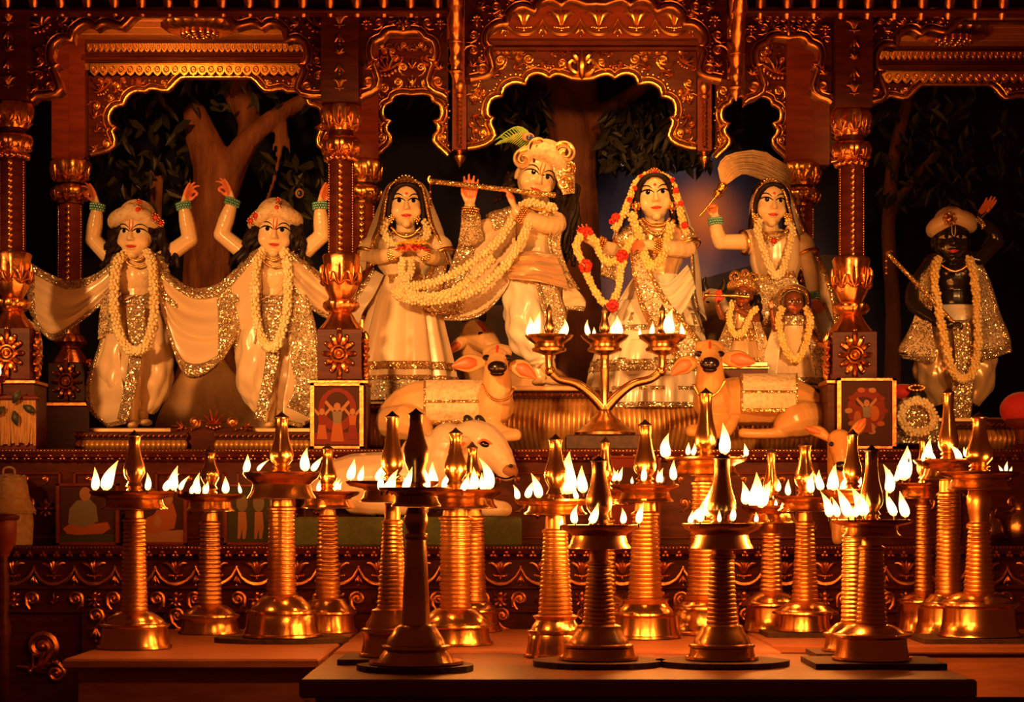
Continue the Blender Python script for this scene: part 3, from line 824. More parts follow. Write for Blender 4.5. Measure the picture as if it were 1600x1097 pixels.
# rear arches of the side bays, with fringed beams
SL = [[(142, 242), (166, 236), (179, 225), (177, 212), (174, 205), (181, 199)], [(181, 199), (172, 196), (169, 181), (177, 167), (192, 163)],
      [(192, 163), (198, 150), (211, 142), (226, 143)], [(226, 143), (237, 137), (250, 141), (262, 141), (270, 133), (280, 122), (290, 120)]]
for xm, dy, lab, lab2 in ((338, 0, 'gilded rear arch over the two raised-arm figures', 'gilded fringe beam over the two raised-arm figures'), (1494, 12, 'gilded rear arch over the black figure', 'gilded fringe beam over the black figure')):
    dx = xm - 338
    lob = [[(x + dx, y) for x, y in lb] for lb in SL] + [[(290 + dx, 120), (xm, 120)]]
    arch(lab, lob, xm, DB, 138 + dx, 118, 0.05,
         [('fan', 160 + dx, 143, 17, -0.5), ('scroll', 182 + dx, 133, 10, 0.2), ('scroll', 172 + dx, 152, 8, 0.9), ('scroll', 150 + dx, 165, 9, 2.2, True), ('leaf', 149 + dx, 186, 14, -0.2), ('leaf', 150 + dx, 208, 13, 0.2),
          ('scroll', 166 + dx, 225, 12, 0.3), ('leaf', 152 + dx, 232, 13, -1.8), ('leaf', 205 + dx, 129, 12, 1.4), ('scroll', 256 + dx, 130, 9, 0.2), ('leaf', 180 + dx, 143, 12, 0.9)], 'wood', 'gold', 4.6, lift=dy)
    fb = thing('fringe_beam', P(xm, 118 + dy, DB), lab2, 'beam', 'fringed beams of the side bays')
    a, c = P(132 + dx, 100 + dy, DB), P(545 + dx, 60 + dy, DB)
    MB().box((a.x, DB - 0.05, a.z), (c.x, DB + 0.06, c.z), 0.004).build('board', 'wood', fb, smooth=False)
    for q, (yy, hh) in enumerate(((86, 2), (91, 1.5), (96, 2.5))):
        MB().box((a.x, DB - 0.056 - 0.006 * q, P(0, yy + hh + dy, DB).z), (c.x, DB, P(0, yy - hh + dy, DB).z), 0.003).build('moulding', 'wood', fb, smooth=False)
    MB().box((a.x, DB - 0.03, P(0, 112 + dy, DB).z), (c.x, DB + 0.06, P(0, 100 + dy, DB).z), 0.002).build('fringe_board', 'gold', fb, smooth=False)
    for i in range(28): put('tongue', fb, 148 + dx + 14 * i, 110 + dy, DB - 0.055, 17, 0, False, 'gold', 0.85)
    for i in range(45): put('tongue', fb, 140 + dx + 9 * i, 75 + dy, DB - 0.062, 14, 0, False, 'gold', 0.62)
    MB().box((P(112 + dx, 0, DB).x, DB - 0.06, P(0, 250 + dy, DB).z), (P(137 + dx, 0, DB).x, DB + 0.05, P(0, 50 + dy, DB).z), 0.004).build('end_post', 'wood_red', fb, smooth=False)

# front arches
FL = [[(48, 156), (57, 148), (76, 149), (92, 143), (94, 133), (88, 118), (83, 106), (90, 101)], [(90, 101), (81, 96), (79, 82), (83, 68), (96, 59), (111, 62)],
      [(111, 62), (114, 47), (128, 36), (140, 36), (149, 43)], [(149, 43), (161, 35), (175, 37), (190, 41), (199, 32), (212, 19), (225, 18)]]
FO = lambda dx: [('fan', 65 + dx, 42, 26, -0.5), ('scroll', 100 + dx, 24, 9, 0.3), ('leaf', 60 + dx, 74, 15, 2.9), ('scroll', 62 + dx, 95, 9, 0.4), ('scroll', 60 + dx, 118, 10, 2.2, True), ('scroll', 78 + dx, 135, 12, 0.2), ('leaf', 60 + dx, 138, 13, -1.4), ('leaf', 92 + dx, 40, 13, 1.0)]
arch('front scalloped arch of the left bay with a gilded edge', FL + [[(225, 18), (279, 18)]], 279, DF, 48, 4, 0.10, FO(0), 'wood', 'copper_leaf', 5.0)
arch('front scalloped arch of the right bay with a gilded edge', [[(x + 1308 - 18, y) for x, y in lb] for lb in FL] + [[(225 + 1290, 18), (1577, 18)]], 1577, DF, 1338, 4, 0.10, FO(1290), 'wood', 'copper_leaf', 5.0, lift=10)
FS = [[(562, 152), (570, 146), (584, 141), (592, 132), (592, 117), (584, 104), (588, 95), (590, 93)], [(590, 93), (583, 92), (580, 80), (584, 65), (597, 59)], [(597, 59), (604, 50), (616, 48), (630, 50)]]
for xm, dy, lab in ((630, 0, 'small front arch between the second front column and the left bracket'), (1232, 8, 'small front arch between the right bracket and the third front column')):
    dx = xm - 630
    arch(lab, [[(x + dx, y) for x, y in lb] for lb in FS], xm, DF, 562 + dx, 4, 0.10,
         [('rosette', 572 + dx, 38, 16, 0), ('scroll', 592 + dx, 35, 10, 0.2), ('leaf', 606 + dx, 36, 12, 1.3), ('scroll', 576 + dx, 128, 14, 0.2), ('leaf', 573 + dx, 110, 14, 0.2), ('leaf', 568 + dx, 142, 10, -1.6), ('crest', 630 + dx, 40, 18, 0)],
         'wood', 'copper_leaf', 5.0, lift=dy, beadrow=False)
FC = [[(735, 124), (748, 121), (764, 117), (771, 106), (768, 92), (764, 80), (769, 72)], [(769, 72), (762, 68), (761, 54), (770, 42), (782, 36), (792, 37)], [(792, 37), (796, 22), (808, 11), (822, 10), (835, 17)],
      [(835, 17), (843, 4), (856, -2), (868, 0), (877, 7)], [(877, 7), (888, -2), (903, 0), (916, 5), (931, 4)]]
arch('tall front arch of the middle bay rising out of the picture', FC, 931, DF, 726, -70, 0.10,
     [('rosette', 745, 32, 18, 0), ('scroll', 740, 55, 11, 0.3), ('leaf', 748, 15, 14, 0.7), ('scroll', 740, 78, 11, 2.0, True), ('scroll', 754, 108, 15, 0.2), ('leaf', 738, 105, 13, 0.2), ('scroll', 775, 10, 11, 0.3), ('leaf', 790, 0, 14, 1.2)], 'wood', 'copper_leaf', 5.0)
# leaning gilded brackets carrying the cornice in front of the middle bay
for px, yb, lab in ((713, 130, 'gilded turned bracket hanging left of the tall middle arch'), (1150, 158, 'gilded turned bracket leaning right of the tall middle arch')):
    X = P(px, 0, DF - 0.06).x; zb = P(px, yb, DF - 0.06).z
    t = thing('bracket', (X, DF - 0.06, zb), lab, 'bracket', 'turned brackets of the cornice')
    s = DF / F
    n = 14; L = P(0, -40, DF).z - zb; lean = -0.34
    def ax(f): return Vector((X, DF - 0.06 + lean * f * f, zb + L * f))
    pts = [ax(i / 40) for i in range(41)]
    prof = catmull([(r,) for r in (1, 7, 9.5, 8, 11, 9, 10.5, 11, 9, 10, 12, 10, 9, 12, 9, 11, 12, 9, 10, 12, 11)], 41)
    MB().tube(pts, [max(r[0], 1) * s for r in prof], 14).build('turned_stem', 'copper_leaf', t)
    for f, r in ((0.1, 11), (0.34, 12), (0.62, 12.5), (0.85, 13)):
        p = ax(f); MB().tube([p + Vector((0, 0, -3 * s)), p, p + Vector((0, 0, 3 * s))], [(r - 2) * s, r * s, (r - 2) * s], 14).build('collar', 'gold_dim', t)
# cornice with gilded consoles
co = thing('cornice', P(800, 18, DF - 0.1), 'dark cornice with a row of gilded consoles along the top', 'cornice')
for xa_, xb_ in ((AX0, P(724, 0, DF).x), (P(1138, 0, DF).x, AX1)):
    MB().box((xa_, DF - 0.08, P(0, 18, DF).z), (xb_, DF + 0.12, P(0, -60, DF).z), 0.004).build('board', 'wood', co, smooth=False)
    MB().box((xa_, DF - 0.14, P(0, 19, DF - .14).z), (xb_, DF - 0.06, P(0, 14, DF - .14).z), 0.004).build('moulding', 'wood', co, smooth=False)
con = MB(); con.tube([(0, 0, -0.5), (0, -0.16, -0.2), (0, -0.3, 0.2), (0.1, -0.5, 0.7)], [0.10, 0.17, 0.2, 0.22], 8, 8, 0.8)
cme = con.mesh('console', 'copper_leaf')
x = 12
while x < 1640:
    if abs(x - 713) > 18 and not (735 < x < 1140):
        o = piece('console', cme, co, P(x, 6 + (x - 800) * 0.004, DF - 0.1), S(42, DF - .1))
    x += 42
# canopy ceilings with plaster rosettes
for xa, xb, lab, lx, yy in ((20, 533, 'plank ceiling panel over the left bay', 312, 38), (1330, 1846, 'plank ceiling panel over the right bay', 1490, 48)):
    zc = P(0, 66 + (10 if xa > 900 else 0), DB).z
    t = thing('canopy_ceiling', ((xa + xb - 1600) / 2 * DF / F, 8.6, zc), lab, 'ceiling')
    xl, xr = P(xa, 0, DF).x, P(xb, 0, DF).x
    for i in range(8):
        y0 = DF + 0.1 + i * (DB - DF - 0.14) / 8
        MB().box((xl, y0 + 0.003, zc), (xr, y0 + (DB - DF - 0.14) / 8 - 0.003, zc + 0.03), 0.004).build('plank', 'ceiling_wood', t, smooth=False)
    r = thing('ceiling_rosette', (0, 0, 0), 'round ribbed ceiling rosette over the left bay' if xa < 900 else 'round ribbed ceiling rosette over the right bay', 'ceiling rosette', 'ceiling rosettes')
    dd = (zc - ZC) * F / (HOR - yy)
    pc = P(lx, yy, dd); r.location = pc
    rr = S(58, dd)
    MB().lathe([(0.30 * rr, -0.030), (0.55 * rr, -0.040, .5), (0.85 * rr, -0.030, 1), (1.0 * rr, -0.012, 1), (1.02 * rr, 0, .4)], pc, 72, 24, 0.05).build('ribbed_plate', 'copper_leaf', r)
    bb = MB()
    for q in range(3):
        for w in range(14 - 4 * q):
            a = 2 * PI * w / (14 - 4 * q); ra = rr * (0.46 - 0.14 * q)
            bb.ellipsoid(pc + Vector((ra * math.cos(a), ra * math.sin(a), -0.046 - 0.004 * q)), (0.012,) * 3, None, 7, 5)
    bb.build('bead_boss', 'gold', r, kind='stuff')
# canopy ceiling of the middle bay, higher up
zc = P(0, -30, DB).z
t = thing('canopy_ceiling', (0.3, 8.6, zc), 'plank ceiling panel over the middle bay behind the tall arch', 'ceiling')
for i in range(6):
    y0 = DF + 0.1 + i * (DB - DF - 0.1) / 6
    MB().box((P(540, 0, DF).x, y0 + .003, zc), (P(1325, 0, DF).x, y0 + (DB - DF - .1) / 6 - .003, zc + 0.03), 0.004).build('plank', 'wood_red', t, smooth=False)
# ---------------------------------------------------------------- figures
class Fig:
    def __init__(self, D, px, py, label, name='statue', skin='marble_skin', group='altar statues', voxel=0.0037):
        self.D = D; self.skin = skin; self.voxel = voxel
        self.t = thing(name, P(px, py, D), label, 'statue', group)
        self.mb = MB(); self.tips = []; self.R = None
    def p(self, px, py, dd=0.0): return P(px, py, self.D + dd)
    def s(self, n): return n * self.D / F
    def limb(self, pts, n=14):
        """pts (px, py, depth offset, radius px): tapering chain"""
        q = catmull(pts, n) if len(pts) > 2 else pts
        for a, b in zip(q[:-1], q[1:]):
            self.mb.capsule(self.p(*a[:3]), self.s(a[3]), self.p(*b[:3]), self.s(b[3]))
    def blob(self, px, py, dd, rx, ry, rz, rot=None):
        self.mb.ellipsoid(self.p(px, py, dd), (self.s(rx), self.s(ry), self.s(rz)), rot, 20, 14)
    def hand(self, px, py, dd, d, n, L, curl=(0.25, 0.25, 0.25, 0.25), side=1, thumb=(0.75, 0.55, 0.3), spread=0.10, red=True):
        """d finger direction, n palm normal (world axes), L hand length px, curl per finger (index..little), side = thumb side along d x n"""
        w = self.p(px, py, dd); d = Vector(d).normalized(); n = Vector(n); n = (n - d * n.dot(d)).normalized(); sdir = d.cross(n) * side
        L = self.s(L)
        self.mb.capsule(w, 0.13 * L, w + d * 0.12 * L, 0.125 * L)
        for i, (fl, c) in enumerate(zip((0.42, 0.47, 0.43, 0.34), curl)):
            off = (1.5 - i)
            b = w + d * (0.50 - 0.02 * abs(off)) * L + sdir * off * 0.115 * L
            self.mb.capsule(w + d * 0.06 * L + sdir * off * 0.055 * L, 0.085 * L, b, 0.068 * L)
            cur = b; ang = 0.0
            dirn = (d + sdir * off * spread).normalized()
            for k, (f, r) in enumerate(((0.45, 0.056), (0.32, 0.05), (0.23, 0.042))):
                ang += c * (1.0 if k else 0.8)
                v = dirn * math.cos(ang) + n * math.sin(ang)
                nx = cur + v * f * fl * L
                self.mb.capsule(cur, (r + 0.004) * L, nx, r * L, 10)
                cur = nx
            if red: self.tips.append((cur, 0.26 * L))
        b = w + d * 0.14 * L + sdir * 0.13 * L
        v = (d * thumb[0] + sdir * thumb[1] + n * thumb[2]).normalized()
        m_ = b + v * 0.24 * L; e = m_ + (v + d * 0.5 - sdir * 0.25).normalized() * 0.17 * L
        self.mb.capsule(b, 0.085 * L, m_, 0.062 * L, 10); self.mb.capsule(m_, 0.06 * L, e, 0.045 * L, 10)
        if red: self.tips.append((e, 0.16 * L)); self.tips.append((w + d * 0.45 * L + n * 0.09 * L, 0.26 * L))
    def head(self, px, py, dd, h, yaw=0, pitch=0, roll=0, slim=1.0):
        """centre of the head and its height chin to crown in px; angles in degrees"""
        self.hc = self.p(px, py, dd); self.h = self.s(h)
        R = Matrix.Rotation(math.radians(roll), 3, 'Y') @ Matrix.Rotation(math.radians(yaw), 3, 'Z') @ Matrix.Rotation(math.radians(pitch), 3, 'X')
        self.R = R; h_ = self.h
        def E(c, r): self.mb.ellipsoid(self.hc + R @ (Vector(c) * h_), (r[0] * h_ * slim, r[1] * h_, r[2] * h_), R, 24, 16)
        def Cc(a, ra, b_, rb): self.mb.capsule(self.hc + R @ (Vector(a) * h_), ra * h_, self.hc + R @ (Vector(b_) * h_), rb * h_)
        E((0, 0.06, 0.13), (0.37, 0.42, 0.37)); E((0, -0.05, -0.06), (0.345, 0.34, 0.36)); E((0, -0.08, -0.2), (0.27, 0.28, 0.27))
        E((0, -0.26, -0.40), (0.10, 0.09, 0.085)); E((0.17, -0.20, -0.16), (0.14, 0.13, 0.14)); E((-0.17, -0.20, -0.16), (0.14, 0.13, 0.14))
        Cc((0, -0.36, 0.07), 0.03, (0, -0.435, -0.10), 0.048); E((0.04, -0.39, -0.115), (0.04, 0.05, 0.035)); E((-0.04, -0.39, -0.115), (0.04, 0.05, 0.035))
        E((0, -0.345, -0.235), (0.09, 0.05, 0.03)); E((0, -0.335, -0.285), (0.075, 0.05, 0.03))
        for sg in (-1, 1): E((sg * 0.36, 0.06, -0.04), (0.04, 0.07, 0.12))
        # neck
        self.mb.capsule(self.hc + R @ (Vector((0, 0.04, -0.3)) * h_), 0.19 * h_, self.hc + Vector((0, 0.03, -0.66)) * h_, 0.20 * h_)
    def finish(self, face=True, lips='lip_red', tilak=None, brow='eye_dark', bindi=False, eyes='eye_white'):
        self.body, self.bvh = remeshed(self.mb, 'body', self.skin, self.t, self.voxel, 3)
        me = self.body.data
        if self.tips:
            me.materials.append(MATS['palm_red']); org = worldloc(self.t)
            idx = [0] * len(me.polygons)
            for i, pl in enumerate(me.polygons):
                c = pl.center + org
                for tp, r in self.tips:
                    if (c - tp).length_squared < r * r: idx[i] = 1; break
            me.polygons.foreach_set('material_index', idx)
        if face:
            for sg in (-1, 1):
                ex, ez = 0.158 * sg, 0.03
                al = [(ex + 0.12 * math.cos(a), ez + (0.052 if math.sin(a) > 0 else 0.034) * math.sin(a) * (1 - 0.35 * abs(math.cos(a)))) for a in [2 * PI * i / 24 for i in range(24)]]
                e = self.decal('eye', al, eyes, 0.004)
                ir = [(ex - 0.020 * sg + 0.042 * math.cos(2 * PI * i / 16), min(ez + 0.008 + 0.042 * math.sin(2 * PI * i / 16), ez + .046)) for i in range(16)]
                self.decal('iris', ir, 'eye_dark', 0.008, e)
                self.line('eyelid', [(ex - 0.13, ez - 0.002), (ex - 0.07, ez + 0.042), (ex, ez + 0.056), (ex + 0.07, ez + 0.042), (ex + 0.13, ez - 0.002)] if sg > 0 else [(ex - 0.13, ez - 0.002), (ex - 0.07, ez + 0.042), (ex, ez + 0.056), (ex + 0.07, ez + 0.042), (ex + 0.13, ez - 0.002)], brow, 0.017, 0.007)
                self.line('eyebrow', [(sg * 0.05, 0.105), (sg * 0.12, 0.158), (sg * 0.21, 0.162), (sg * 0.31, 0.09)], brow, 0.013, 0.003)
            lp = [(-0.115, -0.240), (-0.06, -0.232), (-0.022, -0.222), (0, -0.228), (0.022, -0.222), (0.06, -0.232), (0.115, -0.240), (0.06, -0.276), (0, -0.290), (-0.06, -0.276)]
            self.decal('lips', lp, lips, 0.012)
            if tilak: 
                for sg in (-1, 1): self.line('forehead_mark', [(0.0, 0.02), (sg * 0.03, 0.10), (sg * 0.035, 0.26)], tilak, 0.010, 0.003)
            if bindi: self.decal('forehead_dot', [(0.028 * math.cos(2 * PI * i / 10), 0.17 + 0.028 * math.sin(2 * PI * i / 10)) for i in range(10)], 'red_paint', 0.004)
        return self
    def on_face(self, x, z, off):
        R = self.R; o = self.hc + R @ (Vector((x, -1.2, z)) * self.h); d = R @ Vector((0, 1, 0))
        hit = self.bvh.ray_cast(o, d)
        if hit[0] is None: return self.hc + R @ (Vector((x, -0.25, z)) * self.h)
        return hit[0] - d * off * self.h
    def decal(self, name, outline, m, off, parent=None):
        cx = sum(q[0] for q in outline) / len(outline); cz = sum(q[1] for q in outline) / len(outline)
        b_ = MB(); n = len(outline)
        rg = []
        for f, o in ((1.0, 0.0), (0.98, 0.6), (0.6, 1.0), (0.05, 1.1)):
            rg.append([self.on_face(cx + (x - cx) * f, cz + (z - cz) * f, off * o) for x, z in outline])
        b_.rings(rg, cap=False); k = len(b_.v); b_.f.append(tuple(range(k - n, k)))
        return b_.build(name, m, parent if parent is not None else self.t)
    def line(self, name, pts, m, w, off):
        q = catmull(pts, 12); nn = len(q)
        b_ = MB(); b_.tube([self.on_face(x, z, off) for x, z in q], [w * self.h * (0.35 + 0.65 * math.sin(PI * min(max(i / (nn - 1), 0.06), 0.94))) for i in range(nn)], 6)
        return b_.build(name, m, self.t)
    # -- garments
    def cloth(self, name, rows, m, nu=28, nv=28, ripple=(0.006, 5, 0.0), thick=0.004, parent=None, bands=(), bandm='sequin', bandname='sequin_border'):
        """rows: list of polylines [(px, py, dd)...]; u runs along a row, v across the rows; bands (u0, u1, v0, v1)"""
        rr = [catmull(r, 24) for r in rows]
        def surf(u, v):
            col = []
            for r in rr:
                f = u * 23; k = min(int(f), 22); g_ = f - k
                col.append(tuple(a + (b_ - a) * g_ for a, b_ in zip(r[k], r[k + 1])))
            nrow = len(col); t_ = v * (nrow - 1); k = min(int(t_), nrow - 2); f = t_ - k
            p0, p1, p2, p3 = col[max(k - 1, 0)], col[k], col[k + 1], col[min(k + 2, nrow - 1)]
            q = tuple(0.5 * (2 * b_ + (c - a) * f + (2 * a - 5 * b_ + 4 * c - d) * f * f + (3 * b_ - a - 3 * c + d) * f ** 3) for a, b_, c, d in zip(p0, p1, p2, p3))
            amp, fr, ph = ripple
            w = amp * (math.sin(2 * PI * fr * v + ph + 2.2 * u) + 0.45 * math.sin(2 * PI * fr * 2.3 * v + 1.7 - 3 * u))
            return self.p(q[0], q[1], q[2] + w)
        def grid(u0, u1, v0, v1, a, b_, off=0.0):
            g_ = MB(); g_.rings([[surf(u0 + (u1 - u0) * i / a, v0 + (v1 - v0) * j / b_) - Vector((0, off, 0)) for i in range(a + 1)] for j in range(b_ + 1)], closed=False, cap=False)
            return g_
        o = solidify(grid(0, 1, 0, 1, nu, nv).build(name, m, parent or self.t), thick)
        for u0, u1, v0, v1 in bands:
            q = grid(u0, u1, v0, v1, max(3, int(nu * (u1 - u0))), max(3, int(nv * (v1 - v0))), 0.004).build(bandname, bandm, o)
            solidify(q, thick + 0.004)
        return o
    def skirt(self, name, rings, m, folds=11, amp=0.05, ry=0.72, seg=110, steps=34, bands=(), bandm='sequin', dd=0.0, ph=0.0, bandname='sequin_border'):
        """rings (py, cx, rx px, fold weight)"""
        q = catmull(rings, steps)
        rnd = random.Random(int(rings[0][1] * 7 + rings[0][0])); phs = [rnd.uniform(0, 6.28) for _ in range(4)]
        def ring(i, off=0.0):
            f = min(max(i, 0), steps - 1); k = min(int(f), steps - 2); g_ = f - k
            y, cx, rx, w = (a + (b_ - a) * g_ for a, b_ in zip(q[k], q[k + 1]))
            c = self.p(cx, y, dd); rx = self.s(rx); out = []
            for j in range(seg):
                t_ = 2 * PI * j / seg
                ww = amp * w * (1.4 * abs(math.sin(folds * .5 * t_ + phs[0] + ph + 0.5 * math.sin(2 * t_))) - .7 + 0.5 * math.sin(folds * 1.63 * t_ + phs[1]) * math.sin(t_ / 2 + phs[2]))
                r_ = rx * (1 + ww) + off
                out.append(c + Vector((math.cos(t_) * r_, math.sin(t_) * (rx * ry * (1 + ww) + off), 0)))
            return out
        b_ = MB(); b_.rings([ring(i) for i in range(steps)], cap=False)
        o = solidify(b_.build(name, m, self.t), 0.004)
        for v0, v1 in bands:
            b_ = MB(); k = max(3, int((v1 - v0) * steps) + 1)
            b_.rings([ring((v0 + (v1 - v0) * i / k) * (steps - 1), 0.004) for i in range(k + 1)], cap=False)
            solidify(b_.build(bandname, bandm, o), 0.005)
        return o
    def sleeve(self, name, pts, m, wr=0.06, n=26, seg=36, trim=None, fl=1.0):
        """cloth tube (px, py, dd, r px) with cross wrinkles"""
        q = catmull(pts, n); rg = []
        rnd = random.Random(len(pts) * 31 + int(pts[0][0])); p0 = rnd.uniform(0, 6)
        prev = None
        for i, a in enumerate(q):
            c = self.p(*a[:3]); nx = self.p(*q[min(i + 1, n - 1)][:3]); pv = self.p(*q[max(i - 1, 0)][:3])
            u, w = frame_of(nx - pv, prev); prev = w
            rg.append([c + (u * math.cos(t_) + w * math.sin(t_) * fl) * self.s(a[3]) * (1 + wr * math.sin(3 * t_ + i * 0.55 + p0) + wr * 0.7 * math.sin(5 * t_ - i * 0.9) + (.10 * abs(math.sin(4.5 * t_ + .10 * i + p0)) - .05 if wr > .045 else 0)) for t_ in [2 * PI * j / seg for j in range(seg)]])
        b_ = MB(); b_.rings(rg)
        o = b_.build(name, m, self.t)
        if trim:
            a = q[-1]
            c = self.p(*q[-1][:3]); pv = self.p(*q[-3][:3]); dn = (c - pv).normalized(); u, w = frame_of(dn)
            MB().tube([c + (u * math.cos(t_) + w * math.sin(t_)) * self.s(a[3]) * 1.02 for t_ in [2 * PI * j / 20 for j in range(21)]], self.s(2.6), 7).build('sleeve_trim', trim, o)
        return o
    def cuff(self, px, py, dd, d, r, m='cuff_teal', name='bracelet', n=3, w=3.0):
        dn = Vector(d).normalized(); u, v = frame_of(dn); c = self.p(px, py, dd); b_ = MB()
        for k in range(n):
            cc = c + dn * self.s(w * 1.3) * (k - (n - 1) / 2)
            q = max(10, int(r * 1.6))
            for j in range(q):
                a = 2 * PI * (j + 0.5 * (k % 2)) / q
                b_.ellipsoid(cc + (u * math.cos(a) + v * math.sin(a)) * self.s(r), (self.s(w * .75),) * 3, None, 6, 4)
        return b_.build(name, m, self.t, kind='stuff')
    def chain(self, name, pts, m, r=1.6, n=40, parent=None):
        b_ = MB()
        for q in catmull(pts, n): b_.ellipsoid(self.p(*q[:3]), (self.s(r),) * 3, None, 6, 4)
        return b_.build(name, m, parent or self.t, kind='stuff')
    def curls(self, name, strands, r=5.0, parent=None, seed=1, m='hair'):
        """strands (px, py, dd, length px, lean px): wavy locks"""
        rnd = random.Random(seed); b_ = MB()
        for px, py, dd, L, lean in strands:
            ph = rnd.uniform(0, 6); pts = []; rad = []; n = max(6, int(L / 6))
            for i in range(n + 1):
                f = i / n
                pts.append(self.p(px + lean * f + 4 * math.sin(ph + 9 * f), py + L * f, dd + self.s(4) * math.cos(ph + 9 * f)))
                rad.append(self.s(r) * (1 - 0.45 * f))
            b_.tube(pts, rad, 7)
        return b_.build(name, m, self.t)
    def brooch(self, px, py, dd, sz, m1='rose_red', m2='gold', name='jewel'):
        o = MB()
        for k in range(8):
            a = 2 * PI * k / 8; o.ellipsoid(self.p(px + sz * 0.7 * math.cos(a), py + sz * 0.7 * math.sin(a), dd), (self.s(sz * .28),) * 3, None, 7, 5)
        j = o.build(name, m2, self.t)
        o = MB(); o.ellipsoid(self.p(px, py, dd - .004), (self.s(sz * .5), self.s(sz * .35), self.s(sz * .5)), None, 10, 6); o.build('stone', m1, j)
        return j
    def turban(self, px, py, dd, w, h, droop=16, m='turban_cloth', tilt=0.0, roll_r=15):
        """wound cloth: low dome and two crossing rolls that rise to the front peak"""
        c = self.p(px, py, dd); R = Matrix.Rotation(tilt, 3, 'Y')
        b_ = MB(); b_.ellipsoid(c + R @ Vector((0, 0.01, self.s(h * .10))), (self.s(w * .44), self.s(w * .44), self.s(h * .62)), R, 28, 14)
        for sg in (-1, 1):
            pts = []; rad = []
            for i in range(15):
                a = -PI / 2 + sg * (-0.35 + (PI + 0.35) * i / 14)
                k = i / 14
                zz = self.s(h * (0.30 - 0.05 * sg * 0) ) * (1 - 1.7 * math.sin(PI * 0.5 * min(1, k * 1.35))) + self.s(droop) * 0.0
                pts.append(c + R @ Vector((math.cos(a) * self.s(w * .46), math.sin(a) * self.s(w * .46), zz)))
                rad.append(self.s(roll_r) * (0.65 + 0.45 * math.sin(PI * min(1, 0.15 + k))))
            b_.tube(pts, rad, 12, 30)
        o, _ = remeshed(b_, 'turban', m, self.t, 0.005, 2)
        return o
GARL = []
def garland(label, D, paths, r=8.0, m='petal_cream', bead=3.1, roses=(), closed=False, group=None, dens=1.0):
    """strings of buds: paths of (px, py, dd)"""
    f = paths[0][0]
    t = thing('garland', P(f[0], f[1], D + f[2]), label, 'garland', group)
    rnd = random.Random(int(f[0] * 3 + f[1]))
    for path in paths:
        n0 = sum(math.hypot(a[0] - b_[0], a[1] - b_[1]) for a, b_ in zip(path[:-1], path[1:]))
        n = int(n0 / (bead * 1.45) * dens)
        q = catmull(path, max(n, 4)); b_ = MB()
        pts = [P(x[0], x[1], D + x[2]) for x in q]
        MB().tube(pts, S(r * 0.55, D), 6).build('cord', m, t)
        for i, c in enumerate(pts):
            d = (pts[min(i + 1, len(pts) - 1)] - pts[max(i - 1, 0)])
            if d.length < 1e-7: continue
            u, w = frame_of(d)
            k = 5 if r > 6 else 4
            for j in range(k):
                a = 2 * PI * j / k + i * 0.6 + rnd.uniform(-.25, .25)
                rr = S(r, D) * rnd.uniform(0.62, 0.95)
                br = S(bead, D) * rnd.uniform(0.8, 1.2)
                b_.ellipsoid(c + (u * math.cos(a) + w * math.sin(a)) * rr, (br, br, br * rnd.uniform(.9, 1.25)), None, 6, 4)
        b_.build('flower_buds', m, t, kind='stuff')
    for x, y, dd, sz in roses:
        b_ = MB(); c = P(x, y, D + dd); s_ = S(sz, D)
        for i in range(34):
            v = Vector((rnd.gauss(0, 1), rnd.gauss(0, 1), rnd.gauss(0, 1))).normalized()
            b_.ellipsoid(c + v * s_ * 0.72, (s_ * .36, s_ * .30, s_ * .36), Euler((rnd.uniform(0, 3), rnd.uniform(0, 3), 0)).to_matrix(), 6, 4)
        b_.build('rose_cluster', 'rose_red', t)
    return t
def feet(fg, pts):
    for x, y, dd, L, ang in pts:
        fg.mb.ellipsoid(fg.p(x, y, dd), (fg.s(9), fg.s(L), fg.s(6)), Matrix.Rotation(ang, 3, 'Z'), 14, 9)
def base_plate(fg, px, py, w, d=0.14, h=0.02):
    p_ = fg.p(px, py); MB().box((p_.x - S(w, fg.D), fg.D - d, p_.z - h), (p_.x + S(w, fg.D), fg.D + d, p_.z), 0.003).build('base_plate', 'satin_gold', fg.t, smooth=False)

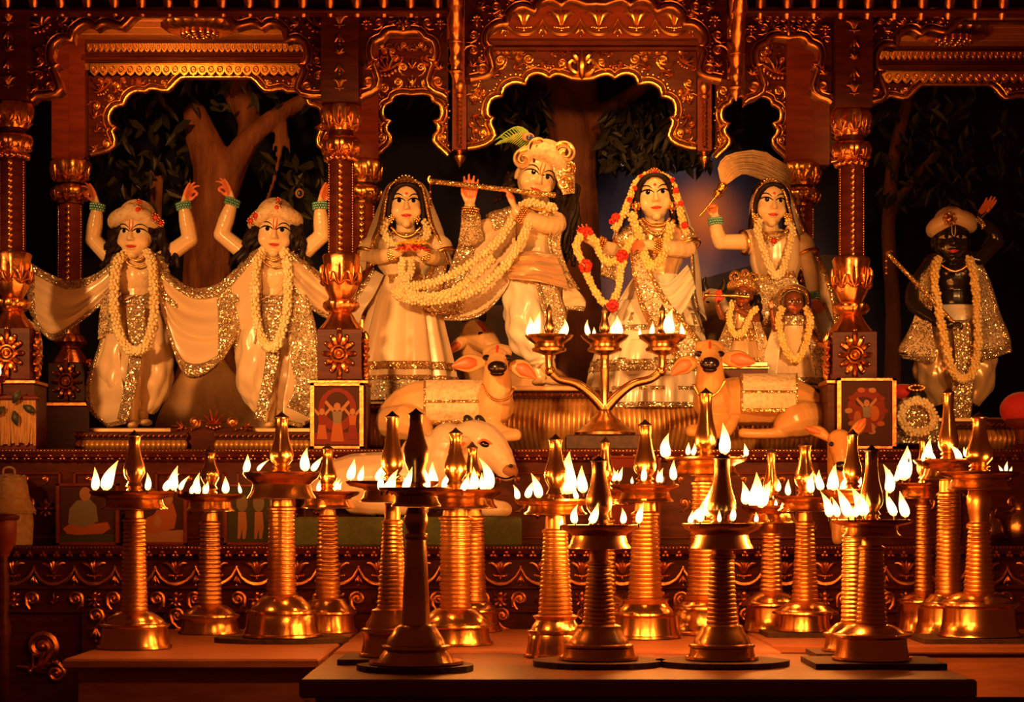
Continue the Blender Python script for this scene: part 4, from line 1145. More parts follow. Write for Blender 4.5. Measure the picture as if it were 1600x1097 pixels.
# ---- A, B: dancing figures with raised arms
def dancer(cx, label, D, arms, headc, yaw, roll, hair_seed, torso):
    f = Fig(D, cx, 668, label, group='dancing figures with raised arms')
    hx, hy = headc
    f.head(hx, hy, 0.0, 82, yaw, 4, roll)
    tx = torso
    # torso
    f.blob(tx, 432, 0.0, 34, 24, 34); f.blob(tx, 462, 0.0, 27, 20, 40); f.blob(tx, 492, 0.0, 30, 22, 24); f.limb([(tx - 32, 410, 0, 13), (tx, 406, 0, 15), (tx + 32, 410, 0, 13)], 5)
    f.blob(tx - 14, 428, -0.03, 15, 14, 13); f.blob(tx + 14, 428, -0.03, 15, 14, 13)
    for a in arms:
        f.limb([(*a[0], 0.0, 15), (*a[1], 0.01, 12.5)], 2); f.limb([(*a[1], 0.01, 12.5), ((a[1][0] + a[2][0]) / 2, (a[1][1] + a[2][1]) / 2, 0.0, 12.5), (*a[2], -0.01, 8.5)], 8)
        dx, dy = a[3]
        f.hand(a[2][0], a[2][1] - 4, -0.01, (dx, -0.15, dy), (-a[4] * 0.9, -0.5, -0.1), 42, (1.05, 0.45, 0.25, 0.15), side=a[5], thumb=(0.85, 0.25, 0.75))
    # legs and feet
    f.limb([(tx - 10, 500, 0, 18), (tx - 8, 590, 0.0, 16), (tx - 6, 655, 0.0, 9)], 6); f.limb([(tx + 14, 500, 0.02, 18), (tx + 16, 590, 0.03, 15), (tx + 10, 650, 0.05, 9)], 6)
    feet(f, [(tx - 6, 664, -0.03, 20, 0.1), (tx + 14, 660, 0.03, 18, -0.3)])
    f.finish(tilak='red_paint')
    for a in arms:
        f.cuff(a[2][0], a[2][1], -0.01, (a[2][0] - a[1][0], 0, -(a[2][1] - a[1][1])), 10.5)
    return f
A = dancer(210, 'cream statue with both arms raised standing at far left, shawl spread wide', 8.6,
           [((180, 410), (145, 374), (152, 324), (-0.35, 1.0), 1, -1), ((246, 410), (297, 374), (287, 322), (0.45, 1.0), -1, 1)], (213, 366), -6, 2, 3, 213)
B = dancer(428, 'cream statue with both arms raised beside the second front column', 8.6,
           [((394, 405), (346, 366), (363, 316), (-0.4, 1.0), 1, -1), ((462, 405), (503, 368), (500, 322), (0.4, 1.0), -1, 1)], (430, 363), 5, 4, 5, 427)
for f, cx, hy, sgn in ((A, 213, 366, 1), (B, 430, 363, -1)):
    tx = 213 if f is A else 427
    f.turban(cx, hy - 22, 0.02, 68, 46, tilt=0.10 * sgn, roll_r=12.5)
    for sg in (-1, 1):
        f.curls('hair', [(cx + sg * (25 + 5 * (i % 3)), hy - 10 + 3 * (i % 4), -0.035 + 0.012 * (i % 5), 42 + 5 * (i % 3), sg * (5 + 6 * (i % 4) * (1.6 if sg == sgn else 0.8))) for i in range(15)], 6.5, seed=int(cx) + sg)
    f.brooch(cx + 2, hy - 38, -0.085, 9); f.brooch(cx + 4, hy - 50, -0.06, 6)
    f.brooch(cx + sgn * 30, hy - 26, -0.075, 8); f.brooch(cx + sgn * 38, hy - 18, -0.06, 7)
    f.chain('necklace', [(tx - 20, 402, -0.04), (tx - 12, 412, -0.085), (tx, 417, -0.095), (tx + 12, 412, -0.085), (tx + 20, 402, -0.04)], 'gold', 1.7, 34)
    f.chain('necklace', [(tx - 15, 400, -0.03), (tx, 407, -0.075), (tx + 15, 400, -0.03)], 'gold', 2.0, 22)
    f.chain('sacred_thread', [(tx + 22, 430, -0.09), (tx + 4, 455, -0.095), (tx - 18, 468, -0.085)], 'satin', 1.0, 40)
    # waist cloth and dhoti
    f.skirt('waistband', [(464, tx, 29, .3), (472, tx, 33, .6), (490, tx, 37, 1), (512, tx, 40, 1), (530, tx, 36, 1)], 'satin_gold', 16, 0.03, 0.78, steps=14, bands=((0.0, 0.35),))
    f.sleeve('dhoti_leg', [(tx - 12, 490, 0, 27), (tx - 20, 540, -0.01, 33), (tx - 26, 590, -0.01, 32), (tx - 20, 625, 0.0, 22), (tx - 12, 642, 0, 14)], 'satin', 0.05, 34, 44)
    f.sleeve('dhoti_leg', [(tx + 16, 490, 0.02, 26), (tx + 26, 540, 0.03, 29), (tx + 28, 590, 0.03, 29), (tx + 22, 625, 0.04, 20), (tx + 16, 642, 0.05, 12)], 'satin', 0.05, 34, 44)
    # pleats: front panel with sequins, trailing side fold
    f.cloth('front_pleat', [[(tx - 16, 478, -0.105), (tx + 14, 478, -0.105)], [(tx - 14, 520, -0.12), (tx + 14, 520, -0.12)], [(tx - 12, 560, -0.13), (tx + 8, 562, -0.13)], [(tx - 20, 610, -0.12), (tx - 2, 612, -0.12)], [(tx - 30, 655, -0.10), (tx - 14, 658, -0.10)]], 'sequin', 10, 30, (0.004, 6, 0))
    sg = -1 if f is A else 1
    f.cloth('side_drape', [[(tx + sg * 20, 470, -0.06), (tx + sg * 44, 474, -0.03)], [(tx + sg * 26, 520, -0.09), (tx + sg * 58, 540, -0.04)], [(tx + sg * 24, 580, -0.10), (tx + sg * 78, 600, -0.03)], [(tx + sg * 16, 625, -0.10), (tx + sg * 74, 640, -0.02)], [(tx + sg * 16, 662, -0.09), (tx + sg * 44, 668, -0.03)]],
            'satin', 20, 28, (0.007, 4, 1.0), bands=((0, 1, 0.93, 1.0), (0.86, 1.0, 0.0, 0.92)))
    f.cloth('waist_knot', [[(tx + sg * 30, 464, -0.08), (tx + sg * 52, 458, -0.06)], [(tx + sg * 34, 490, -0.10), (tx + sg * 58, 496, -0.06)], [(tx + sg * 30, 520, -0.09), (tx + sg * 60, 530, -0.05)]], 'sequin_lace', 12, 16, (0.010, 3, 0.4))
    base_plate(f, tx, 671, 62)
# shawls of A
A.cloth('shawl', [[(40, 405, 0.02), (78, 428, -0.01), (112, 438, -0.03), (150, 428, -0.05), (184, 402, -0.05)], [(42, 440, 0.0), (80, 462, -0.03), (115, 470, -0.05), (152, 448, -0.06), (188, 412, -0.07)], [(44, 475, 0.0), (78, 500, -0.03), (112, 496, -0.05), (155, 462, -0.06), (190, 424, -0.075)], [(52, 500, 0.0), (82, 532, -0.02), (112, 512, -0.04), (156, 478, -0.05), (190, 436, -0.075)]],
        'satin', 40, 26, (0.007, 2.4, 0.3), bands=((0, 1, 0.0, 0.17), (0, 0.95, 0.86, 1.0), (0.0, 0.10, 0.17, 0.86)))
A.cloth('shawl_tail', [[(36, 492, 0.0), (60, 510, -0.01)], [(44, 530, 0.0), (66, 535, 0.0)], [(50, 560, 0.0), (66, 562, 0.0)]], 'sequin_lace', 8, 14, (0.006, 3, 0))
A.cloth('shawl', [[(238, 402, -0.07), (262, 425, -0.06), (300, 450, -0.03), (340, 444, -0.02), (368, 420, 0.0)], [(240, 425, -0.08), (268, 470, -0.08), (305, 490, -0.06), (345, 485, -0.04), (372, 450, -0.02)], [(246, 455, -0.08), (272, 515, -0.09), (308, 532, -0.08), (345, 525, -0.06), (374, 490, -0.03)], [(252, 480, -0.07), (282, 575, -0.09), (310, 590, -0.08), (345, 565, -0.06), (372, 520, -0.03)]],
        'satin', 36, 28, (0.008, 2.6, 1.2), bands=((0, 1, 0.0, 0.16), (0.1, 1, 0.86, 1.0), (0.72, 1.0, 0.16, 0.86)))
A.cloth('shawl_shoulder', [[(176, 398, -0.04), (196, 392, -0.06)], [(170, 420, -0.07), (190, 418, -0.09)], [(172, 450, -0.07), (186, 448, -0.09)]], 'sequin', 8, 12, (0.003, 3, 0))
A.cloth('shawl_shoulder', [[(236, 392, -0.06), (258, 400, -0.03)], [(242, 425, -0.09), (268, 436, -0.06)], [(252, 470, -0.09), (280, 490, -0.07)]], 'sequin', 8, 12, (0.003, 3, 0))
# shawls of B
B.cloth('shawl', [[(404, 388, -0.06), (384, 402, -0.04), (362, 430, -0.02), (338, 452, 0.0)], [(408, 410, -0.08), (392, 440, -0.07), (372, 462, -0.04), (350, 490, -0.01)], [(408, 440, -0.085), (398, 490, -0.08), (384, 520, -0.05), (366, 545, -0.02)], [(408, 470, -0.08), (402, 540, -0.08), (392, 580, -0.05), (374, 590, -0.02)]],
        'satin', 28, 28, (0.008, 2.8, 0.7), bands=((0, 1, 0, 0.16), (0, 1, 0.86, 1.0), (0.75, 1.0, 0.16, 0.86)))
B.cloth('shawl', [[(448, 390, -0.06), (470, 402, -0.04), (492, 420, 0.0), (512, 436, 0.02)], [(448, 415, -0.085), (472, 440, -0.07), (494, 458, -0.03), (514, 470, 0.0)], [(452, 440, -0.09), (478, 475, -0.08), (498, 490, -0.04), (514, 500, 0.0)]],
        'satin', 26, 22, (0.008, 2.4, 0.2), bands=((0, 1, 0, 0.2), (0, 1, 0.86, 1.0)))
B.cloth('hanging_scarf', [[(452, 450, -0.09), (476, 452, -0.07)], [(450, 500, -0.11), (492, 505, -0.06)], [(452, 555, -0.11), (500, 560, -0.05)], [(460, 600, -0.10), (498, 615, -0.04)], [(448, 636, -0.10), (478, 650, -0.05)]], 'sequin_lace', 18, 28, (0.010, 3.2, 0.5), bands=((0, 1, .9, 1), (.84, 1, 0, .9)))
garland('cream flower garland on the far left dancing statue', 8.6, [[(196, 396, -0.04), (183, 412, -0.10), (178, 450, -0.125), (180, 495, -0.15), (193, 536, -0.165), (212, 549, -0.17), (231, 536, -0.165), (240, 495, -0.15), (240, 445, -0.125), (237, 412, -0.10), (230, 394, -0.04)]], 6.6, 'petal_cream', group='garlands worn by the dancing figures')
garland('cream flower garland on the dancing statue beside the column', 8.6, [[(411, 392, -0.04), (402, 410, -0.10), (398, 450, -0.125), (400, 495, -0.15), (410, 530, -0.165), (424, 544, -0.17), (437, 530, -0.165), (447, 490, -0.15), (450, 445, -0.125), (449, 412, -0.10), (444, 392, -0.04)]], 6.6, 'petal_cream', group='garlands worn by the dancing figures')
# ---- C: petal bearer
def lady(f, hx, hy, h, tx, ys, tw, wy, yaw, roll, pitch=3):
    """head, bust and waist shared by the standing ladies: tx torso x, ys shoulder row, tw half shoulder width, wy waist row"""
    f.head(hx, hy, 0.0, h, yaw, pitch, roll, 0.88)
    f.limb([(tx - tw, ys + 6, 0.02, 12), (tx, ys, 0.02, 14), (tx + tw, ys + 6, 0.02, 12)], 5)
    mid = (ys + wy) / 2
    f.blob(tx, ys + 26, 0.01, tw * .86, 22, 32); f.blob(tx, mid + 12, 0.01, tw * .66, 19, (wy - ys) * .42)
    f.blob(tx - tw * .38, ys + 32, -0.035, 16, 14, 15); f.blob(tx + tw * .38, ys + 32, -0.035, 16, 14, 15)
def blouse(f, tx, ys, tw, wy, m='satin', trim='sequin_gold'):
    f.skirt('blouse', [(ys - 6, tx, tw * .5, .1), (ys + 4, tx, tw * .95, .3), (ys + 22, tx, tw * 1.0, .6), (ys + 42, tx, tw * .98, .8), (wy - 14, tx, tw * .76, 1), (wy, tx, tw * .72, 1)], m, 13, 0.02, 0.74, steps=24, bands=((0.0, 0.14),), bandm=trim, dd=-0.005, bandname='neck_trim')
def earrings(f, pts, r=5.0):
    for x, y, dd in pts:
        o = MB(); o.ellipsoid(f.p(x, y, dd), (f.s(r),) * 3, None, 12, 8)
        for k in range(7): o.ellipsoid(f.p(x + r * math.cos(k * .9), y + r * math.sin(k * .9), dd - .004), (f.s(1.5),) * 3, None, 6, 4)
        o.ellipsoid(f.p(x, y + r + 3, dd), (f.s(1.6), f.s(1.6), f.s(3)), None, 6, 4)
        o.build('earring', 'gold', f.t)
def tiara(f, hx, y, dd, w):
    o = MB()
    for k in range(11):
        a = -1.15 + 2.3 * k / 10; hh = 4 + 9 * math.cos(a) ** 2
        x = hx + w * math.sin(a); yy = y + 16 * (1 - math.cos(a)); d_ = dd + f.s(w) * (1 - math.cos(a))
        o.tube([f.p(x, yy + 3, d_), f.p(x, yy - hh, d_)], [f.s(2.2), f.s(1.0)], 6); o.ellipsoid(f.p(x, yy - hh, d_), (f.s(2),) * 3, None, 6, 4); o.ellipsoid(f.p(x, yy + 2, d_), (f.s(2.6),) * 3, None, 6, 4)
    o.tube([f.p(hx + w * math.sin(a), y + 3 + 16 * (1 - math.cos(a)), dd + f.s(w) * (1 - math.cos(a))) for a in [-1.2 + 2.4 * k / 14 for k in range(15)]], f.s(2.0), 6)
    return o.build('tiara', 'sequin_gold' if False else 'gold', f.t)
def hair_cap(f, hx, hy, h, R=None):
    """centre-parted hair framing the face"""
    o = MB(); R = f.R
    for sg in (-1, 1):
        pts = [f.hc + R @ (Vector(q) * f.h) for q in ((0, -0.33, 0.36), (sg * 0.17, -0.31, 0.31), (sg * 0.29, -0.22, 0.16), (sg * 0.335, -0.12, -0.08), (sg * 0.34, -0.04, -0.36), (sg * 0.36, 0.04, -0.62))]
        o.tube(pts, [f.h * q for q in (0.04, 0.055, 0.06, 0.075, 0.09, 0.06)], 9, 18)
    o.ellipsoid(f.hc + R @ (Vector((0, 0.10, 0.13)) * f.h), (f.h * .37, f.h * .42, f.h * .385), R, 20, 12)
    q, _ = remeshed(o, 'hair', 'hair', f.t, 0.005, 2)
    return q

C = Fig(8.75, 632, 622, 'lady statue in a cream veil holding petals beside the second front column', group='lady attendants')
lady(C, 634, 319, 80, 634, 372, 46, 440, 5, 0)
C.limb([(592, 384, 0.02, 12), (574, 400, 0.01, 13)], 2); C.limb([(574, 402, 0.01, 13), (598, 400, -0.10, 12), (622, 394, -0.16, 8)], 8)
C.limb([(676, 384, 0.02, 12), (690, 402, 0.01, 13)], 2); C.limb([(690, 404, 0.01, 13), (674, 402, -0.10, 12), (658, 394, -0.16, 8)], 8)
C.hand(622, 394, -0.16, (0.8, -0.5, 0.15), (0, -0.25, 1), 34, (0.3, 0.3, 0.3, 0.35), side=1, thumb=(0.7, 0.6, 0.3))
C.hand(658, 394, -0.16, (-0.8, -0.5, 0.15), (0, -0.25, 1), 34, (0.3, 0.3, 0.3, 0.35), side=-1, thumb=(0.7, 0.6, 0.3))
C.finish(bindi=True); hair_cap(C, 634, 319, 80)
blouse(C, 634, 372, 44, 442, 'veil')
for sg in (-1, 1):
    C.sleeve('sleeve', [(634 + sg * 38, 372, 0.01, 15), (634 + sg * 52, 386, 0.01, 19), (634 + sg * 58, 398, 0.0, 19)], 'veil', 0.04, 12, 20, 'gold')
C.skirt('skirt', [(432, 634, 34, .3), (446, 634, 40, .6), (480, 633, 50, 1), (520, 632, 60, 1), (560, 631, 70, 1), (596, 631, 77, 1)], 'satin', 11, 0.12, 0.75, 170, 40, bands=((0.84, 0.90), (0.95, 1.0)), bandm='sequin_gold', bandname='gold_hem')
C.skirt('underskirt', [(590, 631, 72, .5), (606, 631, 76, 1), (628, 631, 78, 1)], 'sequin_lace', 34, 0.03, 0.75, 150, 12)
C.skirt('waistband', [(428, 634, 32, .2), (436, 634, 36, .2), (446, 634, 39, .2)], 'sequin_gold', 12, 0.01, 0.78, steps=8)
C.cloth('veil', [[(634, 279, -0.045), (634, 276, 0.06), (634, 290, 0.16)], [(611, 289, -0.06), (606, 290, 0.06), (612, 300, 0.16)], [(603, 316, -0.06), (592, 322, 0.06), (596, 330, 0.16)], [(598, 350, -0.06), (578, 358, 0.05), (582, 365, 0.15)], [(585, 380, -0.06), (566, 395, 0.03), (572, 400, 0.14)], [(580, 415, -0.05), (560, 430, 0.03), (566, 440, 0.13)]], 'veil', 14, 34, (0.005, 4, 0.3), bands=((0, 0.2, 0, 1),), bandm='sequin_gold', bandname='gold_border')
C.cloth('veil', [[(634, 279, -0.045), (634, 276, 0.06), (634, 290, 0.16)], [(657, 289, -0.06), (662, 290, 0.06), (656, 300, 0.16)], [(665, 316, -0.06), (677, 322, 0.06), (672, 330, 0.16)], [(672, 350, -0.06), (691, 358, 0.05), (686, 365, 0.15)], [(688, 380, -0.04), (702, 395, 0.03), (697, 400, 0.14)], [(700, 412, -0.02), (716, 430, 0.03), (708, 440, 0.13)]], 'veil', 14, 34, (0.005, 4, 0.9), bands=((0, 0.14, 0, 1),), bandm='sequin_gold', bandname='gold_border')
C.cloth('trailing_scarf', [[(582, 420, 0.0), (600, 430, -0.03)], [(562, 452, -0.02), (584, 462, -0.05)], [(546, 480, -0.02), (566, 490, -0.05)], [(545, 505, 0.0), (560, 515, -0.03)]], 'satin_white', 12, 20, (0.006, 3, 0), bands=((0, .25, 0, 1), (0, 1, .9, 1)))
C.cloth('sash', [[(680, 400, -0.03), (700, 408, 0.0)], [(662, 440, -0.11), (690, 455, -0.07)], [(640, 468, -0.13), (668, 490, -0.10)], [(700, 470, -0.06), (716, 490, -0.03)]], 'sequin_lace', 12, 24, (0.006, 3, 0), bands=((0, .25, 0, 1), (.8, 1, 0, 1)), bandm='sequin_gold')
tiara(C, 634, 287, -0.065, 24); earrings(C, [(612, 340, -0.05), (652, 342, -0.05)], 4)
C.chain('necklace', [(612, 356, -0.05), (622, 366, -0.10), (634, 370, -0.115), (646, 366, -0.10), (656, 356, -0.05)], 'gold', 2.2, 26)
C.chain('pearl_necklace', [(606, 360, -0.05), (620, 382, -0.13), (634, 388, -0.14), (648, 382, -0.13), (660, 360, -0.05)], 'sequin', 2.6, 26)
C.cuff(614, 397, -0.14, (1, -0.4, 0.1), 9, 'gold'); C.cuff(664, 397, -0.14, (-1, -0.4, 0.1), 9, 'gold')
base_plate(C, 632, 630, 80)
garland('yellow garland round the neck of the petal bearer', 8.75, [[(604, 345, -0.03), (600, 362, -0.09), (612, 380, -0.13), (630, 386, -0.155)], [(664, 348, -0.03), (668, 364, -0.09), (656, 380, -0.13), (640, 386, -0.155)], [(630, 404, -0.17), (628, 424, -0.16), (634, 438, -0.155), (642, 424, -0.16), (642, 404, -0.17)]], 5.2, 'petal_cream', 2.8)
pt = thing('flower_petals', P(645, 384, 8.55), 'heap of orange marigold petals in the hands of the petal bearer', 'flowers')
for nm, mt, n, yy, hh, ww in (('orange_petals', 'petal_orange', 200, 381, 4, 25), ('red_petals', 'rose_red', 90, 390, 5, 26)):
    b_ = MB()
    for i in range(n):
        x = random.gauss(0, 0.45); x = max(-1, min(1, x))
        b_.ellipsoid(P(645 + x * ww, yy - random.uniform(0, hh) * (1 - x * x) * 1.6, 8.56 + random.uniform(-0.03, 0.03)), (0.007, 0.006, 0.003), Euler((random.uniform(-1, 1), random.uniform(-1, 1), 0)).to_matrix(), 6, 4)
    b_.build(nm, mt, pt, kind='stuff')

# ---- D: flute player
Dv = Fig(8.7, 850, 604, 'flute playing statue in a swirled turban on the central pedestal', group='central pair')
f = Dv
f.head(838, 277, 0.0, 84, 12, 4, 17)
f.blob(838, 352, 0.0, 40, 24, 30); f.blob(834, 390, 0.0, 30, 21, 36); f.blob(832, 425, 0.0, 32, 23, 28)
f.limb([(806, 338, 0, 14), (840, 328, 0.02, 16), (868, 345, 0, 14)], 6); f.limb([(846, 318, 0.02, 14), (842, 334, 0.02, 16)], 3)
f.limb([(804, 338, 0.0, 15), (772, 352, -0.02, 14), (744, 358, -0.04, 12.5)], 5); f.limb([(744, 358, -0.04, 12.5), (738, 345, -0.07, 11.5), (734, 322, -0.10, 9)], 6)
f.hand(734, 320, -0.10, (0.06, 0.0, 1.0), (0, -1, 0), 48, (0.18, 0.12, 0.10, 0.15), side=-1, thumb=(0.8, 0.5, 0.3))
f.limb([(870, 346, 0.0, 15), (869, 352, -0.04, 15), (850, 350, -0.10, 14), (822, 340, -0.15, 11.5), (807, 330, -0.16, 9)], 12)
f.hand(806, 330, -0.16, (-0.28, 0.0, 1.0), (-1.0, 0.15, -0.2), 50, (0.55, 0.5, 0.45, 0.3), side=1, thumb=(0.9, 0.3, 0.3))
f.limb([(822, 440, 0.0, 24), (830, 500, -0.02, 21), (846, 545, -0.03, 17), (862, 585, -0.04, 10)], 8); f.limb([(846, 440, 0.02, 22), (850, 500, 0.04, 20), (838, 560, 0.02, 14), (845, 590, -0.0, 10)], 8)
feet(f, [(866, 596, -0.06, 22, 0.7), (842, 598, -0.02, 18, -0.5)])
f.finish(tilak='rose_red')
f.turban(851, 251, 0.02, 74, 48, tilt=0.36, m='turban_cloth', roll_r=12.5)
def spiral(fg, px, py, dd, r, a0, turns, sg, m='sequin_gold', tr=3.2, name='turban_scroll'):
    pts = []
    for i in range(30):
        k = i / 29; a = a0 + sg * turns * 2 * PI * k; rr = r * (1 - 0.85 * k)
        pts.append(fg.p(px + rr * math.cos(a), py + rr * math.sin(a), dd - 0.01 * k))
    o = MB(); o.tube(pts, fg.s(tr), 8); q = o.build(name, m, fg.t)
    o = MB(); o.tube([p_ - Vector((0, fg.s(tr), 0)) for p_ in pts], fg.s(tr * .4), 6); o.build('gold_edge', 'gold', q)
spiral(f, 818, 250, -0.06, 17, 0.3, 1.3, -1, 'turban_cloth', tr=5.5); spiral(f, 842, 230, -0.07, 14, 2.6, 1.2, 1, 'turban_cloth', tr=5); spiral(f, 882, 240, -0.05, 18, 2.9, 1.3, 1, 'turban_cloth', tr=5.5); spiral(f, 858, 240, -0.075, 9, 0.0, 1.2, 1, tr=3); spiral(f, 886, 262, -0.05, 12, 1.0, 1.4, -1, tr=3.5); spiral(f, 882, 288, -0.05, 13, 1.0, 1.4, -1, tr=3.5)
f.cloth('turban_tail', [[(860, 250, -0.09), (884, 246, -0.05)], [(866, 270, -0.08), (896, 268, -0.03)], [(874, 290, -0.07), (898, 288, -0.03)], [(880, 304, -0.06), (898, 302, -0.03)]], 'sequin_lace', 10, 14, (0.004, 2, 0))
f.curls('hair', [(872 + 5 * (i % 6), 288 + 4 * (i % 5), 0.01 + 0.01 * (i % 4), 92 + 8 * (i % 4), 4 - 3 * (i % 5)) for i in range(24)], 7, seed=4)
f.curls('hair', [(806 - 4 * (i % 3), 272 + 4 * (i % 4), 0.02 + 0.01 * (i % 3), 26 + 3 * (i % 3), -8 - 5 * (i % 4)) for i in range(12)], 6, seed=9)
fth = thing('peacock_feather', f.p(836, 226, -0.02), 'green peacock feather tucked in the flute player turban', 'feather')
o = MB(); q = catmull([(842, 232, -.02), (830, 214, -.02), (812, 208, -.02), (790, 218, -.02)], 20)
for i in range(20):
    for sg in (-1, 1):
        x, y, d_ = q[i]; L = 4 + 11 * math.sin(PI * min(1, .2 + i / 24))
        o.tube([f.p(x, y, d_), f.p(x - 8, y + sg * L * .7 - 1, d_ + .002), f.p(x - 17, y + sg * L * .8 + 5, d_)], [f.s(1.3), f.s(1.1), f.s(.4)], 5)
o.build('barbs', 'peacock_green', fth, kind='stuff')
MB().tube([f.p(*x) for x in q], f.s(1), 6).build('shaft', 'peacock_bronze', fth)
e_ = MB(); e_.ellipsoid(f.p(825, 214, -.03), (f.s(10), f.s(1.5), f.s(7)), None, 14, 8); e_ = e_.build('eye_ring', 'peacock_bronze', fth)
o = MB(); o.ellipsoid(f.p(828, 215, -.035), (f.s(6), f.s(1.5), f.s(4.6)), None, 12, 8); o.build('eye_spot', 'peacock_blue', e_)
f.skirt('waist_wrap', [(398, 836, 34, .4), (415, 833, 42, .8), (440, 830, 48, 1), (462, 830, 44, 1), (478, 832, 36, 1)], 'satin_gold', 10, 0.05, 0.74, steps=24, bands=((0.0, 0.12),))
f.sleeve('dhoti_leg', [(822, 446, -0.02, 30), (822, 490, -0.04, 34), (830, 530, -0.04, 31), (846, 556, -0.03, 22), (852, 568, -0.03, 16)], 'satin_white', 0.08, 34, 44)
f.sleeve('dhoti_leg', [(850, 448, 0.03, 28), (856, 490, 0.05, 30), (848, 535, 0.04, 26), (840, 566, 0.02, 16)], 'satin', 0.06, 30, 44)
f.cloth('front_pleat', [[(836, 440, -0.14), (866, 436, -0.10)], [(844, 470, -0.15), (878, 470, -0.09)], [(852, 500, -0.14), (884, 498, -0.07)], [(846, 530, -0.13), (872, 532, -0.08)]], 'sequin_lace', 12, 24, (0.007, 3, 0), bands=((0, .2, 0, 1), (.8, 1, 0, 1)))
f.cloth('satin_drape', [[(792, 400, -0.12), (830, 392, -0.15), (868, 398, -0.12)], [(790, 418, -0.14), (832, 414, -0.17), (880, 424, -0.12)], [(796, 436, -0.14), (840, 440, -0.165), (890, 452, -0.10)]], 'satin_gold', 26, 20, (0.010, 3.5, 0))
f.cloth('hip_scarf', [[(868, 420, -0.09), (884, 424, -0.05)], [(878, 445, -0.09), (900, 450, -0.05)], [(880, 470, -0.09), (915, 470, -0.05)], [(886, 484, -0.08), (912, 486, -0.05)]], 'satin', 12, 18, (0.009, 3, 0), bands=((0, 1, .85, 1),))
f.cloth('shawl', [[(808, 326, -0.06), (784, 336, -0.05), (758, 346, -0.03), (728, 340, -0.06)], [(806, 350, -0.07), (776, 370, -0.06), (748, 390, -0.04), (714, 388, -0.03)], [(804, 390, -0.08), (770, 420, -0.06), (738, 440, -0.03), (696, 440, 0.0)], [(796, 440, -0.08), (764, 465, -0.06), (732, 480, -0.03), (690, 480, 0.01)], [(776, 470, -0.07), (752, 492, -0.05), (724, 500, -0.03), (694, 500, 0.0)]],
        'veil', 28, 34, (0.010, 2.4, 0.2), bands=((0.72, 1.0, 0, 1), (0, 1, .9, 1)))
f.cloth('shawl', [[(866, 346, -0.06), (880, 352, -0.02)], [(856, 380, -0.09), (876, 386, -0.05)], [(872, 420, -0.09), (890, 426, -0.04)], [(892, 450, -0.07), (906, 452, -0.03)]], 'sequin_lace', 10, 22, (0.005, 3, 0), bands=((0, .2, 0, 1),))
f.sleeve('shoulder_cloth', [(806, 336, -0.01, 17), (784, 346, -0.02, 19), (766, 352, -0.03, 18)], 'sequin', 0.04, 12, 18)
f.cloth('sleeve_flare', [[(722, 330, -0.13), (734, 336, -0.15), (750, 334, -0.13)], [(720, 355, -0.11), (736, 364, -0.13), (752, 356, -0.10)], [(716, 380, -0.08), (736, 384, -0.10), (756, 374, -0.08)]], 'sequin_lace', 14, 14, (0.005, 2, 0), bands=((0, 1, 0, .22),))
f.chain('necklace', [(818, 322, -0.05), (828, 334, -0.11), (842, 338, -0.12), (856, 334, -0.10), (862, 324, -0.05)], 'sequin_gold', 3.2, 24)
f.chain('necklace', [(822, 316, -0.05), (832, 326, -0.10), (844, 328, -0.11), (856, 324, -0.08)], 'gold', 2.4, 22)
f.cuff(816, 336, -0.155, (-0.8, 0, 0.5), 12, 'gold', n=4, w=2.6); f.cuff(735, 330, -0.09, (0.1, 0, 1), 12, 'gold')
base_plate(f, 850, 606, 60)
fl = thing('flute', P(672, 283, 8.53), 'long gold wrapped flute held by the turbaned flute player', 'flute')
a, b_ = P(672, 283, 8.54), P(868, 305, 8.53)
o = MB(); n = 60
o.tube([a + (b_ - a) * i / n for i in range(n + 1)], [S(3.7 + 0.7 * (i % 2), 8.54) for i in range(n + 1)], 10); o.build('pipe', 'sequin_gold', fl)
o = MB(); o.tube([P(672, 275, 8.54), P(669, 281, 8.54), P(674, 287, 8.54), P(682, 284, 8.53)], S(2.2, 8.54), 7, 12); o.build('curl', 'gold', fl)
o = MB(); o.tube([P(672, 288, 8.54), P(673, 324, 8.54)], S(1.3, 8.54), 6)
for y, r in ((300, 2.2), (310, 2.6), (322, 3.2)): o.ellipsoid(P(672.5, y, 8.54), (S(r, 8.54),) * 3, None, 8, 5)
o.build('tassel', 'gold', fl)
garland('very long yellow garland swooping left from the flute player neck', 8.7, [[(846, 322, -0.05), (826, 316, -0.10), (808, 330, -0.13), (786, 366, -0.16), (756, 396, -0.18), (712, 426, -0.20), (668, 444, -0.22), (632, 448, -0.22), (618, 455, -0.22), (626, 464, -0.22), (660, 470, -0.22), (704, 466, -0.22), (744, 452, -0.21), (784, 420, -0.20), (806, 390, -0.19), (820, 362, -0.17), (830, 344, -0.13)],
         [(636, 458, -0.23), (680, 464, -0.235), (720, 448, -0.23), (770, 404, -0.21)], [(846, 334, -0.08), (856, 322, -0.09), (866, 326, -0.05)]], 6.0, 'petal_cream', 2.9)

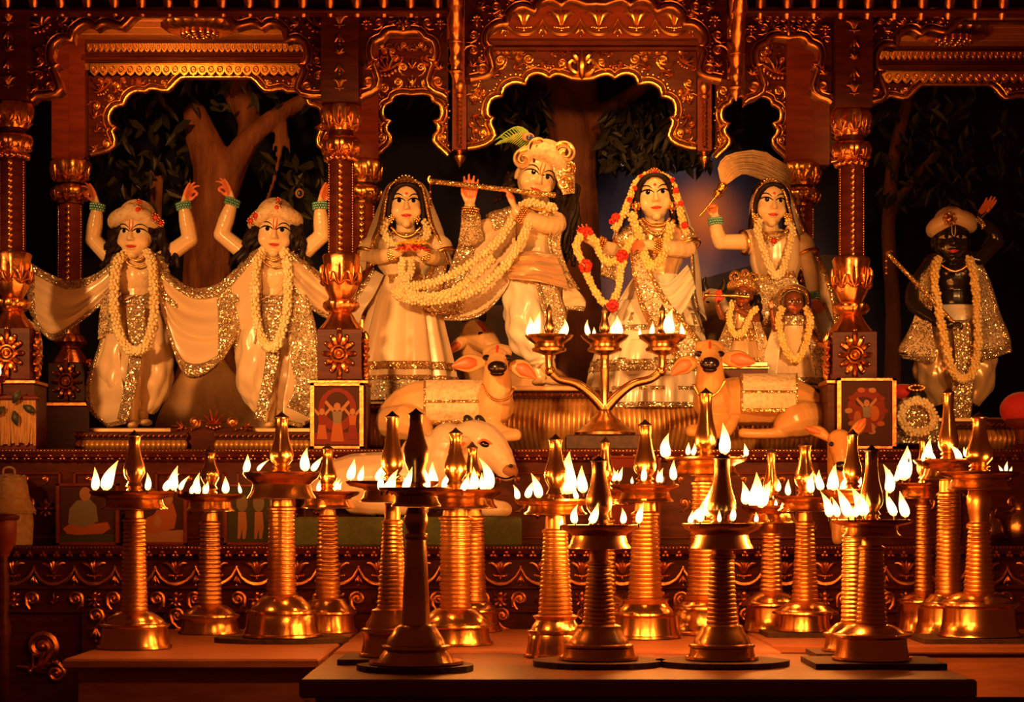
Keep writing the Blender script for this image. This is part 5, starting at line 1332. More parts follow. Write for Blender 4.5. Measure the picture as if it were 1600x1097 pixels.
# ---- E: garlanded lady beside the flute player
E = Fig(8.75, 1020, 628, 'garlanded lady statue with dark hair in white flounced dress on the central pedestal', group='central pair'); f = E
lady(f, 1022, 306, 84, 1028, 358, 46, 432, 0, -4)
f.limb([(988, 368, 0.0, 13), (966, 392, -0.02, 14)], 2); f.limb([(966, 394, -0.02, 14), (946, 388, -0.08, 12), (928, 378, -0.12, 8)], 7)
f.hand(928, 380, -0.12, (-0.62, -0.15, 0.72), (0.15, -0.95, 0.1), 38, (0.16, 0.14, 0.14, 0.2), side=-1, thumb=(0.7, 0.5, 0.3))
f.limb([(1064, 368, 0.0, 13), (1074, 388, -0.03, 14)], 2); f.limb([(1074, 390, -0.03, 14), (1048, 388, -0.11, 12.5), (1014, 382, -0.16, 8)], 7)
f.hand(1014, 382, -0.16, (-1, -0.2, -0.05), (0.1, -0.75, -0.6), 36, (0.5, 0.45, 0.4, 0.35), side=-1, thumb=(0.8, 0.4, 0.5))
f.finish(bindi=True); hair_cap(f, 1022, 306, 84)
blouse(f, 1028, 358, 42, 436, 'satin_gold')
f.sleeve('sleeve', [(992, 362, 0.0, 15), (976, 380, -0.01, 18), (966, 390, -0.02, 18)], 'sequin', 0.04, 12, 20, 'gold')
f.sleeve('sleeve', [(1062, 362, 0.0, 15), (1072, 376, -0.02, 18), (1076, 384, -0.03, 18)], 'sequin', 0.04, 12, 20, 'gold')
f.cloth('hanging_sleeve', [[(944, 392, -0.10), (974, 400, -0.05)], [(940, 412, -0.10), (972, 424, -0.05)], [(938, 430, -0.10), (966, 440, -0.05)]], 'sequin_lace', 14, 12, (0.006, 3, 0), bands=((0, 1, .8, 1),))
f.skirt('skirt', [(430, 1028, 34, .3), (450, 1027, 44, .8), (490, 1024, 60, 1), (540, 1021, 78, 1), (585, 1020, 90, 1), (612, 1020, 95, 1), (632, 1020, 97, 1)], 'satin_white', 12, 0.10, 0.72, 160, 44, bands=((0.34, 0.40), (0.58, 0.66), (0.80, 0.84)))
for y0, y1, w0, w1 in ((470, 520, 54, 76), (535, 572, 80, 92), (590, 640, 93, 100)):
    f.skirt('flounce', [(y0, 1022, w0, .4), ((y0 + y1) / 2, 1021, (w0 + w1) / 2 + 3, 1), (y1, 1020, w1, 1.2)], 'satin_white', 22, 0.04, 0.72, 170, 12, bands=((0.8, 1.0),), ph=y0)
f.cloth('sari_drape', [[(1000, 372, -0.10), (984, 395, -0.10)], [(1016, 420, -0.15), (990, 440, -0.15)], [(1044, 470, -0.19), (1004, 490, -0.19)], [(1078, 510, -0.20), (1030, 530, -0.22)], [(1104, 545, -0.16), (1064, 570, -0.22)]], 'sequin_lace', 18, 34, (0.006, 4, 0), bands=((0, .18, 0, 1), (.82, 1, 0, 1)), bandm='sequin_gold')
f.cloth('white_apron', [[(1008, 424, -0.13), (1040, 444, -0.15), (1074, 414, -0.07)], [(1008, 440, -0.15), (1044, 460, -0.17), (1079, 424, -0.08)], [(1012, 456, -0.165), (1050, 476, -0.18), (1083, 436, -0.085)], [(1022, 474, -0.175), (1060, 494, -0.185), (1087, 450, -0.09)]], 'satin_white', 30, 30, (0.010, 2.2, 0))
f.cloth('veil', [[(1022, 268, 0.02), (1022, 268, 0.09), (1022, 290, 0.18)], [(1046, 276, 0.0), (1050, 280, 0.08), (1046, 295, 0.18)], [(1060, 310, -0.01), (1066, 315, 0.07), (1060, 325, 0.17)], [(1072, 350, -0.04), (1080, 355, 0.05), (1074, 360, 0.16)], [(1080, 400, -0.05), (1092, 410, 0.04), (1084, 415, 0.14)], [(1082, 450, -0.05), (1098, 470, 0.03), (1090, 470, 0.13)], [(1088, 482, -0.05), (1104, 500, 0.03), (1096, 500, 0.13)]], 'satin_white', 14, 38, (0.005, 3, 0), bands=((0, .14, 0, 1),))
f.cloth('veil', [[(1022, 268, 0.02), (1022, 268, 0.09), (1022, 290, 0.18)], [(998, 278, 0.0), (994, 282, 0.08), (998, 295, 0.18)], [(984, 312, 0.0), (978, 316, 0.07), (984, 325, 0.17)], [(972, 345, -0.02), (964, 352, 0.06), (972, 360, 0.16)], [(960, 375, -0.02), (952, 390, 0.06), (962, 390, 0.15)]], 'veil', 14, 28, (0.005, 3, 0), bands=((0, .14, 0, 1),), bandm='sequin_gold')
tiara(f, 1022, 276, -0.07, 18); earrings(f, [(994, 322, -0.06), (1050, 322, -0.06)], 6.5)
f.chain('necklace', [(1000, 345, -0.05), (1010, 358, -0.11), (1026, 366, -0.125), (1042, 358, -0.11), (1052, 346, -0.05)], 'sequin_gold', 3.4, 24)
f.chain('necklace', [(1004, 342, -0.05), (1014, 350, -0.10), (1026, 353, -0.11), (1038, 350, -0.10), (1046, 342, -0.05)], 'gold', 2.4, 22)
f.cuff(1026, 384, -0.145, (-1, -.2, 0), 11, 'gold', n=4, w=2.6); f.cuff(938, 382, -0.10, (-1, -.2, .4), 11, 'gold', n=3)
base_plate(f, 1020, 606, 60)
garland('yellow and red flower garland framing the veil of the white-dressed lady', 8.75, [[(1020, 272, -0.05), (1000, 280, -0.05), (986, 302, -0.04), (978, 326, -0.04), (966, 348, -0.04), (960, 358, -0.04)], [(1024, 272, -0.05), (1044, 280, -0.05), (1056, 302, -0.04), (1062, 326, -0.04), (1068, 350, -0.05), (1074, 372, -0.05)]], 5.0, 'petal_yellow', 2.8,
        [(1002, 276, -.07, 4), (992, 294, -.06, 4), (984, 312, -.06, 4.5), (1050, 281, -.06, 5), (1056, 298, -.06, 5), (1064, 318, -.06, 5), (1070, 352, -.07, 6), (962, 340, -.06, 7), (956, 346, -.06, 5), (1024, 268, -.07, 4)])
garland('yellow neck garland lying on the bodice of the white-dressed lady', 8.75, [[(988, 336, -0.05), (994, 356, -0.11), (1004, 380, -0.14), (1008, 404, -0.15), (1020, 416, -0.155), (1034, 402, -0.15), (1042, 376, -0.13), (1048, 352, -0.09)]], 6.5, 'petal_yellow', 3.0)
garland('long garland with red roses draped over both hands of the white-dressed lady', 8.75, [[(908, 366, -0.19), (900, 385, -0.20), (908, 405, -0.21), (918, 430, -0.22), (930, 455, -0.22), (944, 474, -0.22), (956, 474, -0.22), (966, 452, -0.22), (970, 425, -0.22), (976, 398, -0.215), (984, 376, -0.21)], [(916, 364, -0.20), (930, 376, -0.21), (938, 398, -0.215), (952, 410, -0.22), (968, 404, -0.22), (978, 388, -0.22), (988, 372, -0.21)]], 4.6, 'petal_yellow', 2.8,
        [(915, 416, -.23, 11), (972, 400, -.235, 10), (957, 478, -.24, 10), (918, 362, -.21, 9), (908, 360, -.20, 5)])

# ---- F: whisk bearer
Fw = Fig(8.8, 1215, 610, 'lady statue in a golden veil raising a fly whisk beside the third front column', group='lady attendants'); f = Fw
lady(f, 1203, 318, 78, 1213, 370, 42, 450, 6, 2)
f.limb([(1176, 378, 0.0, 14), (1126, 378, -0.02, 12)], 2); f.limb([(1126, 378, -0.02, 12.5), (1120, 362, -0.04, 11.5), (1118, 342, -0.06, 8.5)], 6)
f.hand(1117, 340, -0.06, (-0.1, -0.1, 1), (-0.55, -0.8, 0), 34, (1.1, 1.1, 1.1, 1.1), side=-1, thumb=(0.6, 0.4, 0.7))
f.limb([(1252, 382, 0.0, 13), (1266, 425, -0.03, 12), (1270, 464, -0.06, 8.5)], 8)
f.hand(1270, 466, -0.06, (0.45, -0.25, -0.8), (-0.3, -0.9, 0.1), 34, (0.4, 0.35, 0.3, 0.3), side=1, thumb=(0.7, 0.5, 0.3))
f.finish(bindi=True); hair_cap(f, 1203, 318, 78)
blouse(f, 1213, 370, 40, 452, 'satin')
f.sleeve('sleeve', [(1184, 372, 0.0, 16), (1174, 377, 0.0, 19), (1162, 379, -0.01, 18)], 'satin', 0.04, 10, 20, 'gold')
f.sleeve('sleeve', [(1246, 372, 0.0, 16), (1254, 384, 0.0, 19), (1260, 398, -0.01, 18)], 'satin', 0.04, 10, 20, 'gold')
f.skirt('skirt', [(446, 1214, 34, .3), (465, 1216, 44, .8), (500, 1222, 58, 1), (545, 1228, 70, 1), (585, 1230, 78, 1), (612, 1230, 80, 1)], 'satin', 11, 0.11, 0.72, 170, 40, bands=((0.84, 0.90), (0.0, 0.10)), bandm='sequin_gold')
f.cloth('sari_drape', [[(1190, 430, -0.12), (1240, 424, -0.10)], [(1178, 455, -0.15), (1252, 455, -0.12)], [(1172, 480, -0.17), (1254, 486, -0.14)], [(1190, 510, -0.18), (1250, 515, -0.15)]], 'sequin_lace', 22, 24, (0.010, 3.5, 0), bands=((0, 1, 0, .12), (0, 1, .88, 1)), bandm='sequin_gold')
f.cloth('veil', [[(1203, 286, -0.045), (1205, 282, 0.08), (1206, 300, 0.17)], [(1222, 296, -0.06), (1230, 292, 0.06), (1226, 305, 0.16)], [(1232, 324, -0.06), (1246, 326, 0.05), (1240, 335, 0.15)], [(1240, 358, -0.06), (1262, 366, 0.05), (1252, 370, 0.15)], [(1258, 400, -0.02), (1284, 410, 0.05), (1270, 415, 0.15)], [(1272, 440, -0.01), (1302, 452, 0.05), (1288, 455, 0.14)], [(1280, 480, 0.0), (1312, 495, 0.05), (1296, 495, 0.13)], [(1284, 530, 0.0), (1312, 535, 0.05), (1300, 535, 0.12)]], 'veil', 16, 44, (0.006, 4, 0.3), bands=((0.3, .58, 0, 1), (0, .12, 0, .5)), bandm='sequin_gold', bandname='gold_border')
f.cloth('veil', [[(1203, 286, -0.045), (1201, 282, 0.08), (1200, 300, 0.17)], [(1184, 296, -0.06), (1180, 295, 0.06), (1184, 305, 0.16)], [(1175, 322, -0.06), (1172, 324, 0.05), (1176, 335, 0.15)], [(1180, 350, -0.04), (1172, 356, 0.04), (1178, 365, 0.14)], [(1186, 368, -0.06), (1176, 374, 0.02), (1182, 380, 0.12)]], 'veil', 14, 26, (0.005, 4, 0.9), bands=((0, .16, 0, 1),), bandm='sequin_gold', bandname='gold_border')
f.cloth('side_scarf', [[(1262, 470, -0.04), (1290, 474, 0.0)], [(1268, 510, -0.06), (1304, 515, 0.0)], [(1272, 560, -0.07), (1306, 565, -0.02)], [(1278, 600, -0.06), (1306, 604, -0.02)]], 'satin_white', 14, 24, (0.009, 3, 0), bands=((0, .2, 0, 1), (.85, 1, 0, 1)))
tiara(f, 1203, 292, -0.06, 20); earrings(f, [(1180, 338, -0.05), (1230, 338, -0.05)], 4)
f.chain('necklace', [(1186, 352, -0.05), (1196, 368, -0.115), (1210, 374, -0.125), (1224, 368, -0.11), (1232, 354, -0.05)], 'sequin_gold', 3.2, 24); f.brooch(1209, 376, -0.135, 7)
f.cuff(1118, 346, -0.055, (-0.1, 0, 1), 10); f.cuff(1270, 462, -0.06, (0.1, 0, -1), 10)
base_plate(f, 1228, 613, 70)
garland('cream neck garland of the whisk bearer', 8.8, [[(1186, 346, -0.04), (1184, 362, -0.10), (1194, 392, -0.135), (1204, 420, -0.145), (1214, 432, -0.15), (1224, 418, -0.145), (1232, 390, -0.13), (1238, 362, -0.09), (1232, 346, -0.04)]], 5.2, 'petal_cream', 2.7)
wk = thing('fly_whisk', P(1117, 316, 8.72), 'fly whisk of pale yak hair held up by the golden veiled lady', 'whisk')
o = MB(); o.tube([P(1093, 338, 8.70), P(1117, 309, 8.70)], S(1.5, 8.7), 8); o.build('handle', 'gold', wk)
o = MB(); o.tube([P(1117, 309, 8.70), P(1122, 302, 8.70), P(1125, 298, 8.70), P(1130, 290, 8.70), P(1133, 286, 8.70)], [S(q, 8.7) for q in (4, 7.5, 6, 8, 5)], 12, 16); o.build('ferrule', 'gold', wk)
rnd = random.Random(5); o = MB()
for i in range(900):
    a, b2 = rnd.uniform(-1, 1), rnd.uniform(-1, 1)
    k = rnd.uniform(0.45, 1.0); w1 = rnd.uniform(-3, 3)
    pts = [(1131 + 2 * a, 289, 8.70 + .006 * b2), (1134 + 11 * a, 270 + 10 * a, 8.72 + .04 * b2), (1152 + 9 * a + w1, 256 + 15 * a, 8.78 + .05 * b2), (1184 + 6 * k + w1, 256 + 20 * a + 3 * abs(b2), 8.93 + .05 * b2), (1182 + 56 * k, 270 + 17 * a + 12 * k + w1, 9.00 + .04 * b2)]
    o.tube([P(*q) for q in catmull(pts, 10)], [S(r_, 8.7) for r_ in (1.0, 1.1, 1.1, 1.1, 1.1, 1.0, .9, .8, .6, .2)], 4)
o.build('hair_plume', 'yak_hair', wk, kind='stuff')

# ---- G, H: two small bronze figures in front of the whisk bearer
G = Fig(8.5, 1158, 560, 'small bronze flute playing statue in a tall curled turban beside the right calf', skin='bronze_skin', group='small bronze figures', voxel=0.0025); f = G
f.head(1161, 462, 0, 40, -10, 0, 8); f.blob(1160, 496, 0, 16, 12, 22); f.limb([(1144, 486, 0, 7), (1160, 482, 0, 8), (1178, 488, 0, 7)], 5)
f.limb([(1144, 486, 0, 7), (1130, 496, -.02, 6), (1122, 478, -.04, 4.5)], 8); f.hand(1122, 477, -.04, (0, 0, 1), (0, -1, 0), 16, (.4, .4, .4, .4), red=False)
f.limb([(1178, 488, 0, 7), (1180, 498, -.03, 6.5), (1152, 484, -.06, 4.5)], 8); f.hand(1152, 482, -.06, (-.3, 0, 1), (-1, 0, 0), 16, (.5, .5, .5, .4), red=False)
f.finish(eyes='eye_white'); f.turban(1162, 446, .01, 42, 24, tilt=.15, m='sequin_gold', roll_r=7)
spiral(f, 1150, 432, -.03, 9, 2.5, 1.2, 1, tr=2.4); spiral(f, 1178, 434, -.03, 9, 2.5, 1.2, 1, tr=2.4); spiral(f, 1165, 428, -.03, 7, 2.5, 1.2, 1, tr=2.2)
f.curls('hair', [(1176 + 2 * (i % 5), 462 + 3 * (i % 3), .01 + .006 * (i % 4), 42, 2 * (i % 4)) for i in range(12)], 4, seed=2)
f.skirt('dress', [(486, 1160, 17, .2), (505, 1160, 18, .6), (530, 1158, 27, 1), (552, 1157, 34, 1), (566, 1157, 36, 1)], 'satin_gold', 12, .06, .72, 90, 22, bands=((.35, .55), (.88, 1)), bandm='sequin_gold')
f.cloth('scarf', [[(1140, 492, -.02), (1150, 498, -.05)], [(1124, 530, -.02), (1142, 540, -.06)], [(1112, 562, 0), (1136, 572, -.05)]], 'sequin', 10, 16, (.005, 3, 0)); f.cloth('scarf', [[(1176, 500, -.04), (1184, 494, -.01)], [(1184, 536, -.05), (1198, 530, -.01)], [(1186, 570, -.05), (1206, 562, 0)]], 'sequin_lace', 10, 16, (.005, 3, 0))
base_plate(f, 1158, 568, 36, .1)
garland('cream garland on the small bronze flute player', 8.5, [[(1146, 472, -.04), (1140, 492, -.06), (1142, 512, -.07), (1152, 524, -.08), (1164, 514, -.08), (1172, 494, -.07), (1182, 482, -.05)]], 4.4, 'petal_yellow', 2.4)
fl = thing('flute', P(1103, 462, 8.44), 'short gold flute of the small bronze statue', 'flute')
o = MB(); o.tube([P(1105, 461, 8.44), P(1150, 462, 8.43), P(1170, 464, 8.43)], S(2.4, 8.44), 8); o.ellipsoid(P(1104, 461, 8.44), (S(5, 8.4), S(3, 8.4), S(4, 8.4)), None, 10, 6); o.build('pipe', 'gold', fl)
o = MB(); beads(o, [P(1124 + random.uniform(-5, 5), 462 + random.uniform(-7, 7), 8.425) for _ in range(14)], S(3, 8.4)); o.build('flower_tuft', 'rose_red', fl)
Hh = Fig(8.5, 1240, 596, 'small bronze lady statue in a golden hood before the whisk bearer skirt', skin='bronze_skin', group='small bronze figures', voxel=0.0025); f = Hh
f.head(1240, 474, 0, 40, 4, 0, 0); f.blob(1240, 510, 0, 16, 12, 22); f.limb([(1224, 500, 0, 7), (1240, 496, 0, 8), (1256, 500, 0, 7)], 5)
f.limb([(1224, 500, 0, 7), (1214, 518, -.02, 6), (1206, 486, -.05, 4)], 8); f.hand(1206, 484, -.05, (-.2, 0, 1), (0, -1, 0), 15, (.3, .3, .3, .3)); f.limb([(1256, 500, 0, 7), (1268, 520, -.02, 6), (1276, 532, -.05, 4)], 8); f.hand(1277, 534, -.05, (.6, -.3, -.5), (0, -1, 0), 15, (.3, .3, .3, .3))
f.finish(bindi=True, eyes='eye_white')
f.cloth('hood', [[(1218, 486, 0), (1220, 460, -.02), (1240, 450, -.05), (1260, 460, -.02), (1262, 486, 0)], [(1214, 488, .03), (1216, 456, .03), (1240, 444, .03), (1264, 456, .03), (1266, 488, .03)], [(1220, 490, .07), (1222, 462, .08), (1240, 452, .08), (1258, 462, .08), (1260, 490, .07)]], 'veil', 30, 10, (0, 1, 0), bands=((0, 1, 0, .3),), bandm='sequin_gold')
f.skirt('dress', [(494, 1240, 17, .2), (515, 1240, 18, .6), (545, 1241, 30, 1), (580, 1242, 44, 1), (602, 1242, 50, 1)], 'satin', 12, .05, .7, 110, 26, bands=((.86, 1), (.0, .2)))
f.cloth('scarf', [[(1258, 500, -.03), (1270, 496, 0)], [(1266, 540, -.06), (1288, 536, -.01)], [(1272, 590, -.07), (1300, 586, -.01)]], 'sequin_lace', 10, 18, (.007, 3, 0)); f.cloth('scarf', [[(1212, 500, 0), (1224, 504, -.04)], [(1196, 545, -.02), (1218, 550, -.07)], [(1186, 592, -.02), (1212, 600, -.08)]], 'satin_white', 10, 18, (.007, 3, 0))
base_plate(f, 1242, 604, 44, .1)
garland('cream garland on the small bronze hooded lady', 8.5, [[(1222, 482, -.02), (1216, 500, -.07), (1222, 530, -.09), (1230, 552, -.11), (1242, 562, -.115), (1254, 552, -.11), (1262, 528, -.09), (1266, 500, -.07), (1260, 482, -.02)]], 5.0, 'petal_yellow', 2.6)

# ---- I: black stone figure
I = Fig(8.6, 1492, 652, 'black stone statue in a cream turban with a gold stick, right bay', skin='black_stone', group='black stone figure'); f = I
f.head(1486, 376, 0, 78, -4, 0, 0); f.blob(1494, 432, 0, 36, 24, 34); f.blob(1494, 465, 0, 29, 20, 34); f.blob(1480, 425, -.035, 16, 14, 14); f.blob(1508, 425, -.035, 16, 14, 14)
f.limb([(1456, 410, 0, 14), (1490, 402, 0, 15), (1528, 408, 0, 14)], 5)
f.limb([(1456, 412, 0, 14), (1432, 445, -.01, 13), (1428, 475, -.03, 12.5), (1458, 498, -.09, 11), (1484, 507, -.13, 8)], 14); f.hand(1484, 507, -.13, (1, -.2, .05), (0, -.3, -1), 30, (1.0, 1.0, 1.0, 1.0), side=-1, red=False)
f.limb([(1528, 408, 0, 14), (1558, 378, .02, 11)], 2); f.limb([(1558, 378, .02, 11), (1550, 360, .01, 10), (1528, 346, -.02, 8)], 7); f.hand(1527, 342, -.02, (.62, -.1, .78), (-.6, -.6, .4), 44, (.12, .1, .1, .12), side=1, thumb=(.8, .4, .3))
f.limb([(1480, 510, 0, 20), (1470, 580, 0, 17), (1480, 645, 0, 9)], 6); f.limb([(1512, 510, 0, 20), (1516, 580, 0, 17), (1510, 645, 0, 9)], 6); feet(f, [(1480, 648, -.03, 18, .1), (1512, 648, -.03, 18, -.1)])
f.finish(lips='rose_red', tilak='eye_white', eyes='turban_cloth')
f.turban(1486, 349, .02, 60, 38, tilt=-.12, m='satin', roll_r=13); f.brooch(1484, 342, -.085, 12, 'gold', 'sequin_gold')
f.cuff(1531, 348, -.02, (.6, 0, .5), 9, 'sequin', n=2); f.cuff(1470, 504, -.11, (1, -.3, -.2), 9, 'sequin', n=2)
f.chain('necklace', [(1468, 412, -.06), (1480, 420, -.10), (1492, 424, -.105), (1504, 420, -.10), (1514, 412, -.06)], 'gold', 2.2, 30)
f.skirt('waistband', [(478, 1495, 33, .2), (492, 1495, 38, .2), (506, 1495, 40, .2)], 'satin_white', 12, .02, .78, steps=10)
f.sleeve('dhoti_leg', [(1478, 506, 0, 28), (1466, 555, 0, 33), (1462, 595, 0, 30), (1474, 630, 0, 16)], 'satin_gold', .05, 30, 44); f.sleeve('dhoti_leg', [(1514, 506, 0, 27), (1522, 555, 0, 32), (1524, 595, 0, 29), (1514, 630, 0, 16)], 'satin_gold', .05, 30, 44)
f.cloth('front_pleat', [[(1488, 500, -.12), (1516, 500, -.11)], [(1492, 560, -.13), (1522, 560, -.12)], [(1486, 620, -.13), (1520, 620, -.12)], [(1484, 655, -.12), (1516, 655, -.11)]], 'sequin', 12, 26, (.005, 4, 0))
f.cloth('shawl', [[(1462, 402, -.05), (1440, 416, -.02)], [(1462, 440, -.09), (1436, 450, -.04)], [(1456, 480, -.10), (1430, 490, -.05)], [(1456, 515, -.10), (1418, 520, -.03)], [(1464, 550, -.10), (1404, 545, -.02)], [(1456, 568, -.09), (1410, 560, -.02)]], 'sequin_lace', 14, 34, (.009, 3, 0), bands=((0, 1, .88, 1), (.75, 1, .5, .88), (0, .3, 0, .5)))
f.cloth('shawl', [[(1512, 402, -.05), (1532, 410, -.02)], [(1518, 440, -.09), (1548, 444, -.03)], [(1522, 490, -.10), (1562, 490, -.03)], [(1526, 530, -.10), (1576, 524, -.03)], [(1534, 566, -.09), (1580, 550, -.03)]], 'sequin_lace', 16, 34, (.010, 3, 0), bands=((0, 1, .86, 1), (.8, 1, 0, .86), (0, .25, 0, .5)))
base_plate(f, 1496, 655, 60)
garland('yellow garland on the black stone statue', 8.6, [[(1466, 404, -.05), (1460, 430, -.11), (1466, 480, -.14), (1476, 530, -.16), (1488, 578, -.17), (1504, 592, -.17), (1520, 580, -.17), (1528, 540, -.16), (1526, 480, -.14), (1522, 430, -.11), (1514, 404, -.05)]], 6.0, 'petal_yellow', 2.9)
stk = thing('stick', P(1385, 396, 8.46), 'thin gold stick with a tassel held by the black statue', 'stick')
a, b_ = P(1386, 395, 8.45), P(1492, 506, 8.46); n = 44
o = MB(); o.tube([a + (b_ - a) * i / n for i in range(n + 1)], [S(3.2 + .6 * (i % 2), 8.45) for i in range(n + 1)], 8); o.build('rod', 'sequin_gold', stk)
o = MB(); o.tube([P(1384, 398, 8.45), P(1386, 392, 8.45), P(1394, 392, 8.45)], S(2, 8.45), 6, 8); o.tube([P(1385, 398, 8.45), P(1384.5, 428, 8.45)], S(1, 8.45), 6)
for y in (408, 418, 427): o.ellipsoid(P(1384.7, y, 8.45), (S(2.4, 8.45),) * 3, None, 7, 5)
o.build('tassel', 'gold', stk)
# ---------------------------------------------------------------- pedestals
def rope(mb, pts, r, step):
    for a, b_ in zip(pts[:-1], pts[1:]):
        a = Vector(a); b_ = Vector(b_); n = max(2, int((b_ - a).length / step)); d = (b_ - a).normalized(); side = d.cross(Vector((0, 0, 1)))
        for i in range(n):
            c = a + (b_ - a) * (i + .5) / n
            mb.tube([c - d * step * .6 + Vector((0, 0, -r * .7)) , c, c + d * step * .6 + Vector((0, 0, r * .7))], [r * .45, r, r * .45], 6)
    return mb
def pedestal(px0, px1, D0, D1, ztop, label, m='ribbed_gold', lip=0.02, flare=0.035):
    x0, x1 = P(px0, 0, D0).x, P(px1, 0, D0).x
    t = thing('pedestal', ((x0 + x1) / 2, (D0 + D1) / 2, Z2), label, 'pedestal', 'pedestals on the upper step')
    MB().box((x0, D0, ztop - lip * 1.6), (x1, D1, ztop), 0.003).build('top_slab', 'wood', t, smooth=False)
    o = MB(); rope(o, [(x0, D0 - .004, ztop - lip * .8), (x1, D0 - .004, ztop - lip * .8), (x1, D1, ztop - lip * .8)], lip * .42, 0.022); rope(o, [(x0, D1, ztop - lip * .8), (x0, D0 - .004, ztop - lip * .8)], lip * .42, .022)
    o.build('rope_edge', 'gold', t, kind='stuff')
    # ribbed, outward curving body
    o = MB(); h = ztop - lip * 1.6 - Z2
    n = int((x1 - x0) / 0.02)
    rows = []
    for k in range(9):
        f = k / 8; off = flare * math.sin(f * PI * 0.9)
        row = []
        for i in range(n * 4 + 1):
            x = x0 + .01 + (x1 - x0 - .02) * i / (n * 4)
            row.append(Vector((x + (x - (x0 + x1) / 2) * 0.06 * off / flare, D0 + .03 - off - .006 * abs(math.sin(PI * i / 4)), Z2 + h * f)))
        rows.append(row)
    o.rings(rows, closed=False, cap=False)
    solidify(o.build('ribbed_front', m, t), .006)
    MB().box((x0 + .02, D0 + .035, Z2), (x1 - .02, D1, ztop - lip * 1.6)).build('core', 'wood', t, smooth=False)
    return t
zA = P(0, 671, 8.6).z - .02
pedestal(118, 292, 8.32, 8.9, zA, 'gold rope edged pedestal under the far left dancing statue')
pedestal(336, 484, 8.32, 8.9, zA, 'gold rope edged pedestal under the dancing statue beside the column')
zP = P(0, 606, 8.7).z - .02
pedestal(788, 1092, 8.6, 8.98, zP, 'large ribbed central pedestal under the flute player and the white-dressed lady', flare=.06)
pedestal(552, 712, 8.42, 9.0, P(0, 630, 8.75).z - .02, 'pedestal under the petal bearer behind the left calf')
zF = P(0, 613, 8.8).z - .02
pedestal(1128, 1312, 8.42, 9.05, zF, 'pedestal under the whisk bearer behind the right calf')
gb = P(0, 568, 8.5).z - .02
t = thing('plinth_block', (P(1158, 0, 8.5).x, 8.5, zF), 'small block raising the small bronze flute player', 'block'); MB().box((P(1124, 0, 8.5).x, 8.38, zF), (P(1194, 0, 8.5).x, 8.62, gb), .004).build('block', 'wood_red', t, smooth=False)
MB().box((P(1122, 0, 8.5).x, 8.375, gb - .012), (P(1196, 0, 8.5).x, 8.375 + .01, gb - .002), .003).build('gold_strip', 'gold', t, smooth=False)
pedestal(1425, 1590, 8.34, 8.85, P(0, 655, 8.6).z - .02, 'gold rope edged pedestal under the black statue')
cr_ = thing('carved_crest', P(334, 672, 8.34), 'gilded shell crest between the pedestals of the two dancing statues', 'carving')
MB().box((P(272, 0, 8.36).x, 8.34, Z2), (P(396, 0, 8.36).x, 8.42, P(0, 668, 8.36).z), .004).build('block', 'wood', cr_, smooth=False)
put('fan', cr_, 334, 664, 8.335, 26, m='copper_leaf'); put('scroll', cr_, 304, 660, 8.335, 17, .9, m='copper_leaf'); put('scroll', cr_, 364, 660, 8.335, 17, -.9, True, 'copper_leaf'); put('leaf', cr_, 286, 667, 8.335, 18, -1.5, m='copper_leaf'); put('leaf', cr_, 382, 667, 8.335, 18, 1.5, m='copper_leaf')

# ---------------------------------------------------------------- tree sculptures behind the figures
def tree(label, D, limbs, m, px, py, leaves, seed, lm='leaf_green', lo=0.03):
    t = thing('tree', P(px, py, D), label, 'tree')
    o = MB()
    for pts in limbs:
        q = catmull(pts, 16)
        for a, b_ in zip(q[:-1], q[1:]): o.capsule(P(a[0], a[1], D + a[2]), S(a[3], D), P(b_[0], b_[1], D + b_[2]), S(b_[3], D), 10)
    remeshed(o, 'trunk', m, t, 0.013, 1)
    rnd = random.Random(seed); o = MB()
    for x0, x1, y0, y1, n in leaves:
        for _ in range(n):
            c = P(rnd.uniform(x0, x1), rnd.uniform(y0, y1), D + rnd.uniform(-.15, .2)); L = lo * rnd.uniform(.7, 1.7)
            R = Euler((rnd.uniform(-.6, .6), rnd.uniform(-1.2, 1.2), rnd.uniform(-1, 1))).to_matrix()
            vs = [R @ Vector(v) * L + c for v in ((0, 0, 1), (.42, -.12, .2), (.3, -.05, -.7), (0, .02, -1.5), (-.3, -.05, -.7), (-.42, -.12, .2), (0, .1, 0))]
            o.add(vs, [(0, 1, 6), (1, 2, 6), (2, 3, 6), (3, 4, 6), (4, 5, 6), (5, 0, 6)])
    if leaves: o.build('foliage', lm, t, smooth=False, kind='stuff')
    return t
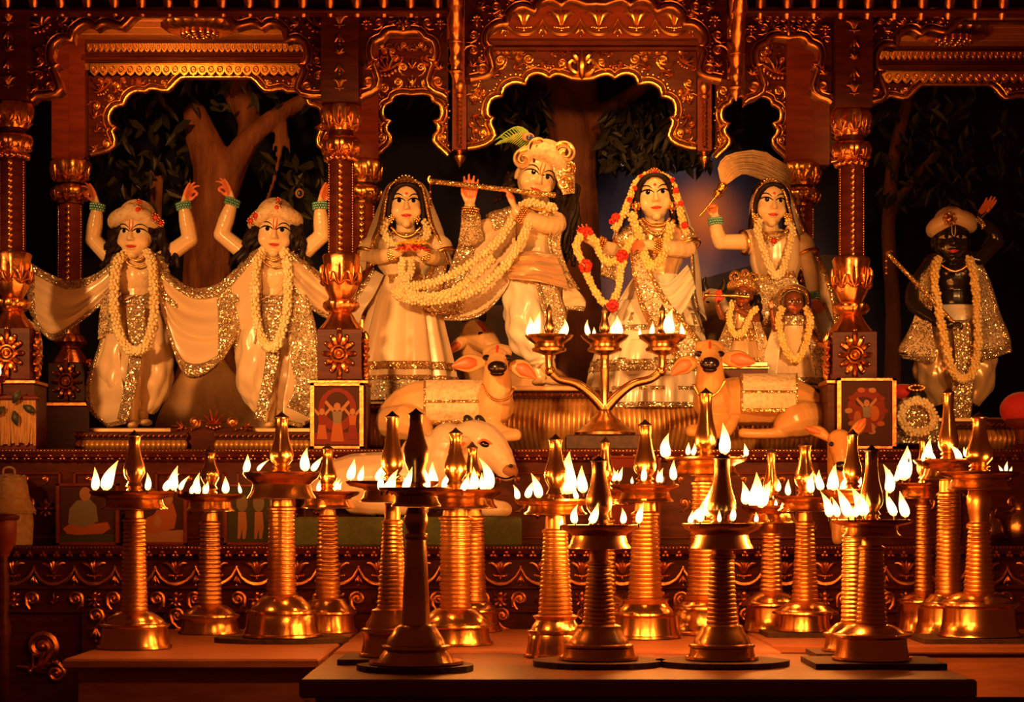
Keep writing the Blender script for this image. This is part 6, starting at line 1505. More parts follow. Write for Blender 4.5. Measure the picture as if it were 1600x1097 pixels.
tree('brown banyan tree sculpture between the two dancing statues', 9.75,
     [[(330, 666, 0, 52), (330, 640, 0, 52), (325, 560, 0, 44), (322, 450, 0, 38), (330, 330, 0, 36), (335, 270, 0, 34), (318, 220, 0, 28), (305, 180, 0, 20)], [(345, 300, 0, 30), (380, 230, -.05, 20), (420, 190, -.05, 15), (470, 160, 0, 13), (520, 130, 0, 10)], [(380, 235, 0, 14), (390, 190, .05, 20), (370, 140, .1, 24), (360, 90, .1, 22)],
      [(300, 640, -.1, 24), (302, 560, -.05, 20), (300, 400, -.03, 14), (312, 300, 0, 12)], [(352, 640, -.1, 22), (350, 540, -.06, 16), (350, 420, -.04, 12), (345, 330, 0, 12)], [(270, 645, -.12, 16), (290, 590, -.08, 18), (306, 540, 0, 16)], [(398, 645, -.12, 16), (372, 590, -.08, 18), (352, 540, 0, 16)], [(320, 645, -.18, 18), (322, 590, -.12, 18), (325, 540, -.05, 14)],
      [(440, 180, -.05, 5), (438, 230, -.05, 4.5), (430, 275, -.05, 4), (415, 320, -.05, 4)], [(444, 180, -.05, 4), (450, 220, -.05, 3.5), (455, 245, -.05, 2)], [(436, 190, -.05, 4), (430, 220, -.05, 3), (424, 240, -.05, 2)], [(250, 280, .05, 7), (246, 340, .05, 8), (252, 420, .05, 8), (256, 520, .05, 8)], [(236, 270, .05, 5), (240, 330, .05, 5), (242, 420, .05, 5)]],
     'bark', 330, 650, ((150, 300, 170, 330, 90), (160, 260, 330, 480, 30), (400, 520, 230, 360, 60), (180, 520, 120, 170, 60)), 3)
bt = bpy.data.objects['tree']; o = MB()
for i in range(13):
    f0 = i / 12 * 2 - 1; top = 322 + 16 * f0
    q = catmull([(top + 4 * math.sin(i * 2.1), 560 - 14 * (1 - f0 * f0), -.20, 9), (top + 16 * f0 + 4 * math.sin(i * 1.7), 590, -.26, 11), (332 + 66 * f0 + 5 * math.sin(i * 2.9), 636, -.32, 12), (334 + 80 * f0, 668, -.34, 12), (334 + 84 * f0, 704, -.34, 12)], 12)
    for a, b_ in zip(q[:-1], q[1:]): o.capsule(P(a[0], a[1], 9.75 + a[2]), S(a[3], 9.75), P(b_[0], b_[1], 9.75 + b_[2]), S(b_[3], 9.75), 10)
remeshed(o, 'root_flare', 'bark_lit', bt, .007, 2)
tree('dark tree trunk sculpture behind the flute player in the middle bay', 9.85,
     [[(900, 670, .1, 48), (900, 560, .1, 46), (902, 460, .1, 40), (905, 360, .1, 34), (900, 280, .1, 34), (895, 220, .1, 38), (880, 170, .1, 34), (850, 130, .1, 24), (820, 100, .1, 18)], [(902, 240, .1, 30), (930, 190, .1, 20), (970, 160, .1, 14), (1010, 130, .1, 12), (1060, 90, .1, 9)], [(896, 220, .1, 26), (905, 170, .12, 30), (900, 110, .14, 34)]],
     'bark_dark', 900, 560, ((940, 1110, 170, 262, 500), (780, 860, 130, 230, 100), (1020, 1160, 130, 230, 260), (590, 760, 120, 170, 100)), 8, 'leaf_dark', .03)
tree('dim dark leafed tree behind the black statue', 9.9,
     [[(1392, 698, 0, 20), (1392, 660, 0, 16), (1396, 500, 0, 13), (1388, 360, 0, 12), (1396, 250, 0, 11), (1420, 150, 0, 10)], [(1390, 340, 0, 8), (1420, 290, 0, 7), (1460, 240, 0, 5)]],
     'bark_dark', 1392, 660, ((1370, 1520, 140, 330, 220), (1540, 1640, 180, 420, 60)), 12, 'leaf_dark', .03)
for x, y, sc_, ax_, lab in ((468, 302, 1.0, .5, 'dim peacock feather hanging in the foliage right of the second dancing statue'),):
    t = thing('peacock_feather', P(x, y, 9.6), lab, 'feather')
    o = MB()
    for i in range(40):
        a = ax_ + random.uniform(-.5, .5); L = S(random.uniform(20, 46) * sc_, 9.6)
        p0 = P(x, y, 9.6); o.tube([p0, p0 + Vector((math.cos(a) * L * .6, random.uniform(-.01, .01), -math.sin(a) * L * .5)), p0 + Vector((math.cos(a) * L, 0, -math.sin(a) * L))], [.0025, .002, .0006], 4)
    o.build('barbs', 'leaf_green', t, kind='stuff'); q = MB(); q.ellipsoid(P(x, y, 9.58), (S(7, 9.6), .004, S(8, 9.6)), None, 14, 8); q = q.build('eye_ring', 'peacock_bronze', t); o = MB(); o.ellipsoid(P(x, y, 9.575), (S(4, 9.6), .004, S(5, 9.6)), None, 12, 8); o.build('eye_spot', 'peacock_blue', q)

# ---------------------------------------------------------------- cows
def calf(label, D, mx, m, dy=0, blanket=((662, 768), (594, 664))):
    f = Fig(D, mx(700), 690, label, name='calf_figure', skin=m, group='reclining calves', voxel=0.0045); f.t['category'] = 'statue'
    sg = 1 if mx(1) > mx(0) else -1
    def T(pts): return [(mx(a[0]), a[1] + dy, *a[2:]) for a in pts]
    f.limb(T([(622, 652, .08, 34), (650, 636, .07, 40), (700, 632, .04, 40), (745, 634, .01, 38), (772, 634, -.03, 32)]), 12)
    f.limb(T([(612, 660, .02, 26), (640, 662, -.03, 30), (660, 672, -.05, 18)]), 6); f.limb(T([(660, 682, -.06, 9), (700, 684, -.08, 8), (725, 683, -.08, 8)]), 5)
    f.limb(T([(770, 634, -.04, 32), (776, 606, -.07, 25), (776, 580, -.09, 20)]), 8)
    f.limb(T([(762, 660, -.06, 18), (786, 676, -.11, 11), (808, 680, -.14, 9), (780, 684, -.15, 8)]), 8); f.limb(T([(745, 664, -.04, 14), (752, 682, -.08, 9), (770, 684, -.11, 8)]), 6)
    # head, looking at the viewer
    f.limb(T([(777, 556, -.10, 20), (777, 562, -.14, 18), (777, 574, -.20, 13), (777, 579, -.235, 12)]), 8); f.blob(mx(777), 551 + dy, -.10, 23, 20, 14)
    f.blob(mx(777), 578 + dy, -.235, 14.5, 11, 11); f.blob(mx(764), 545 + dy, -.10, 8, 8, 6); f.blob(mx(790), 545 + dy, -.10, 8, 8, 6)
    f.finish(face=False)
    for s_, (ex, ey, L, ry) in ((-1, (757, 566, 50, -.22)), (1, (797, 572, 40, .35))):
        o = MB(); b0 = f.p(mx(ex), ey + dy, -.10); d = Vector((s_ * sg, 0, 0)); up = Vector((0, 0, 1)); tilt = -.22 if s_ < 0 else -.5
        pts = [b0 + d * S(L, D) * k + up * S(L, D) * tilt * k * k * (1 if s_ > 0 else .6) + Vector((0, .01 - .02 * k, 0)) for k in (0, .25, .5, .75, 1)]
        o.tube(pts, [S(r_, D) for r_ in (6, 12, 14, 10, 2)], 12, 14, .42, up=Vector((0, -1, 0.0))) if False else o.tube(pts, [S(r_, D) for r_ in (6, 12, 14, 10, 2)], 12, 14, 1.0)
        e = o.mesh('ear', m, True, worldloc(f.t))
        eo = link('ear', e, f.t)
        # flatten the ear front to back about its own axis
        for v in e.vertices:
            yy = b0.y - worldloc(f.t).y
            v.co.y = yy + (v.co.y - yy) * .4
        o = MB(); q = [p_ + Vector((0, -S(5.4, D), 0)) for p_ in pts[1:]]
        o.tube(q, [S(r_, D) for r_ in (5, 10, 7, 1.5)], 10, 12); im = o.mesh('inner_ear', 'ear_inner', True, worldloc(f.t)); io = link('inner_ear', im, eo)
        for v in im.vertices:
            yy = (b0.y - worldloc(f.t).y) - S(5.0, D); v.co.y = yy + (v.co.y - yy) * .35
    o = MB(); o.ellipsoid(f.p(mx(777), 574 + dy, -.262), (S(15, D), S(8, D), S(10, D)), None, 18, 10); o.ellipsoid(f.p(mx(777), 583 + dy, -.255), (S(11, D), S(6, D), S(5, D)), None, 14, 8); mz = o.build('muzzle', 'muzzle', f.t)
    for s_ in (-1, 1):
        o = MB(); o.ellipsoid(f.p(mx(777 + s_ * 15), 559 + dy, -.165), (S(5, D), S(4, D), S(4.2, D)), None, 12, 8); e = o.build('eye', 'eye_dark', f.t)
        o = MB(); o.ellipsoid(f.p(mx(777 + s_ * 16.5), 559 + dy, -.162), (S(6.5, D), S(3, D), S(5), ) if False else (S(6.5, D), S(3, D), S(4.8, D)), None, 12, 8); o.build('eyelid', 'lip_red' if False else 'muzzle', e)
    MB().tube([f.p(mx(777), 540 + dy, -.155), f.p(mx(777), 552 + dy, -.178)], S(1.6, D), 6).build('forehead_mark', 'red_paint', f.t)
    f.chain('neck_chain', T([(754, 602, -.11), (764, 618, -.145), (778, 626, -.155), (794, 622, -.14), (802, 608, -.09)]), 'gold', 2.4, 30)
    (bx0, bx1), (by0, by1) = blanket
    rows = []
    for fy in (0, .1, .25, .45, .7, 1):
        y = by0 + (by1 - by0) * fy; dd = .035 - S(45, D) * math.sqrt(max(1 - ((y - 634) / 47.0) ** 2, 0)) - .006
        rows.append([(mx(bx0), y + dy, dd + .02), (mx((bx0 + bx1) / 2), y + dy, dd), (mx(bx1), y + dy, dd)])
    f.cloth('blanket', rows, 'turban_cloth', 24, 24, (.002, 2, 0), bands=((0, 1, .92, 1), (0, .05, 0, 1), (.95, 1, 0, 1), (0, 1, .60, .65)), bandm='sequin_gold', bandname='gold_border')
    return f
calf('cream calf statue with an embroidered blanket in front of the petal bearer', 8.2, lambda x: x, 'cow_hide')
calf('tan calf statue with an embroidered blanket in front of the whisk bearer', 8.2, lambda x: 1886 - x, 'cow_tan', -6, ((640, 728), (590, 650)))
def backcow(label, D, hx, hy, sg, m):
    f = Fig(D, hx, 700, label, name='cow_figure', skin=m, group='standing cows behind the central pair', voxel=0.006)
    f.limb([(hx, hy, 0, 24), (hx + sg * 14, hy + 10, -.05, 20), (hx + sg * 26, hy + 20, -.08, 14)], 7); f.limb([(hx - sg * 6, hy + 8, .02, 22), (hx + sg * 4, hy + 60, .12, 30), (hx + sg * 30, hy + 85, .24, 42), (hx + sg * 110, hy + 90, .30, 42)], 10)
    for q in (20, 105):
        zb = Z2; a = f.p(hx + sg * q, hy + 110, .27); f.mb.capsule(a, S(16, D), Vector((a.x, a.y, zb + .03)), S(10, D))
    f.finish(face=False)
    o = MB(); p0 = f.p(hx - sg * 14, hy + 8, -.02); o.tube([p0, p0 + Vector((-sg * S(14, D), -.01, -S(8, D))), p0 + Vector((-sg * S(34, D), -.02, -S(26, D)))], [S(6, D), S(10, D), S(2, D)], 10, 12); o.build('ear', m, f.t)
    o = MB(); p0 = p0 + Vector((0, -S(7, D), 0)); o.tube([p0 + Vector((-sg * S(8, D), 0, -S(5, D))), p0 + Vector((-sg * S(18, D), -.01, -S(12, D))), p0 + Vector((-sg * S(30, D), -.015, -S(24, D)))], [S(3, D), S(6, D), S(1.5, D)], 8, 10); o.build('inner_ear', 'ear_inner', f.t)
    for q in (-1, 1):
        o = MB(); p0 = f.p(hx - sg * 4 + q * 12, hy - 20, 0); o.tube([p0, p0 + Vector((q * S(4, D), 0, S(10, D))), p0 + Vector((q * S(1, D), 0, S(22, D)))], [S(6, D), S(4.5, D), S(1, D)], 8, 10); o.build('horn', 'horn', f.t)
    o = MB(); o.ellipsoid(f.p(hx + sg * 8, hy, -.085), (S(6, D), S(4, D), S(4, D)), None, 10, 7); o.build('eye', 'eye_dark', f.t)
    o = MB(); o.ellipsoid(f.p(hx + sg * 34, hy + 26, -.09), (S(9, D), S(9, D), S(8, D)), None, 12, 8); o.build('muzzle', 'muzzle', f.t)
    MB().tube([f.p(hx + sg * 4, hy - 18, -.06), f.p(hx + sg * 14, hy - 4, -.095)], S(1.6, D), 6).build('forehead_mark', 'red_paint', f.t)
backcow('cream cow statue looking out behind the left calf head', 9.0, 744, 522, 1, 'cow_hide')
backcow('grey white cow statue peering from behind the small bronze flute player', 9.1, 1112, 474, -1, 'cow_white')
# white bull lying on the lower ledge, on green baize
gbz = thing('baize_board', P(630, 850, 7.84), 'green baize covered board under the white bull', 'board')
zb = P(0, 808, 7.72).z
MB().box((P(455, 0, 7.8).x, 7.71, Z1), (P(815, 0, 7.8).x, 7.93, zb), .006).build('cover', 'green_baize', gbz, smooth=False)
f = Fig(7.84, 640, 806, 'white bull statue lying behind the lamps on the lower ledge', name='bull_figure', skin='cow_white', group='cattle on the lower ledge', voxel=.006)
f.limb([(500, 772, 0, 26), (540, 752, .0, 40), (600, 748, 0, 43), (660, 742, 0, 42), (700, 738, 0, 40)], 10); f.limb([(690, 725, 0, 36), (700, 700, 0, 30), (716, 688, 0, 26)], 6); f.blob(660, 705, 0, 34, 20, 26)
f.limb([(738, 682, -.01, 27), (756, 690, -.02, 30), (774, 708, -.03, 26), (788, 728, -.035, 19), (792, 736, -.035, 17)], 10); f.blob(750, 712, -.02, 26, 22, 24); f.blob(744, 668, -.01, 20, 20, 12)
f.limb([(700, 690, 0, 30), (720, 702, 0, 30), (744, 700, -.01, 28)], 5)
f.limb([(720, 770, -.04, 22), (760, 790, -.06, 14), (790, 796, -.06, 12), (760, 797, -.07, 11)], 8); f.limb([(560, 780, -.05, 26), (620, 792, -.07, 14), (660, 796, -.07, 11)], 6)
f.finish(face=False)
o = MB(); o.ellipsoid(f.p(757, 694, -.092), (S(8, 7.84), S(4, 7.84), S(5, 7.84)), Matrix.Rotation(.3, 3, 'Y'), 12, 8); e = o.build('eye', 'eye_dark', f.t)
o = MB(); o.tube([f.p(747, 693, -.088), f.p(756, 687, -.097), f.p(768, 694, -.09)], S(2, 7.84), 6, 8); o.build('eyelid', 'ear_inner', e)
for hx_, hd in ((734, 0), (752, .05)):
    o = MB(); o.tube([f.p(hx_, 664, hd), f.p(hx_ - 4, 655, hd - .01), f.p(hx_ - 8, 650, hd - .01)], [S(9, 7.8), S(8, 7.8), S(3, 7.8)], 10, 8); o.build('horn', 'horn', f.t)
o = MB(); o.ellipsoid(f.p(794, 734, -.045), (S(17, 7.8), S(16, 7.8), S(13, 7.8)), Matrix.Rotation(.5, 3, 'Y'), 16, 10); q = o.build('muzzle', 'print_skin', f.t)
o = MB(); o.ellipsoid(f.p(798, 728, -.094), (S(4, 7.8), S(3, 7.8), S(3, 7.8)), None, 8, 6); o.build('nostril', 'muzzle', q)
MB().tube([f.p(776, 744, -.075), f.p(790, 748, -.085), f.p(804, 744, -.07)], S(1.4, 7.8), 6, 8).build('mouth_line', 'muzzle', q)
o = MB(); o.tube([f.p(732, 688, -.075), f.p(716, 694, -.10), f.p(698, 706, -.10)], [S(6, 7.8), S(12, 7.8), S(2, 7.8)], 10, 12); e = o.build('ear', 'cow_white', f.t)
o = MB(); o.tube([f.p(726, 692, -.11), f.p(714, 697, -.128), f.p(702, 705, -.112)], [S(3, 7.8), S(6, 7.8), S(1.5, 7.8)], 8, 8); o.build('inner_ear', 'ear_inner', e)
# brown calf standing on the lower ledge at right
f = Fig(7.86, 1316, 850, 'brown calf statue with red ears under the third front column', name='calf_figure', skin='cow_tan', group='cattle on the lower ledge', voxel=.006)
f.limb([(1312, 690, -.03, 20), (1314, 712, -.06, 15), (1315, 726, -.07, 12)], 6); f.limb([(1312, 694, 0, 20), (1318, 740, .02, 26), (1326, 790, .02, 34)], 8); f.limb([(1326, 790, .02, 34), (1326, 820, .02, 30)], 3)
for q in (-18, 18): 
    a = f.p(1326 + q, 810, -.01); f.mb.capsule(a, S(12, 7.86), Vector((a.x, a.y - .01, Z1 + .022)), S(9, 7.86))
f.finish(face=False)
for s_, pts in ((-1, [(1298, 688), (1282, 676), (1270, 672), (1258, 668)]), (1, [(1326, 686), (1338, 672), (1346, 662), (1352, 654)])):
    o = MB(); o.tube([f.p(x, y, -.01) for x, y in pts], [S(r_, 7.86) for r_ in (5, 9, 8, 2)], 10, 12); e = o.build('ear', 'cow_tan', f.t)
    o = MB(); o.tube([f.p(x, y, -.025) for x, y in pts[1:]], [S(r_, 7.86) for r_ in (4, 5, 1.5)], 8, 8); o.build('inner_ear', 'ear_inner', e)
    o = MB(); o.ellipsoid(f.p(1312 + s_ * 13, 694, -.07), (S(4, 7.8),) * 3, None, 10, 7); o.build('eye', 'eye_dark', f.t)
o = MB(); o.ellipsoid(f.p(1315, 728, -.09), (S(11, 7.8), S(7, 7.8), S(8, 7.8)), None, 12, 8); o.build('muzzle', 'muzzle', f.t)

# ---------------------------------------------------------------- flames
FR = random.Random(21)
def flame(parent, c, h, lean, w=None, dy=0.0):
    """teardrop flame rising from c; h height and lean in metres"""
    w = w or h * FR.uniform(.17, .23)
    o = MB(); pts = []; rad = []
    bend = FR.uniform(-.12, .12) * h
    for i in range(10):
        k = i / 9
        pts.append(c + Vector((lean * k ** 1.6 + bend * math.sin(PI * k), dy * k * k, h * k)))
        rad.append(max(.0006, w * math.sin(PI * min(1, .12 + .88 * k ** .62)) ** 1.0 * (1.0 if k < .9 else .7)))
    o.tube(pts, rad, 10)
    fo = o.build('flame', 'flame', parent)
    MB().tube([c - Vector((0, 0, .012)), c + Vector((lean * .05, 0, .006))], .0028, 5).build('wick', 'soot', fo)
    return fo
LAMPC = (1.0, 0.28, 0.04)
def lamp_light(parent, c, e):
    l = bpy.data.lights.new('flame_light', 'POINT'); l.energy = e; l.color = LAMPC; l.shadow_soft_size = .03
    o = bpy.data.objects.new('flame_light', l); COL.objects.link(o); o.parent = parent; o.location = c - worldloc(parent)
def brass_lamp(label, cx, ytop, ybulb, rbulb, yd, rd, ydb, rdb, yct, rct, ycb, rcb, yrim, rrim, yb, rb, flames, ribs=True, m='brass', e=1.0, neck=None, D=None, mat_=None, flare=0.0):
    D = D or min(1372.8 / (yb - 5 - 800), 7.34)
    X = (cx - 800) * D / F
    t = thing('oil_lamp', (X, D, ZT), label, 'oil lamp', 'tall brass oil lamps on the tables')
    z0 = ZT
    if mat_:
        mo = MB(); mw, md, th = mat_; z0 = ZT + .016
        n = 22 if th == 'round' else 4
        ring = []
        for k in range(n):
            a = 2 * PI * k / n + (.0 if n > 4 else PI / 4)
            ring.append((X + S(mw, D) * (math.cos(a) if n > 4 else (1 if math.cos(a) > 0 else -1)) + FR.uniform(-.006, .006), D + md * (math.sin(a) if n > 4 else (1 if math.sin(a) > 0 else -1))))
        mo.rings([[Vector((x, y, z)) for x, y in ring] for z in (ZT, z0)])
        bo = mo.build('lamp_mat', 'soot', smooth=False, at=(X, D, ZT)); tag(bo, 'dark mat beneath the ' + label.split(',')[0], 'board', 'scorched boards under the lamps')
    def Z(y): return ZC + (HOR - y) * D / F
    s = D / F; c = (X, D, 0)
    def L(name, prof, mm=m, par=None, seg=40): return MB().lathe([(max(r, .3) * s, z) for r, z in prof], c, seg).build(name, mm, par or t)
    zr = Z(yrim); hb = zr - z0
    L('base', [(rb * .93, z0), (rb * (1.04 + flare), z0 + .003), (rb * (1.03 + flare), z0 + .010), (rb * .97, z0 + hb * .16), (rb * .90 if flare else rb * .92, z0 + hb * .5), (rb * .90 if not flare else rb * .78, z0 + hb * .9), (rrim * .97, zr - .004), (rrim * 1.04, zr), (rrim * 1.03, zr + .006), (rrim * .9, zr + .009),
               (rrim * .86, zr + (Z(ycb) - zr) * .35), (rrim * .70, zr + (Z(ycb) - zr) * .68), (rcb * 1.35, zr + (Z(ycb) - zr) * .92), (rcb * 1.05, Z(ycb)), (rcb * .9, Z(ycb - 1))])
    prof = [(rcb * 1.02, Z(ycb + 1))]
    if ribs:
        n = max(8, int((ycb - yct) / 6.6))
        for i in range(n):
            f0 = i / n; r = rcb + (rct - rcb) * f0; ya = ycb + (yct - ycb) * f0; yb2 = ycb + (yct - ycb) * (i + 1) / n; h = ya - yb2
            prof += [(r * .92, Z(ya)), (r, Z(ya - h * .16)), (r * 1.01, Z(ya - h * .42)), (r, Z(ya - h * .68)), (r * .92, Z(ya - h * .84))]
    else:
        prof += [(rcb, Z(ycb)), (rcb * .97, Z(ycb - 4)), ((rcb + rct) / 2, Z((ycb + yct) / 2)), (rct, Z(yct + 6)), (rct * 1.2, Z(yct + 3)), (rct * 1.2, Z(yct))]
    prof += [(rct * 1.12, Z(yct)), (rct * 1.12, Z(yct - 3)), (rct * .85, Z(yct - 6))]
    if neck: prof += [(rct * r, Z(y)) for r, y in neck]
    prof += [(rct * .8, Z(ydb + 1))]
    L('column', prof, m + '_ribbed' if ribs else m)
    hd = ydb - yd
    L('dish', [(rct * .8, Z(ydb)), (rdb * .8, Z(ydb)), (rdb * 1.03, Z(ydb - 1)), (rdb * 1.02, Z(ydb - 3)), (rdb * .92, Z(ydb - hd * .25)), (rdb * .86, Z(ydb - hd * .55)), (rdb * .92, Z(ydb - hd * .64)), (rd * .93, Z(yd + hd * .22)), (rd, Z(yd + 3)), (rd * 1.01, Z(yd)), (rd * .97, Z(yd)), (rd * .9, Z(yd + 5)), (rbulb * .8, Z(yd + 6))])
    hf = yd - ybulb
    yt = ytop + (10 if ytop < 700 else 9)
    rt = rbulb * .62
    fin = L('finial', [(rbulb * .7, Z(yd + 6)), (rbulb * .78, Z(yd - 2)), (rbulb * .55, Z(yd - 5)), (rbulb * .8, Z(yd - 8)), (rbulb * .58, Z(yd - hf * .45)), (rbulb * .92, Z(ybulb + hf * .25)), (rbulb, Z(ybulb)), (rbulb * .93, Z(ybulb - (ybulb - yt) * .16)), (rbulb * .66, Z(ybulb - (ybulb - yt) * .42)), (rt * .82, Z(ybulb - (ybulb - yt) * .72)), (rt * .9, Z(yt + 2)), (rt, Z(yt))], seg=32)
    L('cap', [(rt, Z(yt)), (rt * 1.05, Z(yt - 1)), (rt * .5, Z((yt + ytop) / 2)), (.4, Z(ytop))], 'soot', fin, 20)
    ls = []
    for i, q in enumerate(flames):
        fx, fy, fh, fl_ = q[:4]
        ox = S(fx - cx, D); rr = S(rd * .93, D)
        oy = math.sqrt(max(rr * rr - ox * ox, 0)) * (-1 if (i % 2 == 0) else .75)
        if len(q) > 4: oy = abs(oy) * q[4]
        cpos = Vector((X + ox, D + oy, Z(fy)))
        # pixel position holds for the flame's own depth
        cpos = P(fx, fy, D + oy)
        cpos.z = max(cpos.z, Z(yd) - .008)
        flame(t, cpos, S(fh * 1.12, D), S(fl_, D))
        ls.append((fh, cpos + Vector((S(fl_, D) * .4, 0, S(fh, D) * .5))))
    ls.sort(key=lambda q: -q[0])
    for k, (fh, p_) in enumerate(ls[:2]):
        if m == 'brass_dark' or 'right front' in label:      # light shifted to the far rim, keeps the lamp front dark
            p_ = Vector((p_.x, D + S(rd * .8, D), p_.z))
        lamp_light(t, p_, e * 6.0 * min(fh / 30, 1.3))
    return t
brass_lamp('leftmost brass lamp, with two tall flames at its left rim', 210, 672, 735, 17, 768, 69, 797, 50, 815, 17, 955, 21, 978, 53, 1018, 57, [(148, 766, 32, 0), (165, 766, 42, 20), (230, 766, 24, 0), (258, 767, 24, 22), (272, 766, 34, 6), (282, 766, 20, 14), (275, 770, 8, 0)], e=1)
brass_lamp('slim brass lamp, second from the left', 328, 698, 740, 15, 772, 53, 800, 38, 820, 15, 945, 19, 963, 45, 995, 48, [(300, 772, 14, 2), (310, 772, 30, 2), (320, 772, 18, 5), (352, 771, 24, 0), (376, 771, 15, -3)], e=.8)
brass_lamp('stout brass lamp, third from the left, on a dark board', 440, 643, 712, 19, 738, 60, 780, 52, 797, 20, 930, 23, 957, 54, 1008, 60, [(384, 738, 25, 3), (403, 736, 16, 18), (478, 736, 32, 2), (488, 736, 20, 16), (384, 762, 14, -2)], mat_=(105, .14, 'round'), e=.8)
brass_lamp('slim brass lamp right of the stout third lamp', 512, 692, 745, 15, 768, 50, 795, 41, 811, 15, 935, 20, 958, 44, 993, 45, [(498, 768, 16, 2), (524, 766, 16, 8), (531, 766, 12, 4)], e=.7)
brass_lamp('ribbed brass lamp just behind the tall dark front lamp', 613, 642, 725, 18, 752, 72, 785, 50, 818, 15, 950, 24, 985, 47, 1040, 50, [(546, 750, 30, 8, .2), (590, 752, 36, 34), (562, 752, 22, 6)], e=1.2, mat_=(80, .13, 'sq'), D=5.86)
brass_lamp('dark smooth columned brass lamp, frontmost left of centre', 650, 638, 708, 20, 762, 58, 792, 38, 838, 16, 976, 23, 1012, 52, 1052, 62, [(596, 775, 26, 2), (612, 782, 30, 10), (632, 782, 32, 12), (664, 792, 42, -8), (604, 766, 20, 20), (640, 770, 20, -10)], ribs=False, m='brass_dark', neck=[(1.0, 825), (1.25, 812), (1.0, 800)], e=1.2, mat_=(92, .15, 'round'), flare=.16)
brass_lamp('wide ribbed brass lamp right of the frontmost dark lamp', 712, 668, 732, 18, 765, 68, 795, 55, 812, 24, 950, 25, 978, 60, 1012, 57, [(680, 760, 34, -4), (694, 764, 26, 12), (722, 770, 24, 10), (742, 765, 32, -2), (762, 765, 44, -14), (735, 772, 22, 4)], e=1.2)
brass_lamp('half hidden brass lamp behind the wide ribbed one', 738, 690, 742, 14, 768, 46, 795, 38, 812, 18, 940, 22, 955, 44, 990, 45, [(756, 768, 26, -3)], e=.5)
brass_lamp('ribbed brass lamp with one tall thin flame, left of centre', 868, 678, 742, 18, 780, 64, 805, 48, 832, 19, 960, 27, 988, 43, 1032, 48, [(808, 780, 20, -6), (824, 778, 24, 10), (842, 778, 34, -12), (889, 772, 60, 1, .3), (912, 770, 38, -3, .4), (902, 780, 18, -3)], e=1.1)
brass_lamp('small brass lamp mostly hidden behind the dark central lamp', 946, 682, 740, 14, 765, 44, 790, 36, 815, 14, 930, 17, 945, 38, 985, 40, [(958, 752, 15, 3), (967, 752, 20, 6)], e=.5)
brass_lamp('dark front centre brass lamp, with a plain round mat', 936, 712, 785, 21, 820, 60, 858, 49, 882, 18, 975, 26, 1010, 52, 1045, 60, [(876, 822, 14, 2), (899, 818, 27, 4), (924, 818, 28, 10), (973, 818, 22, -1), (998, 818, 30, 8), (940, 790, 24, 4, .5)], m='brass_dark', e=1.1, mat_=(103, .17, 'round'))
brass_lamp('bright ribbed brass lamp with low flames behind the front centre lamp', 1008, 655, 728, 18, 757, 53, 785, 44, 805, 20, 935, 27, 960, 49, 1002, 56, [(1005, 752, 24, 0, -1), (1028, 754, 18, 0), (1034, 754, 20, 2), (1053, 750, 28, 0), (988, 756, 10, 0), (960, 752, 16, 6)], e=1.1)
brass_lamp('tallest brass lamp at the back, its dish above the others', 1103, 606, 690, 18, 715, 64, 745, 52, 757, 21, 930, 30, 950, 50, 990, 56, [(1042, 715, 34, 3), (1075, 711, 18, 1), (1082, 711, 16, 3), (1131, 710, 44, -2, -.6), (1166, 713, 18, -3), (1158, 738, 9, 8)], e=1.2, D=7.2)
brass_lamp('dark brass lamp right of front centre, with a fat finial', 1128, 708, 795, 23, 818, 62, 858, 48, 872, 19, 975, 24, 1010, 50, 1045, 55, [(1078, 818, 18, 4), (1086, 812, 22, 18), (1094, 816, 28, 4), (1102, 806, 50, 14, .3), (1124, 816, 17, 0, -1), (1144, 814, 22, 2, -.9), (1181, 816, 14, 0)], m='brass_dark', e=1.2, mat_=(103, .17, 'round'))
brass_lamp('small slender brass lamp right of the dark lamp', 1205, 698, 762, 13, 790, 47, 818, 40, 836, 14, 925, 18, 945, 45, 985, 44, [(1164, 788, 32, -4), (1176, 800, 50, 6), (1188, 800, 38, 16), (1215, 768, 18, 0, -.4), (1212, 792, 12, 0)], e=1)
brass_lamp('slender brass lamp with a pointed single flame, fifth from the right', 1258, 687, 748, 17, 775, 50, 800, 42, 820, 14, 940, 21, 958, 50, 992, 43, [(1232, 774, 22, 0), (1268, 770, 30, 3, -1), (1284, 766, 28, -4), (1296, 766, 34, 6)], e=.9, D=7.1, mat_=(68, .12, 'sq'))
brass_lamp('banded brass lamp overlapped by the right front lamp', 1332, 670, 738, 15, 765, 48, 792, 40, 828, 16, 972, 18, 992, 44, 1022, 46, [(1304, 766, 36, 2), (1316, 768, 26, 10), (1338, 764, 44, 2, .5)], e=1, D=6.08, mat_=(64, .12, 'sq'))
brass_lamp('large brass lamp at right front with a fan of slanting flames', 1362, 695, 782, 18, 812, 63, 840, 45, 858, 19, 975, 24, 994, 60, 1034, 60, [(1296, 808, 36, -14), (1308, 808, 28, -8), (1326, 808, 40, -18), (1350, 806, 40, -20, -.6), (1336, 808, 26, 8), (1398, 806, 34, -14), (1416, 808, 36, -10), (1388, 770, 40, -8, .6)], e=1.3, D=5.72, mat_=(98, .15, 'sq'))
brass_lamp('thin brass lamp at the back, third from the right', 1443, 680, 730, 11, 755, 47, 780, 38, 792, 11, 925, 14, 940, 40, 985, 40, [(1400, 752, 22, 2), (1410, 750, 48, 8), (1392, 754, 18, -2)], e=.9)
